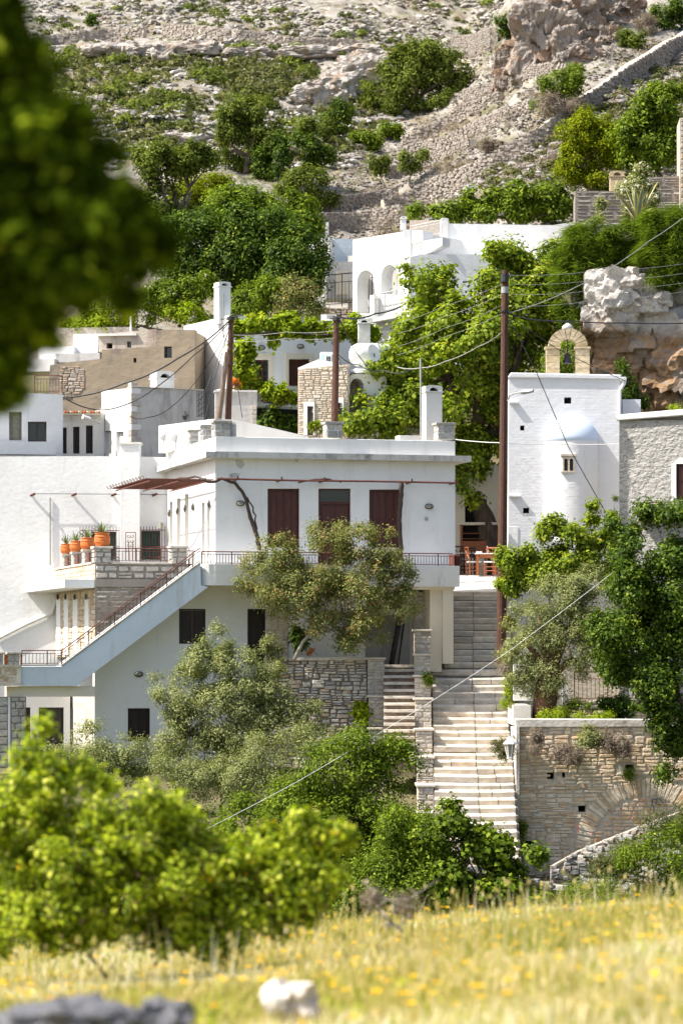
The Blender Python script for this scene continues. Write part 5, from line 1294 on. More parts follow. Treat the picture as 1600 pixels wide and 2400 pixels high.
# iron stair/gate beside the pole
ig = T('iron_gate', 'tall dark wrought iron gate panel with crossing bars beside the leaning pole', 'gate', px3(475, 978, 101))
g_ = Fr(800, 101, 40); u0, z1 = g_.pf(462, 915); u1, z0 = g_.pf(480, 978)
for i in range(6): LB('bar', g_, u0 + (u1 - u0) * i / 5, u0 + (u1 - u0) * i / 5 + .02, 0, .02, z0, z1 - .12 * (5 - i) * 0, iron, ig)
for i in range(5): MB().tube([g_.w(u0, 0, z0 + (z1 - z0) * i / 5), g_.w(u1, 0, z0 + (z1 - z0) * (i + 1) / 5)], .01, 4).build('diagonal_bar', iron, ig)
MB().tube([px3(487, 978, 101), px3(487, 900, 101)], .025, 5).build('gate_post', iron, ig)
# tan rendered house
Eq = Fr(457, 109, -9)
h4 = T('tan_house', 'tan weathered rendered house with a patch of bare rubble and a stepped roofline', 'house', Eq.w(-2, 2, 8))
FW('front', Eq, 0, [(457, 985), (110, 985), (118, 856), (150, 850), (239, 841), (239, 820), (365, 812), (365, 773), (457, 773)], .4, tanpl, h4, [(385, 812, 403, 839), (313, 839, 320, 850)])
for h_ in ((385, 812, 403, 839), (313, 839, 320, 850)): FB('window', Eq, .25, h_[0] - 1, h_[1] - 1, h_[2] + 1, h_[3] + 1, .06, glassd, h4)
LB('body', Eq, Eq.pf(365, 800)[0], -.02, .41, 4, Eq.vz(0, 0, 985), Eq.vz(0, 0, 776), tanpl, h4)
LB('body', Eq, Eq.pf(110, 800)[0], Eq.pf(365, 800)[0] - .02, .41, 3, Eq.vz(0, 0, 985), Eq.vz(0, 0, 860), tanpl, h4)
P = [Eq.pf(x, y) for x, y in ((140, 925), (145, 862), (180, 858), (196, 880), (200, 905), (176, 930), (150, 935))]
masonry(h4, Eq, False, -.0, P, wallst, (.08, .18), (.12, .36), .03, jit=.8)
up = T('cream_house', 'cream upper room with two small windows stepped back on the tan house roof', 'house', Eq.w(-4, 2.5, 13))
FW('front', Eq, 1.2, [(232, 825), (366, 818), (366, 771), (320, 775), (230, 784)], .3, plaster('weathered_cream', (.58, .51, .43), (.30, .22, .18), 1.5, .6, .04, streak=.9), up, [(250, 804, 264, 817), (298, 800, 308, 815)])
FB('interior', Eq, 1.55, 230, 796, 366, 826, .5, black, up); FB('pipe_glass', Eq, 1.35, 298, 800, 308, 815, .05, glassd, up)
FB('roof_edge', Eq, 1.1, 228, 782, 320, 786, 1.5, white2, up)
wh = T('white_house', 'stack of small bright white roof rooms left of the cream upper room', 'house', Eq.w(-6, 3, 12))
FB('room', Eq, 1.6, 172, 783, 232, 832, 1.5, white, wh); FB('room', Eq, 1.2, 91, 813, 174, 855, 2, white, wh); FB('room', Eq, .9, 130, 829, 234, 848, .5, greywash, wh); FB('painted_shade_panel', Eq, 1.55, 200, 799, 231, 832, .1, paleblue, wh)  # thin blue panel paints the shaded part of the white room
FB('parapet', Eq, .5, 38, 842, 128, 870, 1.5, white2, wh)
bs = FB('rubble_house', Eq, 3.2, 60, 770, 310, 850, 2, wallst); bs.name = 'stone_house'; tag(bs, 'low brown stone building behind the white roof rooms', 'house')
MB().tube([px3(307, 776, 112), px3(307, 741, 112)], .04, 6).build('roof_mast', cloth); tag(bpy.data.objects['roof_mast.001'] if 'roof_mast.001' in bpy.data.objects else bpy.data.objects['roof_mast'], 'thin white mast on the tan house roof', 'mast')
rb2 = railing('roof_railing', 'rusty roof railing in front of the bare rubble patch of the tan house', lambda a, z: L1.w(a, .6, z), [(L1.pf(82, 922, .6)[0], L1.pf(82, 922, .6)[1]), (L1.pf(146, 922, .6)[0], L1.pf(146, 922, .6)[1])], .62, L1.a, rust, post=.9, bsp=.1, r=.012)

# ================================================================ VINE HOUSE
B = Fr(536, 109, 26)
vh = T('white_house', 'white house with a green grapevine pergola and brown framed windows', 'house', B.w(3, 3, 9))
VW, VD = (598, 843, 631, 902), (676, 842, 727, 905)
FW('front', B, 0, [(536, 1030), (860, 1030), (850, 762), (800, 757), (536, 738)], .35, white, vh, [VW, VD])
SW('side', B, -.003, [(535.5, 1030), (431, 1000), (431, 764), (513, 745), (535.5, 741)], .35, white, vh)
LB('body', B, .35, B.pf(850, 900)[0], .36, B.ps(433, 900)[0], B.vz(0, 0, 1030), B.vz(0, 0, 772), white2, vh)
window(vh, B, .1, VW, brown, 2, 3); shutter(vh, B, .1, VD, brown, 2, 'shutter', 2, 1, louv=True)
for (x0, y0, x1, y1) in ((590, 828, 641, 905), (670, 828, 734, 905)):
    FW('surround', B, -.03, [(x0, y1), (x0, y0), (x1, y0), (x1, y1)], .029, cream, vh, [((x0 + 7, y1 - .5), (x0 + 7, y0 + 13), (x1 - 9, y0 + 13), (x1 - 9, y1 - .5))])
lamp(B, 0, 612, 815, vh); lamp(B, 0, 703, 812, vh)
FB('balcony_slab', B, -1.6, 549, 905, 700, 914, 1.59, white, vh); FB('lower_beam', B, -1.65, 600, 943, 699, 955, .3, white, vh)
FB('parapet_front', B, -1.62, 549, 912, 607, 945, .15, greywash, vh); FB('painted_shade_slab', B, -.3, 600, 956, 699, 1020, .2, black, vh)  # black slab paints the shade below the balcony
FB('side_window', B, -.03, 536.5, 741, 537, 742, .01, white, vh)
chimney('chimney', 'slender tall white chimney rising beside the dark pole on the vine house', B, .5, 513, 541, 659, 760, .45, white)
LB('pipe', B, B.pf(522, 700, .45)[0], B.pf(523.5, 700, .45)[0], .42, .48, B.pf(522, 790, .45)[1], B.pf(522, 688, .45)[1], galv, vh)
qg = T('grey_wall', 'low stained grey garden wall with a stone end, right of the dark pole', 'wall', px3(570, 985, 102))
gw = Fr(800, 102, 5); FW('wall', gw, 0, [(505, 1000), (601, 1000), (603, 918), (505, 916)], .5, greywash, qg)
u0, z1 = gw.pf(588, 950, -.03); u1, z0 = gw.pf(602, 1000, -.03); masonry(qg, gw, False, -.0, rect(u0, z0, u1, z1), pillst, (.12, .18), (.15, .28), .03)
FB('coping', gw, -.05, 503, 914, 603, 918.5, .6, white2, qg)
ac = T('air_conditioner', 'white air conditioning unit with a blue side on the rubble stone house roof', 'air conditioner', px3(763, 858, 103)); af = Fr(800, 103, -25)
FB('casing', af, 0, 751, 832, 776, 858, .45, acb, ac); FB('grille_panel', af, -.01, 762, 833, 776, 857, .02, cloth, ac)
for i in range(5):
    for j in range(2): FB('vent', af, -.03, 763.5 + j * 6, 835 + i * 4.4, 768 + j * 6, 838 + i * 4.4, .02, black, ac)
# second unit on vine house roof
a2_ = T('air_conditioner', 'white air conditioning unit on the vine house roof edge behind the right pole', 'air conditioner', px3(765, 745, 111)); FB('casing', Fr(800, 111, 0), 0, 752, 737, 790, 748, .5, rubw, a2_); FB('vent', Fr(800, 111, 0), -.02, 766, 739, 784, 747, .02, galv, a2_)
# stone house with door
Gq = Fr(698, 101.5, -4)
gh = T('stone_house', 'small house of pale rubble stone with narrow grey doors behind the right pole', 'house', Gq.w(1, 2, 7))
GD, GD2 = (720, 952, 734, 1020), (791, 944, 802, 1000)
FW('core', Gq, .04, [(698, 1040), (818, 1040), (818, 853), (790, 856), (698, 866)], .4, mortar_l, gh, [GD, GD2])
P = [Gq.pf(x, y) for x, y in ((699, 1040), (815, 1040), (815, 856), (790, 858), (699, 868))]
def skg(a_, z_):
    for D in (GD, GD2):
        p0, p1 = Gq.pf(D[0] - 10, D[3]), Gq.pf(D[2] + 3, D[1] - 12)
        if p0[0] < a_ < p1[0] and z_ < p1[1]: return True
masonry(gh, Gq, False, .04, P, palest, (.08, .17), (.12, .32), .035, jit=.8, skip=skg, gap=.015)
for D in (GD, GD2):
    FW('surround', Gq, -.03, [(D[0] - 9, D[3]), (D[0] - 9, D[1] - 11), (D[2] + 3, D[1] - 11), (D[2] + 3, D[3])], .06, white, gh, [(D[0], D[1], D[2], D[3] - .2)])
    shutter(gh, Gq, .1, D, plain('grey_brown_door', (.10, .07, .06), .6), 1, 'door', 3, 1)
LB('body', Gq, .02, Gq.pf(817, 900)[0], .45, 3, Gq.vz(0, 0, 1040), Gq.vz(0, 0, 870), mortar_l, gh)
FW('roof_parapet', Gq, .3, [(698, 868), (790, 857), (790, 850), (745, 842), (698, 862)], 2.6, white, gh)
# white lump of roof, tank, dish, pillars
FB('chimney', Fr(800, 104.5, 5), 0, 795, 825, 752, 870, .5, white); tag(bpy.data.objects['chimney.003'] if 'chimney.003' in bpy.data.objects else COL.objects[-1], 'plain white masonry pillar directly behind the right utility pole', 'chimney')
chimney('chimney', 'white chimney with an open arched top beside the second grapevine', Fr(800, 107, 5), 0, 839, 868, 746, 830, .5, white2)
chimney('chimney', 'small white chimney half hidden by the big plane tree leaves', Fr(800, 107.5, 5), 0, 914, 940, 785, 830, .4, white2)
tk = T('water_tank', 'white horizontal cylindrical water tank on the roof beside the right pole', 'water tank', px3(850, 850, 102.5))
p0, p1 = px3(838, 832, 102.5), px3(905, 832, 103.2)
MB().tube([p0 + Vector((-.3, 0, 0)), p0 + Vector((-.22, 0, 0)), p0, p1, p1 + Vector((.2, 0, 0))], [.1, .3, .4, .4, .2], 18).build('tank', rubw, tk, True)
for x in (.2, .75): q_ = p0.lerp(p1, x); MB().box(Fr(800, q_.y, 0), q_.x - .05, q_.x + .05, -.3, .3, q_.z - .9, q_.z - .35).build('stand', white2, tk)
ds = T('satellite_dish', 'tilted white satellite dish in front of the water tank', 'satellite dish', px3(878, 850, 101.6)); c = px3(877, 828, 101.6); n = 18; ax = Vector((.75, -.6, .25)).normalized(); s1 = ax.cross(Vector((0, 0, 1))).normalized(); s2_ = ax.cross(s1)
V = [c - ax * .07] + [c + (s1 * math.cos(i / n * 6.283) + s2_ * math.sin(i / n * 6.283)) * .33 for i in range(n)]
mk('dish', V, [[0, 1 + i, 1 + (i + 1) % n] for i in range(n)], rubw, ds, True); MB().tube([c, c + Vector((0, .1, -.5))], .02, 5).build('mount', iron, ds)
wa = T('white_arch_house', 'small white rounded annex with arched doorway right of the stone house', 'house', px3(840, 960, 101.8)); wf = Fr(800, 101.8, 14)
FW('front', wf, 0, [(803, 1020), (905, 1020), (905, 862), (838, 862), (812, 880), (803, 905)], 2.5, white, wa, [tuple(arch_p for arch_p in [(820, 1015), (820, 900), (826, 890), (835, 886), (846, 890), (852, 900), (852, 1015)])])
FB('back', wf, 1.0, 815, 880, 860, 1020, .1, cream, wa)
MB().tube([wf.w(wf.pf(806, 985, -.2)[0], -.2, wf.pf(806, 985, -.2)[1]), wf.w(wf.pf(808, 900, -.2)[0], -.2, wf.pf(808, 900, -.2)[1]), wf.w(wf.pf(822, 872, -.2)[0], -.2, wf.pf(822, 872, -.2)[1]), wf.w(wf.pf(872, 870, -.2)[0], -.2, wf.pf(872, 870, -.2)[1])], .09, 8).build('drain_pipe', rubw, wa, True)

# ================================================================ ARCHED HOUSE ON THE HILL
Dq = Fr(826, 122, -40)
ah = T('arched_house', 'large sunlit white hillside house with two tall arches and an upper terrace', 'house', Dq.w(3, 3, 12))
A1, A2 = arch(Dq, 836, 877, 633, 735, n=10, pointed=True), arch(Dq, 893, 930, 622, 700, n=10, pointed=True)
o1 = [Dq.pf(x, y) for x, y in ((826, 800), (990, 800), (990, 536), (962, 540), (826, 562))]
def arch_pts(x0, x1, yt, yb):
    c_ = (x0 + x1) / 2; r_ = (x1 - x0) / 2; ys_ = yt + r_ * 1.5
    return [(x0, yb), (x1, yb)] + [(c_ + r_ * math.cos(t), ys_ - r_ * 1.5 * math.sin(t)) for t in [math.pi * i / 12 for i in range(13)]]
FW('arcade_wall', Dq, 0, [(826, 960), (990, 960), (990, 540), (962, 540), (826, 562)], .7, white, ah, [tuple(arch_pts(836, 878, 633, 735)), tuple(arch_pts(893, 932, 620, 690))])
FB('loggia_back', Dq, 3.2, 815, 600, 985, 760, .2, greywash, ah)
LB('roof', Dq, .02, Dq.pf(990, 600)[0], .71, 5, Dq.vz(0, 0, 618), Dq.vz(0, 0, 566), white2, ah)
LB('floor', Dq, .02, Dq.pf(990, 600)[0], .71, 5, Dq.vz(0, 0, 960), Dq.vz(0, 0, 742), white2, ah)
mpd = lambda a, z: Dq.w(a, .3, z)
for k, (x0, x1, y0, y1, h_) in enumerate(((846, 878, 720, 735, 1.6),)):
    e0, e1 = Dq.pf(x0, y1, 2.4), Dq.pf(x1, y1, 2.4); railing('iron_fence', 'dark iron bars seen through the left tall arch', lambda a, z: Dq.w(a, 2.4, z), [(e0[0], e0[1] - .1), (e1[0], e1[1] - .1)], 2.0, Dq.a, iron, post=.6, bsp=.16, r=.014, cat='fence')
FB('balcony_parapet', Dq, -.35, 866, 692, 876, 748, .3, white, ah)
e0, e1 = Dq.pf(876, 740, -.3), Dq.pf(938, 728, -.3); railing('balcony_railing', 'ornamental grey iron balcony railing below the right tall arch', lambda a, z: Dq.w(a, -.3, z), [(e0[0], e0[1]), (e1[0], e1[1])], .85, Dq.a, galv, post=.6, bsp=.1, r=.014)
FW('balcony_slab', Dq, -.45, [(866, 756), (940, 742), (940, 732), (866, 746)], .44, white2, ah)
lst = stonemat('white_wall_stone', [(.60, .57, .54), (.72, .70, .67), (.52, .50, .50)], .4, 5)
P = [Dq.pf(x, y) for x, y in ((868, 800), (955, 800), (955, 745), (868, 758))]; masonry(ah, Dq, False, .0, P, lst, (.2, .3), (.3, .8), .04, jit=.3)
D2q = Fr(960, 119, 6)
FW('upper_room', D2q, 0, [(960, 960), (1400, 960), (1400, 605), (1130, 604), (1125, 596), (985, 596), (960, 603)], 3.5, white, ah)
FW('lit_parapet', Dq, .0, [(962, 610), (1036, 575), (1036, 557), (962, 570)], .5, white, ah)
UF = Fr(1036, 121.5, 4)
FW('upper_wall', UF, 0, [(1036, 640), (1350, 640), (1350, 519), (1292, 528), (1052, 524), (1050, 512), (1036, 512)], .5, white, ah)
FB('wall_pier', UF, -.06, 1034, 511, 1049, 600, .6, white2, ah)
FB('roof_pier', Fr(800, 120, 0), 0, 946, 538, 963, 604, .5, white, ah)
e0, e1 = Dq.pf(964, 562, 1.6), Dq.pf(1033, 540, 1.6)
trf = Fr(964, 121, -12); e0, e1 = trf.pf(964, 562), trf.pf(1034, 548)
railing('terrace_railing', 'grey vertical bar railing on the roof terrace between white piers', lambda a, z: trf.w(a, 0, z), [(e0[0], e0[1]), (e1[0], e1[1])], .55, trf.a, galv, post=.7, bsp=.1, r=.014)
tb = FB('terrace_wall', Fr(800, 123.5, 0), 0, 960, 516, 1036, 560, .3, plain('terrace_tan', (.50, .42, .34), .9)); tag(tb, 'pale tan wall behind the roof terrace railing', 'wall')
for k, (x0, x1, y0, y1, w) in enumerate(((938, 952, 507, 540, 'slim white chimney at the left end of the roof terrace railing'), (996, 1022, 510, 530, 'low white chimney behind the roof terrace railing'), (1092, 1110, 432, 475, 'small white chimney standing alone among the green shrubs below the terraces'))):
    chimney('chimney', w, Fr(800, 125 + k, 0), 0, x0, x1, y0, y1, .4, white2)
bk_ = T('back_house', 'plain shaded white walls stepping back left of the arched house', 'house', px3(780, 640, 127))
FB('wall', Fr(800, 127, 8), 0, 770, 559, 826, 650, 2, paleblue, bk_); FB('wall', Fr(800, 126, -15), 0, 712, 559, 772, 640, 2, white2, bk_); FB('pier', Fr(800, 125, 0), 0, 762, 521, 770, 565, .3, white, bk_)  # first wall pale blue: shade of a white wall put into its colour
FB('lower_wall', Fr(800, 125.5, 8), 0, 765, 612, 826, 700, 1.5, greywash, bk_); FB('white_block', Fr(800, 125, 8), 0, 790, 634, 815, 690, .3, cream, bk_)
e0 = Fr(800, 123.5, 4); p0, p1 = e0.pf(760, 722), e0.pf(826, 716)
railing('iron_fence', 'tall dark spiked iron fence left of the arched house', lambda a, z: e0.w(a, 0, z), [(p0[0], p0[1]), (p1[0], p1[1])], 1.35, e0.a, iron, post=.8, bsp=.15, r=.016, cat='fence', lo=.1, hi=.75)
rwf = Fr(800, 123, 4); r3 = T('rubble_wall', 'low reddish rubble wall under the tall iron fence', 'wall', px3(790, 740, 123)); FB('core', rwf, .05, 735, 722, 826, 760, .5, mortar, r3)
u0, z1 = rwf.pf(735, 722); u1, z0 = rwf.pf(826, 755); masonry(r3, rwf, False, .05, rect(u0, z0, u1, z1), wallst, (.1, .22), (.15, .4), .05, jit=.6)

# ================================================================ TOP RIGHT STONE HOUSES
Tq = Fr(1347, 118, -3)
th = T('stone_house', 'grey mortared stone house end with a flat top beside the agave', 'house', Tq.w(2, 2, 15))
pm = plaster('grey_brown_pointing', (.27, .235, .20), (.18, .15, .12), 1, .7, .05, 5)
FW('wall', Tq, .03, [(1347, 700), (1522, 700), (1522, 449), (1347, 447)], 3, pm, th)
P = [Tq.pf(x, y) for x, y in ((1348, 530), (1522, 530), (1522, 451), (1348, 449))]
masonry(th, Tq, False, .03, P, pillst, (.14, .24), (.25, .8), .025, jit=.9, gap=.11)
t2 = T('stone_house', 'stone tower block with a small dark window at the upper right', 'house', Tq.w(4, 1, 15))
FW('wall', Tq, -.5, [(1521, 700), (1596, 700), (1596, 412), (1521, 416)], 2, pm, t2, [(1534, 432, 1543, 441)]); FB('window', Tq, -.3, 1533, 431, 1544, 442, .1, black, t2)
P = [Tq.pf(x, y, -.55) for x, y in ((1522, 500), (1596, 500), (1596, 414), (1522, 418))]; masonry(t2, Tq, False, -.5, P, pillst, (.12, .22), (.3, .8), .025, jit=.9, gap=.11, skip=lambda a_, z_: Tq.pf(1531, 444, -.5)[0] < a_ < Tq.pf(1546, 430, -.5)[0] and Tq.pf(1531, 444, -.5)[1] < z_ < Tq.pf(1531, 429, -.5)[1])
t3 = T('stone_house', 'narrow tall reddish stone wall cut by the right edge of the photo', 'house', Tq.w(6, 0, 15))
FW('wall', Tq, -1, [(1592, 700), (1660, 700), (1660, 270), (1592, 276)], 2, mortar_l, t3)
P = [Tq.pf(x, y, -1.03) for x, y in ((1593, 520), (1640, 520), (1640, 276), (1593, 277))]; masonry(t3, Tq, False, -1, P, wallst, (.14, .26), (.25, .6), .03)
chimney('chimney', 'square stone chimney with an arched opening on the top right stone house', Tq, .4, 1428, 1462, 400, 450, .55, gst, white)

# ================================================================ POLES AND CABLES
def pole(label, x0, y0, x1, y1, d, r0, r1, mat, name='utility_pole'):
    t = T(name, label, 'utility pole', px3(x1, y1, d)); MB().tube([px3(x1, y1, d), px3(x0 * .5 + x1 * .5 + .7, (y0 + y1) / 2, d), px3(x0, y0, d)], [r1, (r0 + r1) / 2, r0], 12).build('post', mat, t, False); return t
pl1 = pole('very tall dark brown wooden pole standing beside the stairway, in front of the chapel', 1183, 634, 1173, 1560, 92.6, .105, .16, polew)
p = px3(1182, 652, 92.5); MB().tube([p + Vector((0, 0, -.12)), p + Vector((0, 0, .12))], .125, 12).build('top_collar', iron, pl1)
p = px3(1182.5, 680, 92.6); MB().tube([p + Vector((0, 0, -.1)), p + Vector((0, 0, .1))], .12, 12).build('metal_band', galv, pl1)
p = px3(1181, 730, 92.6); MB().tube([p + Vector((0, 0, -.02)), p + Vector((0, 0, .03))], .14, 12).build('clamp', iron, pl1)
sl2 = T('street_lamp', 'slim grey street lamp reaching right from the tall brown pole', 'street lamp', px3(1190, 935, 92.4))
MB().tube([px3(1188, 940, 92.4), px3(1194, 926, 92.3), px3(1205, 922, 92.2), px3(1220, 919, 92)], .022, 6).build('arm', galv, sl2); MB().tube([px3(1218, 920, 92), px3(1228, 919, 92), px3(1248, 916, 91.8)], [.05, .08, .06], 6).build('head', galv, sl2)
pl2 = pole('dark utility pole with tangled cables in front of the vine house', 542, 742, 534, 1000, 99.5, .085, .11, polew)
pl2b = pole('weathered grey prop pole leaning against the dark utility pole', 532, 825, 510, 1000, 99.3, .07, .1, polew2)
pl3 = pole('dark utility pole in front of the pale stone house', 788, 742, 783, 1020, 99.0, .10, .12, polew)
for (x, y, d, t) in ((541, 746, 99.4, pl2), (788, 748, 98.9, pl3)):
    c = px3(x, y, d)
    for k in range(9):
        c2 = c + Vector((R.uniform(-.14, .14), R.uniform(-.14, .14), R.uniform(-.12, .12))); MB().tube(wob([c2, c2 + Vector((R.uniform(-.35, .35), R.uniform(-.2, .2), R.uniform(-.3, .15)))], 4, .03), .02, 4).build('cable_loop', iron, t)
    MB().tube([c + Vector((0, 0, -.05)), c + Vector((0, 0, .04))], .13, 10).build('clamp', iron, t)
for y in (800, 818, 852): 
    for s_ in (-1, 1): c = px3(541 + 9 * s_, y, 99.4); ell('insulator', c, (.035, .035, .05), cloth, pl2)
def wire(label, pts, r=.014, mat=cable, sag=0, name='power_cable'):
    P = [px3(*p_) for p_ in pts]; out = []
    for a, b2 in zip(P[:-1], P[1:]):
        for k in range(10): f = k / 10; q_ = a.lerp(b2, f); q_.z -= sag * 4 * f * (1 - f); out.append(q_)
    out.append(P[-1]); o = MB().tube(out, r, 4).build(name, mat); tag(o, label, 'cable')
wire('thick black cable from the left dark pole down to the small white house roof', [(540, 750, 99.4), (420, 838, 101), (290, 899, 102.5), (148, 932, 103)], .028, sag=.1)
wire('black cable hanging in a low curve from the left pole across the tan house', [(538, 756, 99.4), (455, 832, 101), (360, 912, 102.5), (290, 950, 103), (225, 960, 103.5), (155, 935, 103)], .02, sag=.06)
wire('thin black cable from the left pole looping low past the grey stained house', [(537, 765, 99.4), (470, 880, 101), (400, 955, 102), (345, 978, 102.8), (305, 975, 103)], .015, sag=.08)
wire('thin dark stay wire from the left pole down to the annex wall', [(540, 765, 99.4), (480, 920, 99), (462, 955, 98.8)], .013)
wire('thin dark wire from the left pole falling steeply to the iron gate', [(540, 760, 99.4), (500, 900, 99), (480, 985, 98.8)], .014)
wire('thin dark wire dropping right from the left pole to the grey garden wall', [(545, 760, 99.3), (553, 880, 99), (568, 980, 98.8)], .012)
wire('white thin cable between the two dark poles across the vine leaves', [(548, 785, 99.3), (670, 778, 99), (783, 775, 98.9)], .008, cablel, .05)
wire('lower white thin cable between the two dark poles', [(548, 800, 99.3), (670, 793, 99), (783, 792, 98.9)], .007, cablel, .05)
wire('thick black cable rising from the right pole over the plane tree to the arched house', [(797, 744, 99), (880, 735, 106), (960, 705, 112)], .03, sag=.1)
wire('thick black cable emerging above the plane tree towards the feathery shrubs', [(1084, 661, 112), (1142, 638, 115), (1250, 586, 118), (1330, 545, 119)], .035, sag=.1)
wire('black cable from the right pole dropping to the water tank roof', [(795, 748, 98.9), (830, 820, 100), (868, 870, 101)], .02)
wire('black cable from the middle of the right pole to the plane tree', [(790, 828, 98.9), (840, 855, 99.5), (900, 868, 99), (960, 868, 98)], .016, sag=.1)
wire('thin blue wire falling from the right pole past the arched annex', [(792, 830, 98.9), (815, 920, 99.5), (828, 985, 99.8)], .01, cable)
wire('grey sagging cable from the tall brown pole left into the plane tree leaves', [(1174, 780, 92.5), (1120, 812, 93.5), (1040, 848, 95), (985, 862, 96), (930, 860, 97)], .014, cablel, .05)
for k, (ya, yb) in enumerate(((665, 745), (690, 770), (715, 800), (735, 820))):
    wire('thin pale wire running left from the tall brown pole, %s of four' % ('topmost', 'second', 'third', 'lowest')[k], [(1175, ya, 92.5), (1040, (ya + yb) / 2 + 12, 95), (930, yb + 12, 98)], .005, cablel, .05)
for k, (ya, yb) in enumerate(((645, 615), (666, 638), (690, 660), (718, 680))):
    wire('thin pale wire running right from the tall brown pole, %s of four' % ('topmost', 'second', 'third', 'lowest')[k], [(1190, ya, 92.5), (1400, (ya + yb) / 2 + 4, 96), (1620, yb, 100)], .005, cablel, .06)
wire('long white cable sweeping up to the right across the feathery shrub', [(1185, 735, 92.5), (1290, 700, 94), (1420, 635, 96), (1520, 565, 98), (1620, 495, 100)], .011, cablel, .03)
wire('black twisted cable from the tall brown pole right across the rock face', [(1188, 732, 92.5), (1240, 748, 93.2), (1330, 753, 94.5), (1470, 757, 97), (1620, 757, 100)], .02, cable, .02)
wire('black stay wire from the tall brown pole down across the chapel apse', [(1186, 735, 92.4), (1255, 870, 92.5), (1330, 1045, 92.7), (1395, 1160, 92.9), (1455, 1265, 93)], .014, cable)
wire('thin black wire from the tall pole past the bell to the chapel downpipe', [(1186, 738, 92.4), (1300, 815, 94), (1400, 865, 95.5), (1470, 895, 97)], .012, cable)
wire('white thin cable from the main house parapet to the tall pole and the chapel', [(1066, 1030, 95), (1175, 1038, 92.8), (1320, 1041, 95.6), (1450, 1040, 96.5)], .012, cloth, .02)
wire('white cable slanting down left across the stairway and the garden shrubs', [(1450, 1330, 84), (1200, 1520, 82), (1000, 1650, 80.5), (700, 1830, 78), (480, 1945, 76)], .006, cloth, .015)
wire('thin brown wire rising from the roof chimney up to the plane tree', [(1054, 985, 95.5), (1088, 900, 94), (1125, 825, 93)], .01, vinew)

# ================================================================ HILLSIDE
hl = {}
def region(n, x0, y0, x1, y1, seed, dens=None):
    rs = np.random.RandomState(seed); x = rs.uniform(x0, x1, n); y = rs.uniform(y0, y1, n)
    if dens is not None: k = rs.rand(n) < dens(x, y); x, y = x[k], y[k]
    return x, y, hit(x, y), rs
def ramp1(v, a, b): return np.clip((v - a) / (b - a), 0, 1)
# the dividing line between the far open hill (left) and the nearer terraces (right), in photo columns by row
def divx(y): return np.interp(y, [0, 100, 250, 400, 520, 600], [1180, 1120, 980, 820, 740, 700])
nz = lambda x, y, s_, sd: vnoise(np.stack([x / s_, y / (s_ * .5), np.zeros_like(x)], -1), sd)
# loose limestone on the open hill
dl = lambda x, y: (x < divx(y)) * np.where(y < 125, .95, np.where(y < 250, .28, .8)) * ramp1(nz(x, y, 60, 1), -.55, -.1)
x, y, P, rs = region(21000, -60, -10, 1190, 400, 21, dl)
sz = .10 + .75 * rs.rand(len(P)) ** 2.9
Sz = np.stack([sz * rs.uniform(.9, 1.9, len(P)), sz * rs.uniform(.8, 1.3, len(P)), sz * rs.uniform(.4, .8, len(P))], 1); P[:, 2] += sz * .12
pile('loose_limestone', P, Sz, rubm)
# terrace rubble on the right
x, y, P, rs = region(14500, 700, 60, 1640, 560, 22, lambda x, y: (x > divx(y) - 20) * 1.0 * ramp1(nz(x, y, 40, 4), -.8, -.2))
sz = .08 + .24 * rs.rand(len(P)) ** 2.2
Sz = np.stack([sz * rs.uniform(.9, 1.8, len(P)), sz, sz * rs.uniform(.45, .8, len(P))], 1); P[:, 2] += sz * .15
pile('terrace_rubble', P, Sz, trsm)
# pale scree right of the slanting wall
x, y, P, rs = region(1500, 1040, 180, 1640, 440, 23, lambda x, y: ((y > np.interp(x, [1000, 1106, 1285, 1463, 1600], [470, 425, 322, 195, 90])) * .9))
sz = .15 + .45 * rs.rand(len(P)) ** 2.5; Sz = np.stack([sz * 1.4, sz, sz * .6], 1); pile('pale_scree', P, Sz, rubm, tmpl=ICO2)
def shrubs(name, P, r, kind, per, leaf, seed, asp=.6, flat=.75):
    rs = np.random.RandomState(seed); n = len(P); c = np.repeat(P, per, 0); D = unit(rs.randn(n * per, 3)); D[:, 2] = np.abs(D[:, 2])
    rr_ = np.repeat(r, per)[:, None] * (.45 + .6 * rs.rand(n * per, 1)); pos = c + D * rr_ * np.array([1, 1, flat])
    nr = unit(D + rs.randn(n * per, 3) * .4); t = rs.randn(n * per, 3); t -= nr * (t * nr).sum(1, keepdims=True)
    ln = leaf * rs.uniform(.6, 1.4, n * per) * np.repeat(np.sqrt(r / r.mean()), per)
    rn = np.clip(.65 * np.repeat(rs.rand(n), per) + .35 * rs.rand(n * per), 0, 1)
    o = leaves(name, pos, t, nr, ln, ln * asp, rn, LF[kind]); tag(o, kind='stuff'); return o
ds_ = lambda x, y: (x < divx(y) - 10) * np.where(y < 118, .16, np.where(y < 255, .95, .42)) * ramp1(nz(x, y, 70, 7), -.75, .15)
x, y, P, rs = region(9500, -60, -10, 1190, 380, 31, ds_); shrubs('hill_scrub', P, rs.uniform(.22, .8, len(P)) * np.where(y > 118, 1, .7), 'scrub', 19, .32, 32)
x, y, P, rs = region(420, -60, 0, 1190, 360, 33, ds_); shrubs('dark_hill_scrub', P, rs.uniform(.6, 1.3, len(P)), 'far', 100, .3, 34)
x, y, P, rs = region(2000, 720, 100, 1640, 560, 35, lambda x, y: (x > divx(y)) * ramp1(nz(x, y, 90, 9), -.1, .5)); shrubs('dry_terrace_scrub', P, rs.uniform(.2, .6, len(P)), 'dry', 50, .2, 36, .12)
x, y, P, rs = region(1000, 1060, 150, 1640, 440, 37, lambda x, y: (y > np.interp(x, [1000, 1106, 1285, 1463, 1600], [480, 430, 330, 205, 100])) * .6); shrubs('low_slope_scrub', P, rs.uniform(.2, .55, len(P)), 'scrub', 46, .18, 38)
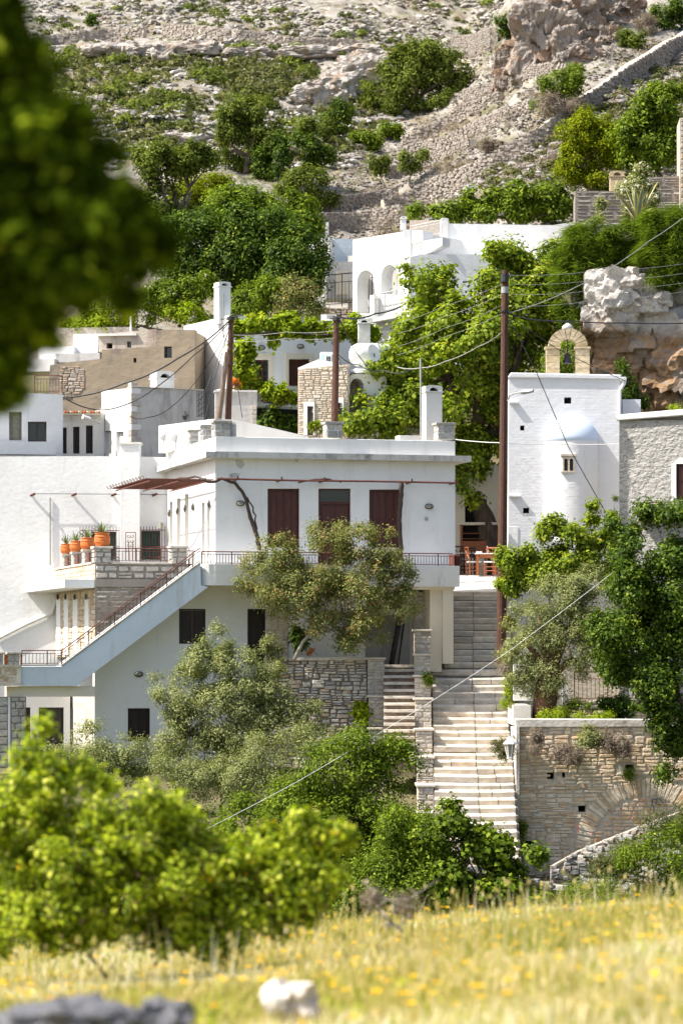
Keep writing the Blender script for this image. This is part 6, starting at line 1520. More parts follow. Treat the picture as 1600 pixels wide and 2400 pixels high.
x, y, P, rs = region(2600, -60, -10, 1640, 520, 39, lambda x, y: ramp1(nz(x, y, 50, 17), -.2, .3)); shrubs('dry_hill_grass', P, rs.uniform(.15, .4, len(P)), 'dry', 24, .22, 40, .12)

lime = plaster('limestone_face', (.46, .43, .39), (.24, .20, .17), 1.8, 1.0, .30, 1.6, dark=((.30, .22, .16), .50), streak=.9)
def outcrop(label, px, py, w, h, seed, sub=5, dm=.7, name='rock_outcrop', mat=None, d=None, **k):
    p_ = hit(px, py + h * .6)[0] if d is None else np.array(px3(px, py, d)); d_ = p_[1]; s_ = d_ / F
    c = px3(px, py, d_ + w * s_ * dm * .35); return rock(name, label, 'rock', c, (w * s_ * .95, w * s_ * dm, h * s_ * .9), mat or lime, seed, sub, **k)
outs = [('pale limestone ledge just under the left end of the far dry stone wall', 150, 120, 34, 13), ('long white limestone ledge with a dark undercut below the far wall, left', 262, 122, 66, 22),
        ('grey white ledge left of the centre of the far wall', 345, 122, 52, 20), ('tallest pale ledge block under the far wall with a rounded shadow side', 400, 128, 48, 26),
        ('smooth pale ledge right of the tallest block under the far wall', 480, 118, 52, 20), ('low pale ledge in the middle of the far limestone band', 590, 128, 66, 16),
        ('long smooth pale ledge towards the right of the far limestone band', 720, 128, 90, 18), ('pale sloping ledge reaching the upper edge of the big round trees', 850, 122, 60, 20)]
for i, (lb, px, py, w, h) in enumerate(outs): outcrop(lb, px, py, w, h, 60 + i, 4, .6, amp=.2, boxy=.4, block=.16)
outcrop('big rounded white limestone boss left of the large round tree, upper part', 850, 168, 72, 45, 71, 5, .7, boxy=.3)
outcrop('lower lobe of the white limestone boss above the gully trees', 745, 228, 66, 36, 72, 5, .7, boxy=.3)
outcrop('pale limestone lump beside the top of the gully, between the two lobes', 800, 205, 50, 40, 74, 4, .7)
outcrop('flat pale ledge low on the open hill above the oak like tree', 430, 326, 52, 15, 75, 4, .6); outcrop('grey boulder low on the open hill at the left', 228, 240, 20, 18, 76, 4)
outcrop('small brown boulder group in the middle of the open hill', 300, 270, 34, 12, 77, 4)
clf = plaster('cliff_limestone', (.34, .30, .26), (.16, .13, .11), 1.8, 1.0, .35, 1.3, dark=((.27, .18, .12), .48), streak=.9)
for i, (lb, px, py, w, h) in enumerate([('massive square limestone cliff with a dark hollow face at the top right', 1262, 105, 72, 105), ('narrow limestone buttress at the left foot of the cliff', 1182, 170, 24, 62), ('tall split limestone cliff pillars right of the hollow face', 1375, 40, 48, 78),
        ('grey cliff pillar beneath the yellow shrub at the top right', 1330, 120, 34, 52), ('rightmost limestone cliff tower against the top edge', 1462, 10, 48, 60), ('low broken limestone block at the cliff foot', 1372, 118, 36, 24), ('pale small pinnacle near the top of the slope under the cliff', 1425, 85, 22, 24)]):
    outcrop(lb, px, py, w, h, 80 + i, 5, .8, boxy=.8, block=.26, strata=.08, amp=.16, freq=2.4, name='cliff', mat=clf)

def hwall(label, pts, h, sz, seed=0, mat=hillst, grp='dry stone walls on the hillside', corem=mortar_l):
    xs = []; 
    for (x0, y0), (x1, y1) in zip(pts[:-1], pts[1:]):
        n = max(1, int(abs(x1 - x0) / 22))
        for k in range(n): xs.append((x0 + (x1 - x0) * k / n, y0 + (y1 - y0) * k / n))
    xs.append(pts[-1]); W_ = hit([p_[0] for p_ in xs], [p_[1] for p_ in xs])
    Y_ = W_[:, 1].copy(); 
    for _ in range(3): Y_[1:-1] = (Y_[:-2] + 2 * Y_[1:-1] + Y_[2:]) / 4
    top = [px3(a, b2, d_) + Vector((0, 0, h * (.93 + .14 * R.random()))) for (a, b2), d_ in zip(xs, Y_)]
    return wallpath('dry_stone_wall', label, top, h, mat, sz, depth=.5, group=grp, corem=corem)
hwall('far dry stone wall across the upper left hillside, left stretch', [(60, 118), (130, 107), (200, 98), (337, 88)], 1.0, (.34, .14, .17))
hwall('far dry stone wall across the upper hillside, middle stretch', [(380, 86), (480, 92), (560, 100), (625, 108)], 1.1, (.34, .14, .17))
hwall('far dry stone wall across the upper hillside, right stretch up to the big round tree', [(625, 110), (700, 114), (860, 122)], .95, (.34, .14, .17))
hwall('long dark dry stone wall slanting up the terraced slope to the top right corner', [(900, 505), (948, 492), (1020, 458), (1106, 428), (1180, 385), (1285, 328), (1340, 285), (1400, 245), (1463, 205), (1530, 160), (1640, 95)], 1.05, (.26, .14, .13))
hwall('crumbling terrace wall directly under the cliff', [(1085, 232), (1150, 222), (1240, 180), (1320, 165), (1400, 128)], .7, (.26, .14, .13))
hwall('terrace wall across the rubble slope above the lone green shrub', [(940, 345), (1010, 318), (1090, 270), (1170, 240)], .75, (.24, .14, .12))
hwall('terrace wall in the middle of the rubble slope left of the leaning shrub', [(930, 372), (1040, 345), (1140, 300), (1240, 262)], .7, (.24, .14, .12))
hwall('short terrace wall by the pair of thin fig trees', [(900, 420), (960, 405), (1040, 370), (1100, 352)], .7, (.24, .14, .12))
hwall('pinkish terrace wall just behind the arched house, upper', [(735, 500), (800, 492), (870, 485), (930, 470)], .85, (.22, .14, .12))
hwall('grey terrace wall just behind the arched house, lower', [(700, 548), (760, 542), (840, 540), (940, 528)], 1.1, (.24, .14, .13))
hwall('tall grey dry stone wall left of the cliff behind the big round tree', [(1058, 130), (1100, 128), (1150, 118)], 1.6, (.3, .14, .16))
# second scatter of boulders as countable lumps near the scree
for i, (px, py, w, h) in enumerate([(1128, 430, 10, 9), (1148, 405, 9, 7), (1178, 380, 12, 8), (1235, 372, 9, 8), (1450, 242, 22, 10), (1545, 115, 16, 8), (1290, 362, 9, 10)]):
    outcrop('white boulder on the pale scree, number %s counted from the left' % ('one', 'two', 'three', 'four', 'six', 'seven', 'five')[i], px, py, w, h, 120 + i, 3, .8, name='boulder')

def htree(name, label, blobs, kind, ncl, per, leaf, base, dmin=118, **k):
    d_ = hit(base[0], base[1], dmin)[0][1]; return tree(name, label, k.pop('cat', 'tree'), d_, blobs, kind, ncl, per, leaf, base=base, **k)
G_ = 'trees on the hillside'
htree('carob_tree', 'largest round dark green tree on the upper hillside below the cliff', [(1010, 140, 62, 48), (950, 165, 62, 60), (1060, 180, 48, 50), (900, 225, 42, 55), (980, 215, 60, 45), (925, 265, 38, 30)], 'far', 800, 26, .26, (980, 262), sig=.3, trunk=.3, seed=2, group=G_, thr=-.45)
htree('oak_tree', 'tall olive green oak like tree on the left side of the gully', [(585, 275, 55, 45), (540, 310, 40, 40), (620, 330, 45, 45), (570, 365, 50, 35)], 'far', 620, 24, .22, (580, 405), sig=.25, trunk=.25, seed=3, group=G_, thr=-.4)
htree('shrub_mass', 'low dense dark green bushes spreading right of the oak like tree', [(700, 350, 60, 28), (640, 385, 50, 38), (745, 372, 40, 24), (610, 420, 30, 25)], 'dark', 420, 24, .2, (680, 425), sig=.22, trunk=.1, seed=4, group=G_, cat='bush')
htree('bush', 'dark green bush below the white limestone boss', [(795, 275, 28, 34), (770, 300, 26, 22)], 'dark', 200, 22, .22, (790, 325), sig=.22, trunk=.08, seed=5, group=G_, cat='bush')
htree('bush', 'mid green bush between the oak like tree and the limestone boss', [(735, 305, 42, 26), (700, 320, 25, 18)], 'far', 220, 22, .2, (735, 335), sig=.22, trunk=.08, seed=6, group=G_, cat='bush')
htree('pine_tree', 'flat domed yellow green pine half behind the foreground tree', [(470, 440, 62, 28), (430, 470, 40, 24), (505, 470, 42, 24)], 'pine', 420, 30, .16, (465, 510), sig=.2, trunk=.15, seed=7, group=G_, thr=-.5)
htree('fig_tree', 'pale leaved spreading fig tree in the gully above the white houses', [(715, 425, 60, 30), (680, 465, 45, 32), (745, 460, 48, 25)], 'far', 420, 18, .2, (715, 500), sig=.22, trunk=.12, seed=8, group=G_, bmat=palebark)
htree('fig_tree', 'small thin fig tree with a forked trunk, left of the pair on the terraces', [(885, 385, 34, 20), (870, 405, 20, 14)], 'far', 110, 14, .2, (905, 445), sig=.2, trunk=.09, seed=9, group=G_, bmat=palebark, tips=20)
htree('fig_tree', 'small thin fig tree with a forked trunk, right of the pair on the terraces', [(968, 372, 36, 20), (950, 385, 22, 16)], 'far', 120, 14, .2, (965, 435), sig=.2, trunk=.09, seed=10, group=G_, bmat=palebark, tips=20)
for i, (px, py, rx, ry, kd, lb) in enumerate([(850, 335, 46, 16, 'green', 'bright low bush at the upper end of the gully strip'), (905, 312, 46, 18, 'green', 'bright green bush under the big round tree'), (1035, 235, 26, 16, 'far', 'blue green bush right of the big round tree'), (990, 255, 26, 10, 'dry', 'grey leafless bush right of the big round tree foot'), (1070, 262, 36, 18, 'dry', 'brown dry bush on the terrace edge right of the gully'),
    (1190, 165, 26, 17, 'green', 'bright green little bush at the foot of the cliff'), (1187, 62, 20, 40, 'dark', 'dark green bush clinging to the left side of the cliff'), (1487, 88, 32, 26, 'far', 'round grey green bush near the top right wall'), (1567, 32, 40, 40, 'dark', 'dark green tree at the top right corner'), (1520, 60, 22, 22, 'dry', 'leafless grey bush left of the top right corner tree'),
    (1426, 25, 11, 14, 'vine', 'small yellow shrub growing in a cliff crack'), (1065, 400, 36, 18, 'dry', 'dry grey bush on the slope beside the slanting wall'), (1150, 345, 30, 14, 'dry', 'dry tangle under the leaning green shrub'), (640, 250, 22, 10, 'scrub', 'small grey bush on the open hill above the oak'), (218, 50, 13, 13, 'dark', 'small dark round bush at the far upper left'), (225, 88, 0, 0, '', '')]):
    if rx: htree('bush', lb, [(px, py, rx, ry), (px + rx * .4, py + ry * .3, rx * .6, ry * .6)], kd, int(60 + rx * 3), 22, .18 if kd != 'dry' else .3, (px, py + ry * .9), sig=.2, trunk=.05, seed=200 + i, group=G_, cat='bush', asp=.5 if kd != 'dry' else .07, bmat=palebark if kd == 'dry' else bark)
htree('leaning_shrub', 'bright green shrub leaning uphill in the middle of the terraced slope', [(1345, 172, 36, 22), (1300, 195, 40, 26), (1265, 230, 26, 20), (1330, 205, 38, 22)], 'green', 330, 24, .17, (1315, 285), sig=.18, trunk=.1, seed=12, group=G_, cat='bush', tips=40, bmat=palebark)
htree('dry_shrub', 'grey leafless thicket under the leaning bright green shrub', [(1320, 245, 50, 30)], 'dry', 240, 16, .45, (1320, 290), sig=.25, trunk=.05, seed=13, group=G_, cat='bush', asp=.05, bmat=palebark)
# trees behind the houses
def vtree(*a, **k): return tree(*a, **k)
vtree('pine_tree', 'dense yellow green dome shaped pine at the right above the stone houses', 'tree', 127, [(1370, 310, 58, 50), (1420, 345, 60, 50), (1350, 390, 48, 48), (1410, 410, 60, 40)], 'pine', 1100, 30, .13, base=(1390, 450), sig=.15, trunk=.2, seed=14, group=G_, thr=-.6, nsc=.6)
vtree('mulberry_tree', 'tall bright green leafy tree at the right edge above the stone tower', 'tree', 125, [(1545, 260, 65, 55), (1500, 330, 60, 60), (1570, 360, 60, 60), (1480, 390, 40, 35), (1560, 210, 40, 30)], 'green', 950, 20, .2, base=(1530, 450), sig=.2, trunk=.15, seed=15, group=G_)
vtree('fig_hedge', 'broad row of bright green fig bushes behind the white upper wall', 'bush', 126, [(1130, 480, 55, 30), (1220, 470, 60, 38), (1300, 475, 50, 38), (1060, 500, 45, 18), (1180, 500, 90, 22)], 'green', 900, 18, .2, base=(1200, 535), sig=.17, trunk=.1, seed=16, group=G_)
vtree('thin_shrub', 'sparse leafy twigs above the tan terrace wall of the arched house', 'bush', 125.5, [(985, 505, 40, 14), (1010, 490, 20, 18)], 'green', 70, 12, .16, base=(990, 535), sig=.2, trunk=.03, seed=17, bmat=palebark)
vtree('bare_shrub', 'bare pale branched shrub against the grey terrace wall', 'bush', 126, [(895, 520, 32, 20)], 'dry', 60, 6, .3, base=(890, 550), sig=.2, trunk=.05, seed=18, asp=.05, bmat=palebark, tips=40)
for i, (lb, bl, kd, n, sd, bs, dd, lf) in enumerate([
    ('huge dark green tree crown directly above the vine house, left half', [(470, 560, 90, 60), (420, 630, 70, 60), (510, 640, 80, 70)], 'dark', 950, 20, (470, 740), 121, .17),
    ('huge dark green tree crown directly above the vine house, centre', [(600, 540, 80, 60), (640, 610, 80, 70), (560, 590, 60, 60)], 'dark', 950, 21, (600, 730), 120, .17),
    ('dark green tree with blackish lower side, left of the white back house', [(700, 590, 60, 55), (735, 645, 40, 50), (670, 655, 60, 45)], 'dark', 750, 22, (700, 740), 119, .17),
    ('mid green tree rising behind the dark crowns, below the pale fig', [(560, 490, 80, 45), (650, 500, 80, 45), (720, 520, 50, 40)], 'green', 900, 23, (640, 560), 124, .18),
    ('dusty green tree behind the foreground tree, left above the tan house', [(400, 540, 60, 60), (370, 470, 50, 60), (380, 380, 60, 45), (450, 370, 60, 25)], 'far', 700, 24, (400, 640), 128, .2)]):
    vtree('broadleaf_tree', lb, 'tree', dd, bl, kd, n, 22, lf, base=bs, sig=.2, trunk=.2, seed=sd, group=G_, thr=-.4)
vtree('flowering_shrub', 'green shrub with white blossom left of the slender chimney', 'bush', 114, [(470, 680, 45, 35), (420, 710, 50, 35), (380, 700, 40, 35), (330, 720, 50, 35)], 'green', 800, 20, .13, base=(420, 765), sig=.16, trunk=.08, seed=25, extra=('blossom', 60, .09, .8))
vtree('green_shrub', 'bright green bushes above the tan house roof, half behind the foreground tree', 'bush', 113.5, [(330, 745, 60, 22), (430, 745, 60, 25), (240, 740, 60, 35), (180, 770, 50, 30)], 'vine', 520, 18, .14, base=(380, 775), sig=.15, trunk=.06, seed=26)
vtree('green_shrub', 'bright green bush right of the slender chimney above the vine house roof', 'bush', 114, [(590, 700, 45, 30), (640, 690, 45, 40), (600, 725, 50, 20)], 'green', 560, 20, .13, base=(610, 750), sig=.16, trunk=.06, seed=27)
vtree('red_tipped_shrub', 'shrub with reddish young leaves below the dark tree beside the iron fence', 'bush', 113.5, [(700, 690, 40, 35), (725, 720, 30, 22), (670, 715, 30, 22)], 'red', 420, 20, .12, base=(700, 750), sig=.16, trunk=.06, seed=28)

# ================================================================ VILLAGE VEGETATION
bt_ = plain('plane_bark', (.10, .07, .05), .95, var=.5, scale=4, stretch=(2, 2, .6), bd=.05)
tree('plane_tree', 'big bright yellow green plane tree filling the gap between the white house and the chapel', 'tree', 104.5,
     [(1195, 640, 75, 60, 1), (1260, 690, 45, 60, .6), (1150, 700, 50, 50, -.4), (1280, 770, 35, 50, 1), (1235, 730, 75, 70, 0), (1000, 680, 65, 55, .5), (1075, 740, 60, 55, -1.2), (955, 645, 32, 14, 0), (1140, 800, 70, 60, -1.6), (990, 790, 65, 50, -.6), (940, 880, 75, 50, -1.5), (875, 955, 55, 40, -.8), (1060, 860, 65, 55, -2), (1120, 940, 70, 60, -1.2), (1010, 950, 70, 50, -2.2), (930, 990, 60, 25, -2), (1120, 1040, 60, 55, -.6), (1085, 1120, 45, 60, -1.4), (1095, 1185, 26, 22, -1.5), (1150, 595, 26, 20, 0), (1245, 820, 55, 45, .5), (830, 985, 24, 26, -3.4), (870, 930, 45, 35, -3.2), (915, 860, 40, 35, -2.5), (900, 985, 50, 26, -3.3), (1150, 900, 80, 180, 2.2), (1020, 850, 110, 160, 2.2)],
     'plane', 3400, 18, .165, base=(1165, 1345), trunk=.52, sig=.19, dz=.8, thr=-.5, seed=30, lobe=1.15, bmat=bt_, asp=.7, tips=60)
tree('leafy_sprig', 'loose leafy branch beside the feathery shrub at the arched house wall', 'tree', 106, [(1290, 610, 26, 45), (1275, 680, 28, 40), (1310, 580, 14, 12)], 'plane', 150, 14, .14, base=(1285, 800), trunk=.04, sig=.16, seed=31, tips=12)
def vine_strip(label, segs, d, n, per, leaf, seed, kind='vine', wood=None):
    t = tree('grapevine', label, 'vine', d, segs, kind, n, per, leaf, base=None, trunk=0, sig=.12, seed=seed, asp=.85, dz=.8, thr=-.5, nsc=.5)
    if wood:
        for a in wood: MB().tube(wob([px3(*q_) for q_ in a], 6, .05), .035, 5).build('stem', vinew, t)
    return t
vine_strip('bright green grapevine hanging along the pergola of the vine house', [(575, 765, 28, 20), (625, 768, 32, 16), (680, 765, 34, 18), (735, 770, 32, 16), (785, 778, 28, 14), (655, 800, 18, 14), (720, 795, 12, 10), (560, 790, 16, 28)], 107.3, 640, 14, .16, 32, wood=[((560, 786, 107.3), (700, 786, 107.3), (800, 790, 107.3)), ((560, 780, 107), (700, 780, 107), (800, 784, 107))])
vine_strip('green grapevine column growing down beside the vine house window', [(570, 830, 20, 40), (575, 875, 28, 34), (590, 905, 16, 14)], 106.6, 340, 13, .15, 33, wood=[((590, 910, 106.6), (586, 860, 106.6), (587, 790, 106.8))])
vine_strip('yellow green grapevine on the lower balcony of the vine house', [(640, 915, 26, 14), (680, 915, 22, 14), (655, 930, 34, 10)], 106.4, 150, 12, .13, 34, wood=[((612, 940, 106.4), (655, 945, 106.3), (700, 935, 106.4))])
vine_strip('second green grapevine between the white pillars behind the right pole', [(833, 775, 14, 34), (868, 780, 16, 22)], 107.5, 100, 12, .14, 35)
bush('ground_floor_shrub', 'dark glossy shrub in the shade under the vine house', 'bush', 106.8, [(640, 990, 30, 26), (670, 1000, 22, 20), (615, 995, 16, 20)], 'dark', 200, 12, .17, base=(645, 1022), sig=.14, seed=36, asp=.6)
bush('small_plant', 'small yellow green plants at the foot of the pale stone house', 'plant', 100, [(742, 1010, 16, 12), (738, 990, 7, 12), (785, 985, 8, 6)], 'vine', 60, 10, .12, base=(742, 1022), sig=.09, seed=37)
bush('small_plant', 'orange flowering plant beside the left dark pole', 'plant', 103, [(552, 900, 10, 14)], 'fire', 40, 8, .1, base=(552, 918), sig=.07, seed=38)
bush('leafy_bush', 'leafy branches seen through the bell arch behind the chapel roof', 'bush', 101.5, [(1328, 840, 40, 40), (1300, 870, 30, 20)], 'green', 160, 16, .13, base=(1330, 900), sig=.15, seed=45)
# feathery shrubs over the rock
def plume_dir(pos, d, rs):
    o = unit(d * np.array([1.0, .7, .35]) + np.array([-.15, -.35, -.35])); return unit(o + rs.randn(len(pos), 3) * .22)
for lb, bl, base, dd, n, sd in (('large mound of feathery drooping green stems above the pale rock, left mound', [(1400, 570, 75, 50), (1375, 630, 50, 70), (1450, 620, 70, 60), (1342, 680, 34, 95), (1500, 560, 45, 45), (1346, 745, 22, 40), (1335, 600, 28, 50), (1420, 600, 60, 50)], (1400, 780), 103.5, 1900, 40),
    ('second mound of feathery drooping green stems at the right edge above the rock', [(1570, 540, 60, 55), (1560, 620, 60, 60), (1600, 590, 60, 90), (1530, 600, 30, 55)], (1570, 700), 102.5, 1400, 41)):
    tree('feathery_shrub', lb, 'bush', dd, bl, 'plume', n, 22, .42, base=base, trunk=0, sig=.15, seed=sd, asp=.05, tdir=plume_dir, thr=-.95, shell=.6, edge=.08, up=.3, lobe=.7)
# big weathered rock
m, N, L, b = nodes('weathered_rock')
g = N.new('ShaderNodeNewGeometry'); sp_ = N.new('ShaderNodeSeparateXYZ'); L.new(g.outputs['Position'], sp_.inputs[0])
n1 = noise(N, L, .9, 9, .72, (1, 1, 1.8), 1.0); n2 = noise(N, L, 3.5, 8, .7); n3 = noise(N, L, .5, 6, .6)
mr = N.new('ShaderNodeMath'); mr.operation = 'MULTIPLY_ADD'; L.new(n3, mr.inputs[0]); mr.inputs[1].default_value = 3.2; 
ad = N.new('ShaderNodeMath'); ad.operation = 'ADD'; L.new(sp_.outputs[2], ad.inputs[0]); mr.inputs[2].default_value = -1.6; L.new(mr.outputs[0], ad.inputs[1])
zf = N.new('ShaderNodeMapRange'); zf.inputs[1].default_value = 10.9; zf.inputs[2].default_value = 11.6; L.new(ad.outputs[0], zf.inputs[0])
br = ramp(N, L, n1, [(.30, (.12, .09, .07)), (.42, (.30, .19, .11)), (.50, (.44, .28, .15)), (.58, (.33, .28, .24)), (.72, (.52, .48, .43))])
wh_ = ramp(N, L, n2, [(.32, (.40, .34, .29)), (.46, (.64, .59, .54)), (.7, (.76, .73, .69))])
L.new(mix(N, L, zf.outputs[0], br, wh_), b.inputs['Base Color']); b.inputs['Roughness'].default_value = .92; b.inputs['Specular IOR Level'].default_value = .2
bump(N, L, b, n1, 1.0, .35)
rkm = m
rk = T('rock_outcrop', 'huge rock with a white weathered top and brown orange underside above the chapel', 'rock', px3(1500, 960, 104))
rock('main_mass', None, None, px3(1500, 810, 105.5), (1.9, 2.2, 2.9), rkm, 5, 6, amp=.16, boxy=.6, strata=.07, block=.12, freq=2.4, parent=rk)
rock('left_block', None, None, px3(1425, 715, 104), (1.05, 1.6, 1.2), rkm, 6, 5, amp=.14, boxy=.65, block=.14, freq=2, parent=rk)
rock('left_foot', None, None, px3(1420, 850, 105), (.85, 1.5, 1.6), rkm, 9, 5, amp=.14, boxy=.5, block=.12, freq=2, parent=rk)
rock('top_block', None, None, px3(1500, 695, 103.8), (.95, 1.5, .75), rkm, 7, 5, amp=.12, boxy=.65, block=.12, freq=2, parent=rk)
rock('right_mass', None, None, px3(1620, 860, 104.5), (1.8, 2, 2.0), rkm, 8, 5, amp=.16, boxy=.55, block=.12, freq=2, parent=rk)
bush('dark_shrub', 'dark shrub in the cleft between the chapel and the big rock', 'bush', 101, [(1475, 905, 22, 30), (1510, 930, 24, 22), (1460, 870, 10, 20)], 'dark', 160, 16, .12, base=(1480, 960), sig=.12, seed=42)
# agave and roses on top
ag = T('agave', 'large variegated blue green and yellow agave on the ledge beside the stone house', 'plant', px3(1493, 520, 112))
rs2 = np.random.RandomState(4)
for i in range(17):
    az = i / 17 * 6.283 + rs2.uniform(-.2, .2); el = rs2.uniform(.75, 1.45); L_ = rs2.uniform(1.0, 1.75) * 1.0; c = px3(1493, 518, 112)
    D = Vector((math.cos(az) * math.cos(el), math.sin(az) * math.cos(el), math.sin(el))); sd = Vector((-math.sin(az), math.cos(az), 0)) * .12; cur = Vector((math.cos(az), math.sin(az), -.7)) * (.25 if el < 1 else .06)
    V = []
    for f, w_ in ((0, .7), (.3, 1.0), (.65, .8), (.9, .35), (1.0, .03)):
        q_ = c + D * L_ * f + cur * f * f; V += [q_ - sd * w_, q_ - sd * w_ * .5 + Vector((0, 0, -.03)), q_ + sd * w_ * .5 + Vector((0, 0, -.03)), q_ + sd * w_]
    Fc = [[r_ * 4 + k, r_ * 4 + k + 1, r_ * 4 + k + 5, r_ * 4 + k + 4] for r_ in range(4) for k in range(3)]
    o = mk('agave_leaf', V, Fc, plain('agave_blue', (.17, .24, .20), .5, var=.2) if i == 0 else MAT['agave_blue'], ag)
    yb = plain('agave_yellow_edge', (.55, .48, .16), .5, var=.15) if i == 0 else MAT['agave_yellow_edge']; o.data.materials.append(yb)
    for k, p_ in enumerate(o.data.polygons): p_.material_index = 0 if k % 3 == 1 else 1
bush('rose_bush', 'white flowering bush behind the agave in front of the stone house', 'bush', 113.5, [(1455, 500, 30, 20), (1480, 440, 32, 32), (1430, 510, 40, 12), (1400, 482, 16, 8), (1500, 410, 22, 24), (1520, 470, 16, 40)], 'olive', 380, 16, .11, base=(1470, 530), sig=.14, seed=43, extra=('blossom', 130, .1, .8))
bush('small_agave', 'small variegated agave right of the large one', 'plant', 112, [(1528, 505, 12, 16)], 'agave', 14, 5, .5, base=(1528, 525), sig=.05, seed=44, asp=.12)

# garden trees in front
sm_ = dict(sig=.13)
tree('red_leaved_tree', 'broad shrubby tree with reddish tipped leaves in front of the balcony', 'tree', 91.2,
     [(770, 1260, 55, 45), (840, 1270, 60, 50), (650, 1300, 50, 40), (620, 1340, 70, 45), (730, 1330, 80, 55), (850, 1340, 90, 55), (920, 1340, 50, 50), (720, 1400, 110, 50), (850, 1410, 110, 60), (950, 1410, 50, 45), (780, 1470, 90, 50), (850, 1480, 60, 40), (655, 1250, 14, 30), (590, 1375, 40, 40), (925, 1245, 14, 18)],
     'red', 2400, 20, .092, base=(690, 1545), trunk=.06, sig=.13, dz=.8, thr=-.4, seed=50, bmat=palebark, tips=110, nsc=.5, asp=.42, shell=.45)
tree('olive_tree', 'silvery green olive tree left of centre in front of the lower storey', 'tree', 88.5,
     [(515, 1520, 38, 50), (470, 1560, 60, 50), (540, 1590, 90, 60), (430, 1630, 70, 60), (530, 1680, 120, 80), (640, 1620, 50, 60), (440, 1720, 85, 60), (650, 1700, 80, 55), (520, 1780, 80, 50), (720, 1690, 45, 50)],
     'olive', 2300, 24, .096, base=(560, 1850), trunk=.16, sig=.13, dz=.75, thr=-.3, seed=51, asp=.35, nsc=.5, bmat=bark)
tree('olive_bush', 'low olive green bush at lower left in front of the dark doors', 'bush', 85.5, [(200, 1740, 60, 38), (290, 1770, 60, 35), (120, 1770, 60, 30), (340, 1790, 50, 40), (240, 1800, 110, 40), (150, 1720, 20, 30)], 'olive', 900, 20, .08, base=(230, 1850), trunk=.05, sig=.14, seed=52, asp=.4)
tree('olive_tree', 'pale silvery olive bush in the middle foreground of the garden', 'tree', 83, [(650, 1760, 90, 50), (740, 1730, 60, 40), (560, 1820, 80, 50), (460, 1830, 60, 40), (400, 1800, 40, 35), (640, 1850, 110, 50)], 'olive', 1500, 22, .075, base=(620, 1950), trunk=.08, sig=.14, seed=53, asp=.35, thr=-.4)
tree('green_shrub', 'large green shrub in front of the stair foot, left', 'bush', 79.5, [(860, 1750, 95, 50), (925, 1800, 75, 60), (800, 1820, 100, 75), (905, 1900, 95, 75), (780, 1940, 120, 90), (680, 1880, 80, 60), (640, 1960, 70, 50), (860, 2010, 130, 80), (720, 2060, 110, 80), (600, 2050, 80, 70), (560, 1960, 70, 60), (680, 1980, 90, 80), (590, 1880, 40, 30)], 'green', 2600, 21, .098, base=(860, 2140), trunk=.08, sig=.17, seed=54, thr=-.7, asp=.5)
tree('dark_shrub', 'dense green shrub at the bottom centre under the stair foot', 'bush', 76.5, [(985, 1960, 85, 65), (960, 2060, 110, 80), (850, 2110, 110, 70), (740, 2130, 90, 60), (1040, 2120, 90, 60), (640, 2130, 80, 60)], 'green', 2200, 21, .098, base=(900, 2200), trunk=.1, sig=.17, seed=55, thr=-.7, asp=.5)
tree('fig_tree', 'young fig tree with broad leaves covering the foot of the marble stairway', 'tree', 76.2, [(1060, 1910, 36, 45), (1040, 1960, 60, 45), (1130, 1985, 65, 35), (1220, 2010, 65, 45), (1110, 2060, 110, 60), (1260, 2080, 70, 55), (1190, 2130, 110, 50), (1320, 2140, 60, 40)], 'green', 900, 13, .16, base=(1130, 2190), trunk=.08, sig=.15, seed=56, asp=.75, thr=-.35, tips=50)
tree('mulberry_tree', 'light green leafy branches in front of the chapel wall beside the tall pole', 'tree', 91.8, [(1385, 1255, 45, 45), (1330, 1270, 50, 45), (1245, 1290, 30, 22), (1215, 1320, 36, 24), (1290, 1330, 55, 35), (1400, 1320, 50, 50), (1260, 1370, 40, 22), (1395, 1195, 7, 26), (1300, 1240, 30, 24), (1195, 1380, 14, 22), (1340, 1320, 60, 40), (1260, 1320, 50, 34), (1420, 1240, 26, 40)], 'plane', 1150, 15, .125, base=(1340, 1560), trunk=.1, sig=.14, seed=57, thr=-.2, asp=.7, tips=50, nsc=.5, bmat=palebark)
tree('olive_tree', 'old grey leaved olive tree with a thick brown trunk right of the stairs', 'tree', 88.3, [(1375, 1370, 50, 45), (1320, 1410, 70, 55), (1250, 1450, 55, 50), (1390, 1440, 60, 60), (1225, 1520, 45, 55), (1310, 1520, 90, 70), (1280, 1590, 80, 42), (1390, 1540, 60, 55), (1210, 1570, 36, 40), (1340, 1480, 80, 60), (1230, 1420, 30, 26)], 'olive', 2100, 21, .085, base=(1276, 1700), trunk=0, sig=.12, seed=58, asp=.35, thr=-.3, nsc=.5)
ot = bpy.data.objects[[o.name for o in bpy.data.objects if o.get('label', '').startswith('old grey leaved')][0]]
mb = MB(); mb.tube([px3(1277, 1702, 88.3), px3(1275, 1660, 88.3), px3(1280, 1610, 88.3), px3(1290, 1570, 88.3)], [.42, .35, .33, .25], 12)
for q_ in ((1220, 1500), (1320, 1480), (1370, 1420), (1260, 1440), (1380, 1540)): mb.tube([px3(1285, 1590, 88.3), px3((1285 + q_[0]) / 2, (1560 + q_[1]) / 2, 88.2), px3(q_[0], q_[1], 88.3)], [.18, .1, .03], 6)
mb.build('trunk', plain('red_brown_bark', (.14, .07, .04), .95, var=.5, scale=8, bd=.04), ot, True)
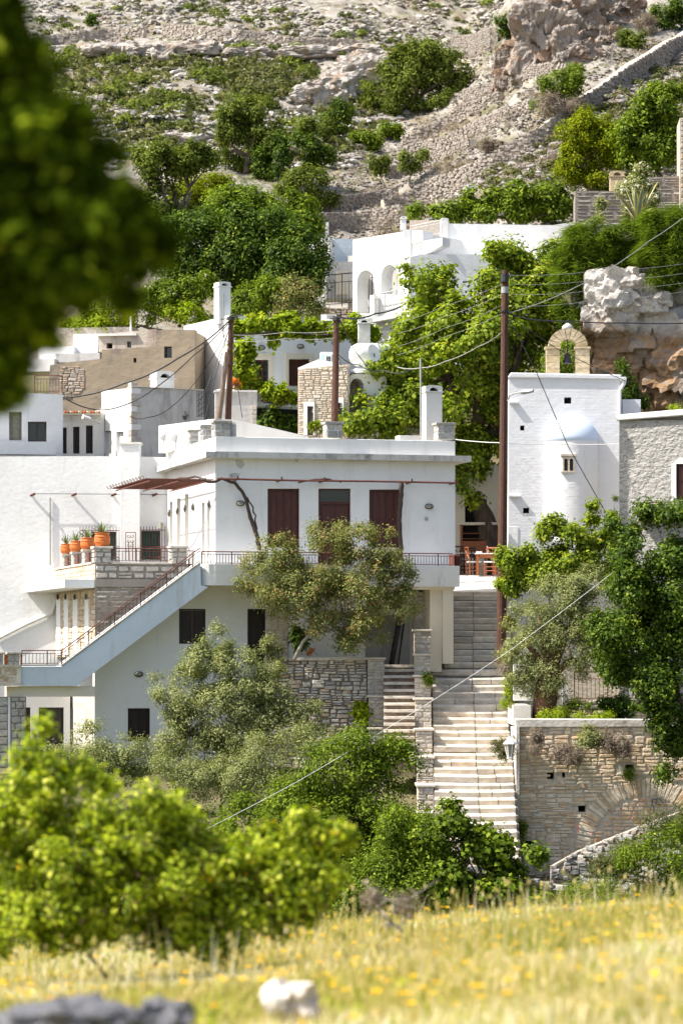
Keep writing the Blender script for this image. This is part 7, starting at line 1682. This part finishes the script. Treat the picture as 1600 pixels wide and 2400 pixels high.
tree('carob_tree', 'large glossy dark green tree along the right edge above the retaining wall', 'tree', 83.2, [(1565, 1235, 60, 60), (1500, 1290, 55, 45), (1590, 1370, 80, 90), (1475, 1370, 45, 45, -.8), (1430, 1490, 45, 50, -.8), (1535, 1490, 75, 70, .5), (1420, 1570, 38, 45), (1500, 1600, 70, 55, -.5), (1600, 1580, 70, 110), (1575, 1700, 50, 60, -.6), (1590, 1790, 48, 45), (1550, 1640, 45, 45, -1), (1460, 1240, 30, 26), (1520, 1420, 90, 70, 1), (1470, 1540, 60, 60, .8), (1560, 1320, 60, 50, .8)], 'dark', 3100, 21, .118, base=(1600, 1720), trunk=.1, sig=.15, seed=59, thr=-.3, asp=.55, shell=.7, edge=.3, lobe=1.2)
bush('araucaria_sprig', 'dark layered conifer sprigs at the corner of the chapel and the roughcast house', 'tree', 93.2, [(1446, 1172, 9, 6), (1444, 1205, 10, 6), (1448, 1240, 12, 8)], 'dark', 50, 16, .12, base=(1452, 1330), sig=.06, seed=60, asp=.12)
# plants on and above the retaining wall
for i, (lb, px, py, rx, ry, kd, dd, lf, a_) in enumerate([('dry brown bush hanging on the left of the retaining wall', 1250, 1738, 26, 26, 'dry', 85.5, .2, .06), ('wide dry reddish bush in the middle of the retaining wall', 1330, 1772, 52, 22, 'dry', 85.5, .2, .06), ('green bush growing out of the retaining wall near its cap', 1382, 1728, 32, 26, 'olive', 85.4, .08, .4), ('brown dry bush right of the green one on the retaining wall', 1445, 1745, 42, 34, 'dry', 85.4, .2, .06),
     ('yellow and green weeds around the olive trunk foot', 1290, 1678, 42, 26, 'vine', 87.6, .07, .4), ('fresh green feathery weeds right of the olive trunk', 1355, 1660, 40, 34, 'green', 87.8, .08, .2), ('dark ivy on the garden wall below the rusty fence', 1440, 1660, 45, 26, 'dark', 89, .09, .7), ('low weeds along the planting bed edge', 1400, 1688, 60, 10, 'vine', 87, .07, .4),
     ('dry grass tuft along the upper right edge of the stairway', 1188, 1540, 9, 50, 'dry', 90.5, .16, .12), ('yellow green weeds on the middle right edge of the stairway', 1188, 1640, 9, 45, 'vine', 88.2, .09, .2), ('dry olive bush over the right edge of the stairs by the lantern', 1180, 1760, 20, 36, 'scrub', 85.4, .1, .2), ('green weed tuft at the left edge of the stairway top flight', 1004, 1590, 9, 16, 'green', 91, .07, .4),
     ('bright green creeper on the rubble wall beside the orange stained pier', 848, 1672, 14, 34, 'vine', 91.6, .1, .8), ('grey green shrub at the left end of the planter wall', 638, 1520, 30, 26, 'olive', 92, .08, .4), ('dark leaved plant under the red leaved tree, left', 700, 1500, 20, 26, 'dark', 92.4, .12, .6), ('green weeds in the shade at the foot of the retaining wall', 1215, 1950, 8, 60, 'green', 85.6, .08, .5),
     ('small fern tuft in the wall near the arch', 1470, 1815, 14, 8, 'green', 85.8, .07, .3), ('tiny green plant on the right wall top of the roughcast house', 1582, 962, 8, 5, 'vine', 94, .06, .5), ('pink and green creeper near the foot of the tall pole', 1192, 1465, 14, 14, 'red', 91.5, .08, .5), ('leafy tuft growing against the tall brown pole', 1178, 1300, 12, 24, 'plane', 92.2, .1, .6), ('lower leafy tuft in front of the tall brown pole', 1178, 1380, 11, 16, 'vine', 92.2, .09, .6)]):
    bush('wall_shrub' if i < 4 else 'weeds', lb, 'plant', dd, [(px, py, rx, ry)], kd, int(30 + rx * ry * .12), 18, lf, base=(px, py + ry), sig=.10, seed=300 + i, asp=a_, trunk=.012, tips=10, bmat=palebark, shell=.2)
tag(bush('red_flowers', 'red blossoms in the shade under the red leaved tree', 'plant', 92.3, [(722, 1520, 12, 12)], 'fire', 12, 5, .09, base=(722, 1535), sig=.05, seed=61))
# slope at the lower right
bush('slope_bush', 'grassy yellow green bush on the slope at the lower right edge', 'bush', 74.5, [(1570, 1990, 60, 60), (1500, 2040, 60, 45), (1590, 2080, 70, 60), (1480, 2100, 80, 45), (1400, 2120, 80, 45)], 'green', 900, 20, .08, base=(1520, 2170), sig=.16, seed=62, asp=.4, thr=-.3)
bush('slope_bush', 'dry brown and green bush hanging over the slanting stone wall at the right', 'bush', 75.5, [(1540, 1950, 60, 35), (1480, 1985, 45, 25), (1590, 1920, 40, 30), (1430, 2040, 50, 22)], 'scrub', 600, 20, .08, base=(1520, 2000), sig=.16, seed=63, asp=.3)

# filler growth in the hollow between the meadow and the houses
rs = np.random.RandomState(77); n = 2600
yy = rs.uniform(44, 88, n); xx = rs.uniform(-.15, .15, n) * yy; k = ~((xx > 2.2) & (yy > 76.5)) & ~((xx < 2.2) & (yy > 86)); xx, yy = xx[k], yy[k]
P = np.stack([xx, yy, Hf(xx, yy) + .1], 1); shrubs('undergrowth', P, rs.uniform(.3, .9, len(P)), 'green', 34, .17, 78)

# ================================================================ FOREGROUND
tree('foreground_tree', 'dark out of focus tree crown filling the upper left corner close to the viewer', 'tree', 9.6,
     [(-40, 60, 90, 160), (0, 240, 150, 130), (90, 360, 170, 110), (170, 470, 190, 110), (150, 600, 240, 120), (20, 600, 240, 200), (20, 740, 130, 80), (-40, 860, 100, 120), (310, 560, 90, 90), (-60, 450, 160, 300)],
     'shade', 2400, 18, .058, base=(-420, 700), trunk=.03, sig=.034, dz=.9, thr=-.8, seed=70, asp=.5, shell=.2, nsc=.15, edge=.2, tips=8, bmat=vinew, lobe=.42, per_lobe=10, spr=.12, extra=('near', 200, .045, .5))  # brighter outer leaves stand in for sunlit tips
tree('foreground_bush', 'bright green out of focus leafy bush filling the lower left', 'bush', 23.5,
     [(110, 1790, 90, 80), (60, 1900, 120, 110), (230, 1900, 130, 90), (340, 1960, 130, 110), (150, 2030, 200, 130), (450, 2000, 140, 90), (580, 2040, 130, 80), (700, 2060, 110, 70), (800, 1960, 60, 30), (740, 1950, 60, 40), (330, 2120, 260, 90), (560, 2140, 140, 70), (100, 2150, 200, 80), (450, 2180, 150, 50), (90, 1725, 30, 40), (690, 2110, 90, 60)],
     'near', 3300, 17, .062, base=(250, 2290), trunk=.02, sig=.065, dz=.8, thr=-.25, seed=71, asp=.5, shell=.3, nsc=.16, lobe=.45, per_lobe=9, spr=.16, edge=.3, tips=60, extra=('yellow', 20, .04, .8))
tree('orange_sprig', 'out of focus orange leaves on dry twigs at the right end of the near bush', 'bush', 27.5, [(610, 2050, 40, 60), (720, 2060, 60, 30), (760, 2100, 50, 25), (600, 1960, 16, 30)], 'fire', 34, 5, .045, base=(640, 2170), trunk=.02, sig=.05, seed=72, tips=26, bmat=vinew)
tree('dry_weed', 'blurred pale dry branching stems standing above the meadow at the centre', 'plant', 26, [(920, 2090, 80, 60), (860, 2080, 40, 50), (980, 2100, 30, 60)], 'dry', 60, 3, .1, base=(930, 2200), trunk=.02, sig=.06, seed=73, tips=46, bmat=palebark, asp=.2)
rs = np.random.RandomState(80)
def meadow(name, n, y0, y1, hgt, wid, kind, seed, lean=.25, side=.14, lift=0):
    rs = np.random.RandomState(seed); y = np.sqrt(rs.uniform(y0 ** 2, y1 ** 2, n)); x = rs.uniform(-side, side, n) * y; z = Hf(x, y)
    h = hgt * rs.uniform(.45, 1.35, n) * (1 + .35 * fbm(np.stack([x / 1.2, y / 1.2, 0 * x], -1), 2, 5)); T_ = np.stack([rs.randn(n) * lean, rs.randn(n) * lean, np.ones(n)], 1)
    P = np.stack([x, y, z + h * .5 + lift], 1); Nn = unit(np.stack([rs.randn(n) * .6, -np.ones(n), rs.randn(n) * .3], 1))
    o = leaves(name, P, T_, Nn, h, wid * rs.uniform(.6, 1.5, n), np.clip(.5 * rs.rand(n) + .5 + .45 * fbm(np.stack([x / 1.5, y / 2.5, 0 * x], -1), 3, 15), 0, 1), LF[kind]); return tag(o, kind='stuff')
meadow('meadow_grass', 78000, 13.5, 33.5, .13, .009, 'straw', 81, .4)
meadow('green_meadow_grass', 30000, 13.5, 34, .11, .012, 'grass', 82)
meadow('tall_dry_grass', 1500, 19, 33.8, .38, .007, 'straw', 83, .16)
meadow('tall_green_grass', 1800, 26, 34.5, .22, .012, 'grass', 86, .22)
rs = np.random.RandomState(87); n = 700; y = np.sqrt(rs.uniform(14 ** 2, 34 ** 2, n)); x = rs.uniform(-.135, .135, n) * y; k = fbm(np.stack([x / 1.2, y / 2, 0 * x], -1), 2, 33) > -.1
P = np.stack([x, y, Hf(x, y)], 1)[k]; shrubs('meadow_herbs', P, rs.uniform(.05, .16, len(P)), 'near', 60, .03, 88, .35, 1.2)
P = np.stack([x, y, Hf(x, y)], 1)[~k]; shrubs('pale_meadow_herbs', P, rs.uniform(.05, .14, len(P)), 'vine', 50, .028, 89, .35, 1.2)
# seed heads and yellow flowers
def heads(name, n, y0, y1, h0, h1, sz, kind, seed, asp, per=6):
    rs = np.random.RandomState(seed); y = np.sqrt(rs.uniform(y0 ** 2, y1 ** 2, n)); x = rs.uniform(-.135, .135, n) * y; z = Hf(x, y) + rs.uniform(h0, h1, n)
    c = np.repeat(np.stack([x, y, z], 1), per, 0); N_ = n * per; az = rs.rand(N_) * 6.283
    if asp > .5: t = np.stack([np.cos(az), np.sin(az) , .25 + 0 * az], 1); P = c + t * sz * .3; nr = np.tile([0, -.5, .9], (N_, 1))
    else: t = np.tile([0., 0, 1], (N_, 1)) + rs.randn(N_, 3) * .15; P = c + rs.randn(N_, 3) * sz * .12; nr = unit(np.stack([np.cos(az), np.sin(az), 0 * az], 1))
    o = leaves(name, P, t, nr, np.full(N_, sz) * rs.uniform(.7, 1.2, N_), sz * asp, rs.rand(N_), LF[kind]); return tag(o, kind='stuff')
heads('yellow_wildflowers', 560, 15, 34, .08, .2, .046, 'yellow', 84, .6)
heads('grass_seed_heads', 230, 17, 34, .16, .5, .06, 'straw', 85, .35)
m_ = plaster('grey_boulder', (.13, .13, .14), (.05, .05, .05), 1.3, .8, .05, 6)
rock('boulder', 'blurred dark grey boulder at the bottom left edge of the meadow', 'rock', px3(170, 2420, 13.6), (.36, .25, .15), m_, 91, 4, boxy=.3)
rock('boulder', 'second blurred dark grey boulder right of the first at the bottom edge', 'rock', px3(390, 2420, 13.8), (.12, .15, .15), m_, 92, 4, boxy=.3)
rock('boulder', 'blurred white pointed rock in the meadow at the bottom centre', 'rock', px3(683, 2345, 16.6), (.15, .14, .12), plaster('white_boulder', (.66, .60, .54), (.4, .33, .27), 1, .6, .04, 6), 93, 4, boxy=.1, amp=.3)
